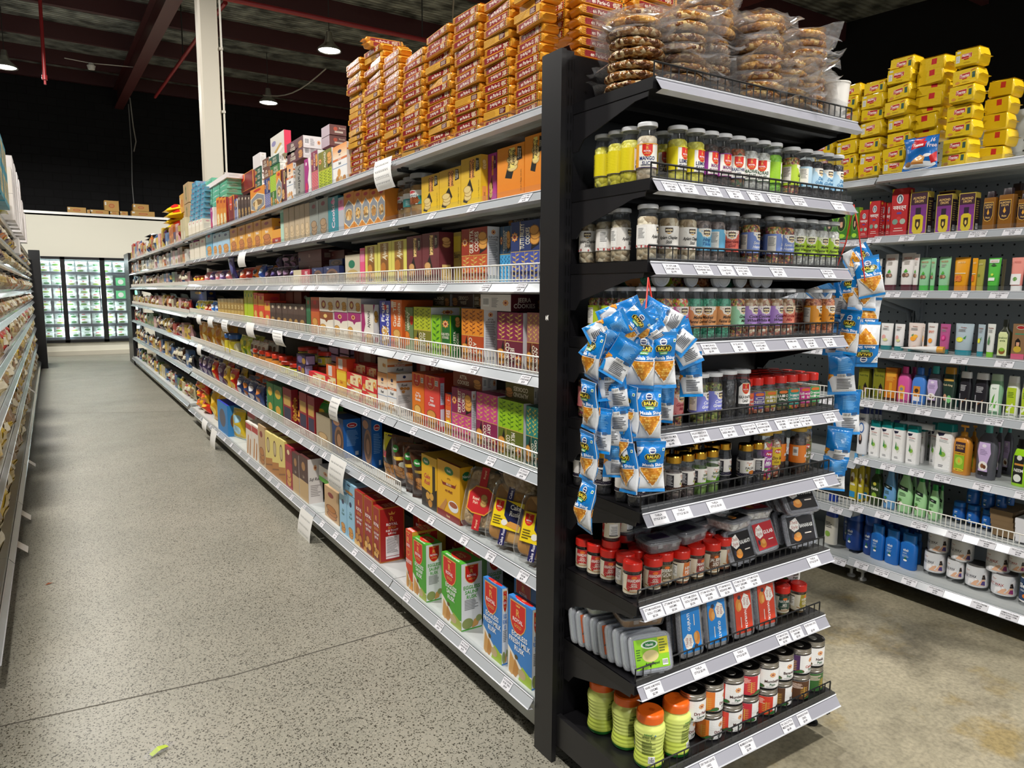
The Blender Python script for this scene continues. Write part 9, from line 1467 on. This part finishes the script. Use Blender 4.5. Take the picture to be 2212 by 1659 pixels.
WAXL = lambda t, tc: [('r', 0, 0, 1, 1, 'eceaec'), ('e', .44, .78, .05, .11, 'f6f4f2'), ('t', 'Ayur', .44, .78, .12, 'a82a34', 0, .08, 'i'), ('t', t, .46, .5, .14, tc, 0, .24), ('l', .4, .38, .56, .42, 1, '8a8a90'), ('p', 'e0b090', [(.5, .04), (.56, .3), (.6, .36), (.62, .3), (.58, .1), (.66, .02)]), ('p', 'e0b090', [(.6, .1), (.66, .42), (.7, .42), (.7, .02)]), ('e', .675, .56, .014, .08, 'dca888'), ('p', '1a1412', [(.65, .4), (.66, .64), (.69, .66), (.71, .4)]), ('p', '4a3a7a' if tc < '8' else '8a2a6a', [(.64, .1), (.66, .3), (.7, .3), (.71, .06)]), ('l', .1, .2, .3, .8, 7, 'c0bcc4')]
def canm(key, label, lid, mat=PAPER, wrapf=True):
    def f(w, dp, h):
        k = ('can', key, round(w, 2), round(h, 2))
        if k not in _mc:
            r = w/2; b = MB(); b.lathe([(0, 0), (r*.96, 0), (r*.96, h*.94)], 'e8e6e8', PLAS, 28); l = MB(); l.lathe([(0, h*.985), (r*.86, h*.985), (r*.9, h), (r*.97, h), (r*.97, h*.93)], lid, PLAS, 28)
            L = MB(); W = 6.2832*r*.97; fn = cylfn(r*.97, h*.06, W); L.grid([[fn(W*i/28, v, 0) for i in range(29)] for v in (0, h*.84)], 'eceaec', CARD); L.canvas(lambda u, v, o: fn(u, v, o+.0003), W, h*.84, label, CARD, r*.22)
            Wm = MB(); rs = random.Random(4); Wm.grid([[((r*q+rs.uniform(-.0015, .0015))*math.cos(6.2832*i/20), (r*q+rs.uniform(-.0015, .0015))*math.sin(6.2832*i/20), z+rs.uniform(-.001, .001)) for i in range(20)] for z, q in ((.001, .99), (h*.3, 1), (h*.7, 1), (h*.97, 1.0), (h*1.004, .9))], 'ffffff', CLEAR, False, True)
            _mc[k] = (b.mesh('body'), l.mesh('lid'), L.mesh('label'), Wm.mesh('shrink_wrap'))
        ro = link('wax_can', None)
        for n, m in zip(('body', 'lid', 'label', 'shrink_wrap'), _mc[k]):
            if n != 'shrink_wrap' or wrapf: link(n, m, ro)
        return ro
    return f
def jarm(key, c, capc, label):
    return botm(key, c, capc, label, [(0, .92, .92, 2), (.02, .98, .98, 2), (.1, 1, 1, 2), (.66, 1, 1, 2), (.72, .9, .9, 2), (.76, .84, .84, 2)], [(.76, .93, .93, 2), (.98, .92, .92, 2), (1, .86, .86, 2)], .5, .15, .6, 'cosmetic_jar', PLAS, 'lid')
COC = [('t', 'कोको', .5, .72, .12, 'e8f0f8', 0, .7), ('l', .2, .5, .8, .6, 2, 'b8d4ec'), ('p', '1e6a4a', [(.3, .1), (.5, .4), (.7, .1)]), ('e', .5, .12, .2, .06, 'f0f0f0')]
TKD = {
 'twhite': (tubem('twhite', 'ece8e4', '5a2a34', vic('w')), 'white tube with brown shea nut print'), 'tgreen': (tubem('tgreen', '9ad0a4', '4ab84a', vic('g', fr='8a5a3a')), 'pale green tube with bright green foot'), 'tamber': (tubem('tamber', 'e8a01e', 'd88a1e', [('t', 'VICCO', .5, .86, .07, 'f6e0a0', 0, .7), ('r', .04, .42, .96, .45, 'f0e4c0'), ('n', [(.1, .14), (.7, .14), (.7, .36), (.1, .36)], .07, ['e09a1e', 'c84a1e', 'd86a2a'])]), 'amber yellow tube'), 'tolive': (tubem('tolive', 'a8a44a', 'b0a850', [('t', 'VICCO', .5, .86, .07, 'e0d8a0', 0, .7), ('e', .4, .4, .16, .06, '6a8a2a')]), 'olive translucent tube'), 'tgreen2': (tubem('tgreen2', '5ac04a', '2e8a2e', [('r', 0, .86, 1, 1, 'd8dcd8'), ('t', 'VICCO', .5, .92, .06, 'c85a3a', 0, .7), ('p', '2a4a24', [(.2, .76), (.5, .84), (.8, .76), (.5, .72)]), ('r', .14, .16, .8, .28, 'f0f0ec'), ('e', .5, .4, .14, .05, 'c8e04a')]), 'green tube with white label'), 'tdark': (tubem('tdark', '4a4430', '4a4430', []), 'dark tube pushed back between the others'), 'tpink': (tubem('tpink', 'ee9a8e', 'f0eeec', [('t', 'VICCO', .5, .88, .07, 'c86a5a', 0, .7), ('r', 0, 0, 1, .42, 'f0eeec'), ('e', .5, .22, .22, .08, '5a9a3a')]), 'coral pink tube with white lower half'), 'tgrey': (tubem('tgrey', 'd0d0cc', 'a8a8a4', []), 'grey white tube behind the first one'),
 'tubw': (tubem('tubw', 'ecebea', '1e7a80', him([('e', .4, .4, .2, .1, 'e8a8a0'), ('e', .6, .26, .24, .07, 'd8d890')])), 'white face wash tube with pink petal print'), 'tubo': (tubem('tubo', 'e6d8d0', '1e7a80', him([('e', .5, .36, .26, .11, 'f0a01e'), ('e', .66, .46, .2, .08, 'f0b43a'), ('p', '3a8a3a', [(.3, .5), (.5, .58), (.44, .46)])])), 'pale face wash tube with apricot print'), 'tubs': (tubem('tubs', 'e8e6e4', 'e0a03a', [('t', 'Himalaya', .5, .9, .05, '8a3a1e', 0, .7), ('t', 'SPOT', .5, .68, .1, 'e0602a', 0, .7), ('e', .5, .3, .26, .1, 'f0941e')]), 'white scrub tube with orange spot lettering'), 'tubr': (tubem('tubr', 'b85a8e', '1e7a80', him([('e', .5, .46, .28, .12, 'c82a7e'), ('e', .5, .46, .16, .07, 'e060a0')])), 'pink tube with rose print'), 'tubl': (tubem('tubl', 'aebfc8', '2a8a9a', him([('e', .36, .4, .26, .1, 'd8d82a'), ('e', .36, .4, .2, .07, 'e8e84a'), ('p', '3a8a3a', [(.6, .46), (.8, .58), (.74, .42)])])), 'grey blue tube with lemon print'), 'tubp': (tubem('tubp', 'e4e6e0', '7ac02a', him([('e', .4, .36, .2, .12, '5a8a5a'), ('p', '2e6a3a', [(.3, .48), (.36, .66), (.44, .5), (.54, .64), (.5, .46)])])), 'white tube with pineapple print'),
 'botgreen': (botm('bg', '2a2e1a', '1a1c14', [('p', 'dce4a8', [(.04, 0), (.04, .9), (.2, 1), (.8, 1), (.96, .9), (.96, 0)]), ('t', 'brahmi\namla', .5, .7, .09, '3a5a1e', 0, .8), ('e', .5, .2, .32, .14, '8a5a2a'), ('e', .5, .26, .26, .08, '8ab83a')], [(0, .96, .96, 4), (.02, 1, 1, 4), (.66, 1, 1, 4), (.76, .5, .6, 3), (.82, .4, .5, 2)], [(.82, .46, .6, 2), (1, .44, .56, 2)], .84, .06, .68, 'hair_oil_bottle', PLAS), 'dark bottle with pale green label'),
 'oilbot': (botm('ob', '8a5a1e', '2a1a20', [('p', 'd8a84a', [(.02, .3), (.02, 1), (.98, 1), (.98, .3), (.8, .06), (.5, 0), (.2, .06)]), ('p', '2e1e28', [(.06, .32), (.06, .96), (.94, .96), (.94, .32), (.78, .1), (.5, .04), (.22, .1)]), ('t', 'ALMOND\nDROPS', .5, .8, .1, 'e0b870', 0, .8), ('p', 'e8a83a', [(.5, .66), (.62, .44), (.5, .34), (.38, .44)]), ('t', 'Bajaj', .5, .22, .09, 'e0b870', 0, .6)], RECT, [(.78, .62, .7, 5), (.99, .58, .66, 5), (1, .56, .62, 5)], .84, .22, .72, 'hair_oil_bottle'), 'amber oil bottle with dark square cap'),
 'shpink': (botm('shp', 'd85a9e', 'd8468e', [('p', 'e8a040', [(.1, .0), (.1, .8), (.4, 1), (.9, .9), (.9, 0)]), ('e', .5, .7, .2, .12, '7a8a9a'), ('l', .2, .2, .8, .5, 4, 'b0641e')], SHP, OVC, .6, .1, .5), 'pink shampoo bottle with orange label'), 'shblue': (botm('shb', '4a86d8', '3a76d0', [('r', .1, .3, .9, 1, 'd88a2a'), ('r', .1, 0, .9, .3, 'e8e8f0'), ('e', .5, .7, .24, .14, '3a2a1e')], SHP, OVC, .6, .1, .5), 'blue shampoo bottle with orange label'), 'shgrey': (botm('shg', '5a5a66', '3aa0a0', GRB, SHP, OVC, .74, .08, .66), 'grey shampoo bottle with teal cap'), 'shdgreen': (botm('shdg', '2a3e34', 'b8862a', [('t', 'Kesh King', .5, .7, .07, 'd8c8a0', 0, .9), ('r', 0, .84, 1, .92, 'c8a04a'), ('e', .3, .25, .18, .12, 'd0a080'), ('e', .7, .2, .2, .14, '7ac07a')], SLM, FLC, .8, .1, .78), 'dark green shampoo bottle with gold cap'), 'shblack': (botm('shbk', '26242a', 'e8e8ec', [('l', .2, .6, .8, .84, 5, 'c8c8cc'), ('r', .1, .3, .2, .5, 'a8a8b0'), ('p', '8a5a3a', [(.3, .1), (.8, .3), (.84, .36), (.4, .2)])], SLM, FLC, .8, .1, .78), 'black shampoo bottle with white cap'), 'shgreen': (botm('shgn', '8ab894', 'b8d0b8', [('r', .1, 0, .9, 1, 'e8f0e8'), ('t', 'Ayur', .5, .84, .06, '2a6a3a', 0, .6), ('p', '5aa83a', [(.2, .1), (.4, .5), (.6, .66), (.5, .3)]), ('p', '6ab84a', [(.4, .1), (.8, .4), (.7, .1)])], SLM, FLC, .8, .1, .76), 'pale green bottle with aloe label'), 'shlime': (botm('shl', 'e8ece0', 'f0f0f0', [('r', .05, 0, .95, 1, 'b0c82a'), ('l', .2, .6, .8, .84, 4, '4a6a1a'), ('p', 'e8f0d0', [(.1, .1), (.7, .4), (.8, .3), (.3, .06)])], SLM, FLC, .8, .1, .72), 'white bottle with lime label'), 'shdteal': (botm('shdt', '2a5a5e', '1e6a6a', [], SHP, OVC), 'dark teal bottle at the back'),
 'shclinic': (botm('shc', 'e6e8ee', '2a3a7a', [('t', 'CLINIC', .5, .84, .07, '1e2a5a', 0, .8), ('e', .56, .6, .3, .14, '3a6ab0'), ('e', .56, .6, .22, .1, 'e6e8ee'), ('e', .5, .3, .2, .14, '2a2226'), ('e', .5, .34, .1, .08, 'd8a890')], SLM, FLC, .8, .08, .86), 'white shampoo bottle with blue swirl'), 'shhim': (botm('shh', 'ecebea', '127a7a', HB, RECT, RCAP, .92, .03, .8), 'white shampoo bottle with teal cap'), 'shgreyb': (botm('shgb', '54545e', '4a9e9e', GRB, [(0, .82, .9, 3), (.01, .9, .96, 3), (.3, .96, 1, 3), (.6, 1, 1, 3), (.72, .86, .9, 2.6), (.83, .4, .5, 2)], [(.83, .36, .5, 2), (1, .34, .46, 2)], .7, .06, .66), 'large grey shampoo bottle with teal cap'), 'shlimeb': (botm('shlb', '9ad41e', '1c1c1e', [('p', '1c1e1c', [(.1, .04), (.1, .9), (.9, .9), (.9, .04)]), ('e', .55, .84, .2, .08, 'd8d8d0'), ('r', .2, .6, .9, .66, 'c88a3a'), ('t', 'NEEM', .55, .45, .1, 'e8e8e0', 0, .7), ('e', .5, .2, .3, .12, 'e0e4dc')], SHP, [(.8, .62, .7, 2.4), (1, .5, .6, 2.4)], .84, .04, .72), 'lime green bottle with black label'),
 'pump': (botm('pump', 'd08a2e', 'd8962e', [('r', .12, .66, .88, 1, '3a2430'), ('t', 'ALMOND\nDROPS', .5, .84, .07, 'e0b060', 0, .7), ('r', .12, .1, .88, .66, '8ab82e'), ('r', .12, .56, .88, .66, 'd8a82a'), ('t', 'SHAMPOO', .5, .61, .05, '3a2a10', 0, .7), ('e', .5, .36, .28, .14, 'b8d04a'), ('p', 'e8a83a', [(.5, .46), (.6, .34), (.5, .28), (.4, .34)]), ('e', .5, .06, .4, .05, 'e0c83a'), ('t', '20% extra', .5, .06, .04, '2a2010', 0, .6)], [(0, .92, .94, 4), (.01, .97, .98, 4), (.6, 1, 1, 4), (.72, .9, .9, 3), (.78, .4, .5, 2)], [(.78, .42, .6, 2), (.86, .4, .56, 2), (.87, .1, .15, 2), (.955, .1, .15, 2), (.96, .5, .3, 3), (1, .46, .26, 3)], .8, .06, .66, capn='pump'), 'amber pump bottle with green label'),
 'oily': (botm('oily', 'b8a82e', '5aa0d0', [('e', .5, .7, .3, .14, 'f0ece0'), ('e', .4, .6, .24, .1, '6a4a2a'), ('t', 'Vatika', .5, .45, .09, 'f4f4f0', 0, .8), ('r', .05, 0, .95, .2, '2a8ac0')], [(0, .94, .94, 4), (.02, 1, 1, 4), (.7, 1, 1, 4), (.8, .5, .6, 3), (.84, .42, .5, 2)], [(.84, .48, .6, 2), (1, .44, .56, 2)], .86, .06, .7, 'hair_oil_bottle'), 'yellow oil bottle with blue cap'), 'oildg': (botm('oildg', '2a3a1a', '2a8a3a', [('t', 'Vatika', .5, .62, .14, 'e0e4d0', 0, .9), ('e', .5, .3, .3, .14, '8ab03a'), ('e', .5, .84, .2, .08, 'c8c04a')], [(0, .94, .94, 4), (.02, 1, 1, 4), (.7, 1, 1, 4), (.8, .5, .6, 3), (.84, .42, .5, 2)], [(.84, .48, .6, 2), (1, .44, .56, 2)], .86, .1, .66, 'hair_oil_bottle'), 'dark green oil bottle with green cap'),
 'vblue': (botm('vblue', '6a9ed0', '4a80b8', VAT(), [(0, .84, .86, 2.4), (.01, .9, .92, 2.4), (.3, 1, 1, 2.4), (.55, .9, .92, 2.4), (.75, .56, .66, 2.2), (.86, .5, .56, 2)], [(.86, .5, .56, 2), (1, .44, .5, 2)], .8, .06, .66), 'light blue curved shampoo bottle'), 'vgreen': (botm('vgreen', 'a4d69c', '1e8a3e', VAT(), [(0, .8, .86, 2.4), (.01, .86, .92, 2.4), (.35, 1, 1, 2.4), (.6, .9, .92, 2.4), (.78, .5, .62, 2.2), (.84, .44, .54, 2)], [(.84, .48, .6, 2), (1, .42, .5, 2)], .8, .08, .7), 'pale green curved shampoo bottle'), 'vgreens': (botm('vgreens', 'a4d69c', '1e8a3e', VAT(), [(0, .84, .86, 2.4), (.01, .9, .92, 2.4), (.35, 1, 1, 2.4), (.6, .9, .92, 2.4), (.78, .6, .66, 2.2), (.84, .54, .56, 2)], [(.84, .58, .64, 2), (1, .5, .56, 2)], .84, .08, .7), 'small pale green shampoo bottle'),
 'bjar': (jarm('bjar', '1a5aa8', '2272c4', COC), 'bright blue cosmetic jar'), 'djar': (jarm('djar', '143c84', '1c4c9c', COC), 'dark blue cosmetic jar'), 'bbot': (botm('bbot', '1a66b8', '2a80d4', COC+[('l', .15, .3, .85, .45, 3, 'a8c8e8')], [(0, .94, .94, 2.6), (.02, 1, 1, 2.6), (.7, 1, 1, 2.6), (.77, .84, .84, 2.2)], [(.77, .86, .86, 2), (.98, .85, .85, 2), (1, .8, .8, 2)], .6, .2, .68, 'hair_oil_bottle'), 'bright blue oil bottle'), 'jug': (botm('jug', 'd8d4c8', '1a3a9a', [('l', .1, .6, .9, .9, 4, '4a4a50'), ('e', .4, .3, .3, .14, '8ab04a')], [(0, .96, .96, 3), (.03, 1, 1, 3), (.52, .98, .98, 3), (.56, .9, .9, 3)], [(.56, .92, .92, 3), (.7, .86, .86, 3), (.9, .74, .74, 2.4), (1, .7, .7, 2.2)], .8, .08, .5), 'cream tub with tall blue top'),
 'wax': (canm('wax', WAXL('COLD WAX', '2a2a3a'), '4a4846'), 'white wax can in clear wrap, cold wax lettering'), 'wax2': (canm('wax2', WAXL('HOT WAX', 'a83a3a'), '4a4446'), 'white wax can in clear wrap, hot wax lettering'), 'sleek': (canm('sleek', [('r', 0, 0, 1, 1, '1e3a5e'), ('t', 'Sleek', .5, .66, .2, 'f0f0f0', 0, .26), ('t', 'COLD WAX', .5, .44, .08, 'd8e0e8', 0, .2), ('e', .52, .2, .06, .1, 'd8762a')], '7a7240', wrapf=False), 'navy wax can with gold lid'),
}
TROW = lambda s: ', toiletries %s shelf' % nth(s)
for kind, s, yn, yf, z, h, X, dp, rot in TOILET:
    w = yf-yn
    if kind == 'tublie':
        o = TKD['tubs' if s == 4 else 'shclinic'][0](.05, .035, .19); o.location = (X+.02, (yn+yf)/2-.09, z+.02 if s == 4 else z+.0); o.rotation_euler = (R(-90), 0, R(8)); tag(o, 'white tube lying flat along the shelf edge' if s == 4 else 'white tube lying on top of the bottles', 'tube', TROW(s)); continue
    if kind in D: o = carton(kind, w, dp if dp > .1 else min(.08, max(.035, w*.6)), h); base, cat = D[kind][:2]
    else:
        rnd = kind in ('wax', 'wax2', 'sleek', 'bjar', 'djar'); o = TKD[kind][0](w, w if rnd else w*.6, h); base = TKD[kind][1]; cat = 'tube' if kind[:2] in ('tw', 'tg', 'ta', 'to', 'td', 'tp', 'tu') else 'can' if 'can' in base else 'jar' if 'jar' in base else 'tub' if 'tub ' in base else 'bottle'
        X += (w/2 if rnd else w*.3)
    place(o, (X, (yn+yf)/2, z+.0006), -90 + (0 if kind in D else -8)); tag(o, base, cat, TROW(s), 'the front', yn+X*.1, base + 's')
# yellow toast packets stacked on top of the toiletries run
lg = lambda r: [('p', 'e8b8a0', [(.27, .4), (.73, .44), (.74, .74), (.29, .72)]), ('p', 'b02024', [(.28, .42), (.72, .46), (.73, .72), (.3, .7)]), ('t', 'Toastea', .5, .58, .2, 'f6ece4', r, .38, 'bi'), ('p', 'b02024', [(.38, .4), (.62, .42), (.6, .34), (.42, .32)])]
TF = [('r', 0, 0, 1, 1, 'd8b81e')] + lg(0) + [('r', .82, .3, .95, .7, '3a5a4a'), ('p', 'b8461e', [(.76, .78), (.96, .84), (.96, .9), (.78, .84)]), ('e', .2, .16, .1, .1, 'c88a3a'), ('l', .4, .1, .7, .2, 2, 'b8981a')]
TR = [('r', 0, 0, 1, 1, 'd8b81e')] + lg(180) + [('r', .05, .2, .22, .66, 'd8d8d0'), ('l', .07, .26, .2, .6, 4, 'a8a8a0'), ('r', .08, .8, .24, .94, 'd0d0c0'), ('l', .4, .1, .7, .2, 2, 'b8981a')]
TP = [('r', 0, 0, 1, 1, 'd0ae1a'), ('r', .5, .5, .72, .9, 'b8282a')]
TE = [('p', 'c8a818', [(.1, .1), (.9, .1), (.5, .5)]), ('p', 'e0c43a', [(.1, .9), (.9, .9), (.5, .5)]), ('e', .6, .5, .14, .2, 'd0286e')]
rg = random.Random(2)
for i, (yn, yf, z, X, face) in enumerate(YELLOW):
    w = min(.185, max(.12, yf-yn)); k = ('toast', face, round(w, 2), i % 2)
    if k not in _mc: _mc[k] = flow_mesh('toast_packet', w+.02, .11, .079, dict(F={'f': TF, 'r': TR, 'p': TP, 's': TP}[face], T=TP, E=TE, col='d6b41c'), i)
    o = link('toast_packet', _mc[k]); place(o, (X+rg.uniform(-.012, .02), (yn+yf)/2+rg.uniform(-.006, .006), max(2.151, z)), -90+rg.uniform(-7, 7), rg.uniform(-2, 2), rg.uniform(-3, 3)); tag(o, 'yellow foil toast packet ' + {'f': 'with upright red logo', 'r': 'with upside down red logo', 'p': 'with plain side out', 's': 'in the second row'}[face], 'toast packet', 'on the toiletries run', 'the front', yn+z*.05, 'yellow toast packets')
yn, yf, z, h = BLUEPACK
BP = [('r', 0, 0, 1, 1, '1e6ab8'), ('r', .34, .7, .66, 1, 'b8202a'), ('p', 'b8202a', [(.26, .62), (.72, .66), (.74, .84), (.28, .82)]), ('t', 'Toastea', .5, .74, .09, 'ffffff', 0, .42, 'bi'), ('t', '16\nFree', .88, .78, .12, 'f0e0e8', 0, .22), ('e', .5, .12, .48, .12, 'e8eef4'), ('p', 'd8a058', [(.3, .24), (.55, .44), (.72, .36), (.66, .2), (.4, .16)]), ('p', 'b87838', [(.3, .24), (.66, .2), (.66, .15), (.32, .16)]), ('e', .78, .4, .12, .05, 'f0f2f4'), ('e', .2, .18, .11, .08, '8a6a4a'), ('p', 'c02a30', [(.84, .36), (1, .5), (1, .2), (.86, .14)])]
o = link('toast_pouch', pillow_mesh('toast_pouch', yf-yn, h, .07, BP, None, '1e6ab8', FILM, 9, 12, 14, .05)); place(o, (3.585, (yn+yf)/2, 2.151), -90); o.scale = (1.1, 1, 1.12); tag(o, 'blue toast pouch with red logo among the yellow packets', 'toast packet')
for i, (y, z) in enumerate(((1.30, 2.151), (1.30, 2.46))):
    o = carton('cartonr', .3, .25, .3); place(o, (3.9, y, z), -90); tag(o, 'brown carton behind the yellow packets', 'cardboard box', '', 'the bottom', z)
# ---------------------------------------------------------------- fridge stock and cartons on the cool room
rg = random.Random(5); FB = [[('e', .4, .3, .3, .16, '6a9a3a'), ('r', .2, .7, .5, .84, 'c8362e')], [('e', .6, .4, .26, .18, '3a7a3a'), ('r', .3, .72, .7, .82, '2a6a4a')], [('e', .5, .3, .34, .14, '9ab84a'), ('r', .4, .7, .6, .85, 'b83a2e')]]
for s, z in enumerate(FZ):
    for k in range(9):
        x = -.38+.255*k+rg.uniform(-.02, .02)
        if abs(x-.25) < .03 or x > 1.72: continue
        for q in range(2):
            v = rg.randrange(3); key = ('frz', v)
            if key not in _mc: _mc[key] = pillow_mesh('frozen_bag', .24, .13, .08, FB[v], None, ('e4efe8', 'dcebe2', 'e8f0ea')[v], FILM, v, 8, 6)
            if s in (4, 3) and x > 1.2 and q == 0:
                c = rg.choice((('c83a5a', 'red'), ('7ab05a', 'green'), ('5ac07a', 'mint'), ('4a9ab0', 'blue'))); o = carton_mesh('frozen_box', .2, .12, .2, dict(F=[('e', .5, .5, .3, .3, 'e8e4d8')], S=[], col=c[0])); o = link('frozen_box', o); place(o, (x, YF+.13, z+.001)); tag(o, '%s frozen food box' % c[1], 'frozen food', "on the fridge's %s shelf from the floor" % nth(s+1), 'the left', x); break
            o = link('frozen_bag', _mc[key]); place(o, (x, YF+.16+.02*q, z+.0+.125*q), rg.uniform(-6, 6), -6); tag(o, 'frozen bag', 'frozen food', ", fridge shelf %s, %s layer" % (nth(s+1), ('lower', 'upper')[q]), 'the left', x, 'frozen bags in the fridge')
for i, (x0, x1, z, h) in enumerate(((.43, .80, 3.29, .13), (.82, .9, 3.29, .09), (.88, 1.26, 3.29, .1), (1.18, 1.48, 3.38, .24), (1.29, 1.47, 3.29, .085), (1.5, 1.66, 3.29, .1), (1.78, 2.12, 3.42, .16), (1.74, 2.24, 3.29, .125))):
    o = carton('cartonr', x1-x0, .3, h); place(o, ((x0+x1)/2, 19.72, z+.001)); tag(o, 'cardboard carton on top of the cool room', 'cardboard box', '', 'the left', x0, 'cartons on the cool room')
# scraps on the floor
b = MB(); b.grid([[(-.05, -.012, .002), (-.02, -.02, .012), (.02, -.015, .004), (.055, -.01, .01)], [(-.05, .015, .004), (-.01, .02, .02), (.02, .022, .012), (.05, .016, .003)]], 'b8c86a', BAG, False); b.grid([[(-.03, -.008, .004), (.0, -.01, .014), (.03, -.006, .006)], [(-.03, .01, .006), (.0, .012, .016), (.028, .01, .008)]], 'b4c84a', FILM, False)
o = b.build('wrapper_scrap'); place(o, (.21, 2.52, .001), 25); tag(o, 'crumpled yellow green wrapper scrap on the aisle floor', 'litter')
b = MB(); b.face([(-.02, -.006, .002), (.01, -.008, .004), (.022, 0, .002), (.0, .008, .005)], '8a4a2a', PAPER); o = b.build('paper_scrap'); place(o, (-.11, 4.36, .001), 20); tag(o, 'small brown scrap on the aisle floor near the left run', 'litter')
settle_labels()
for o in scene.objects:
    l = o.get('label')
    if l and len(l.replace(',', ' ').split()) > 16: print('LONG', l)
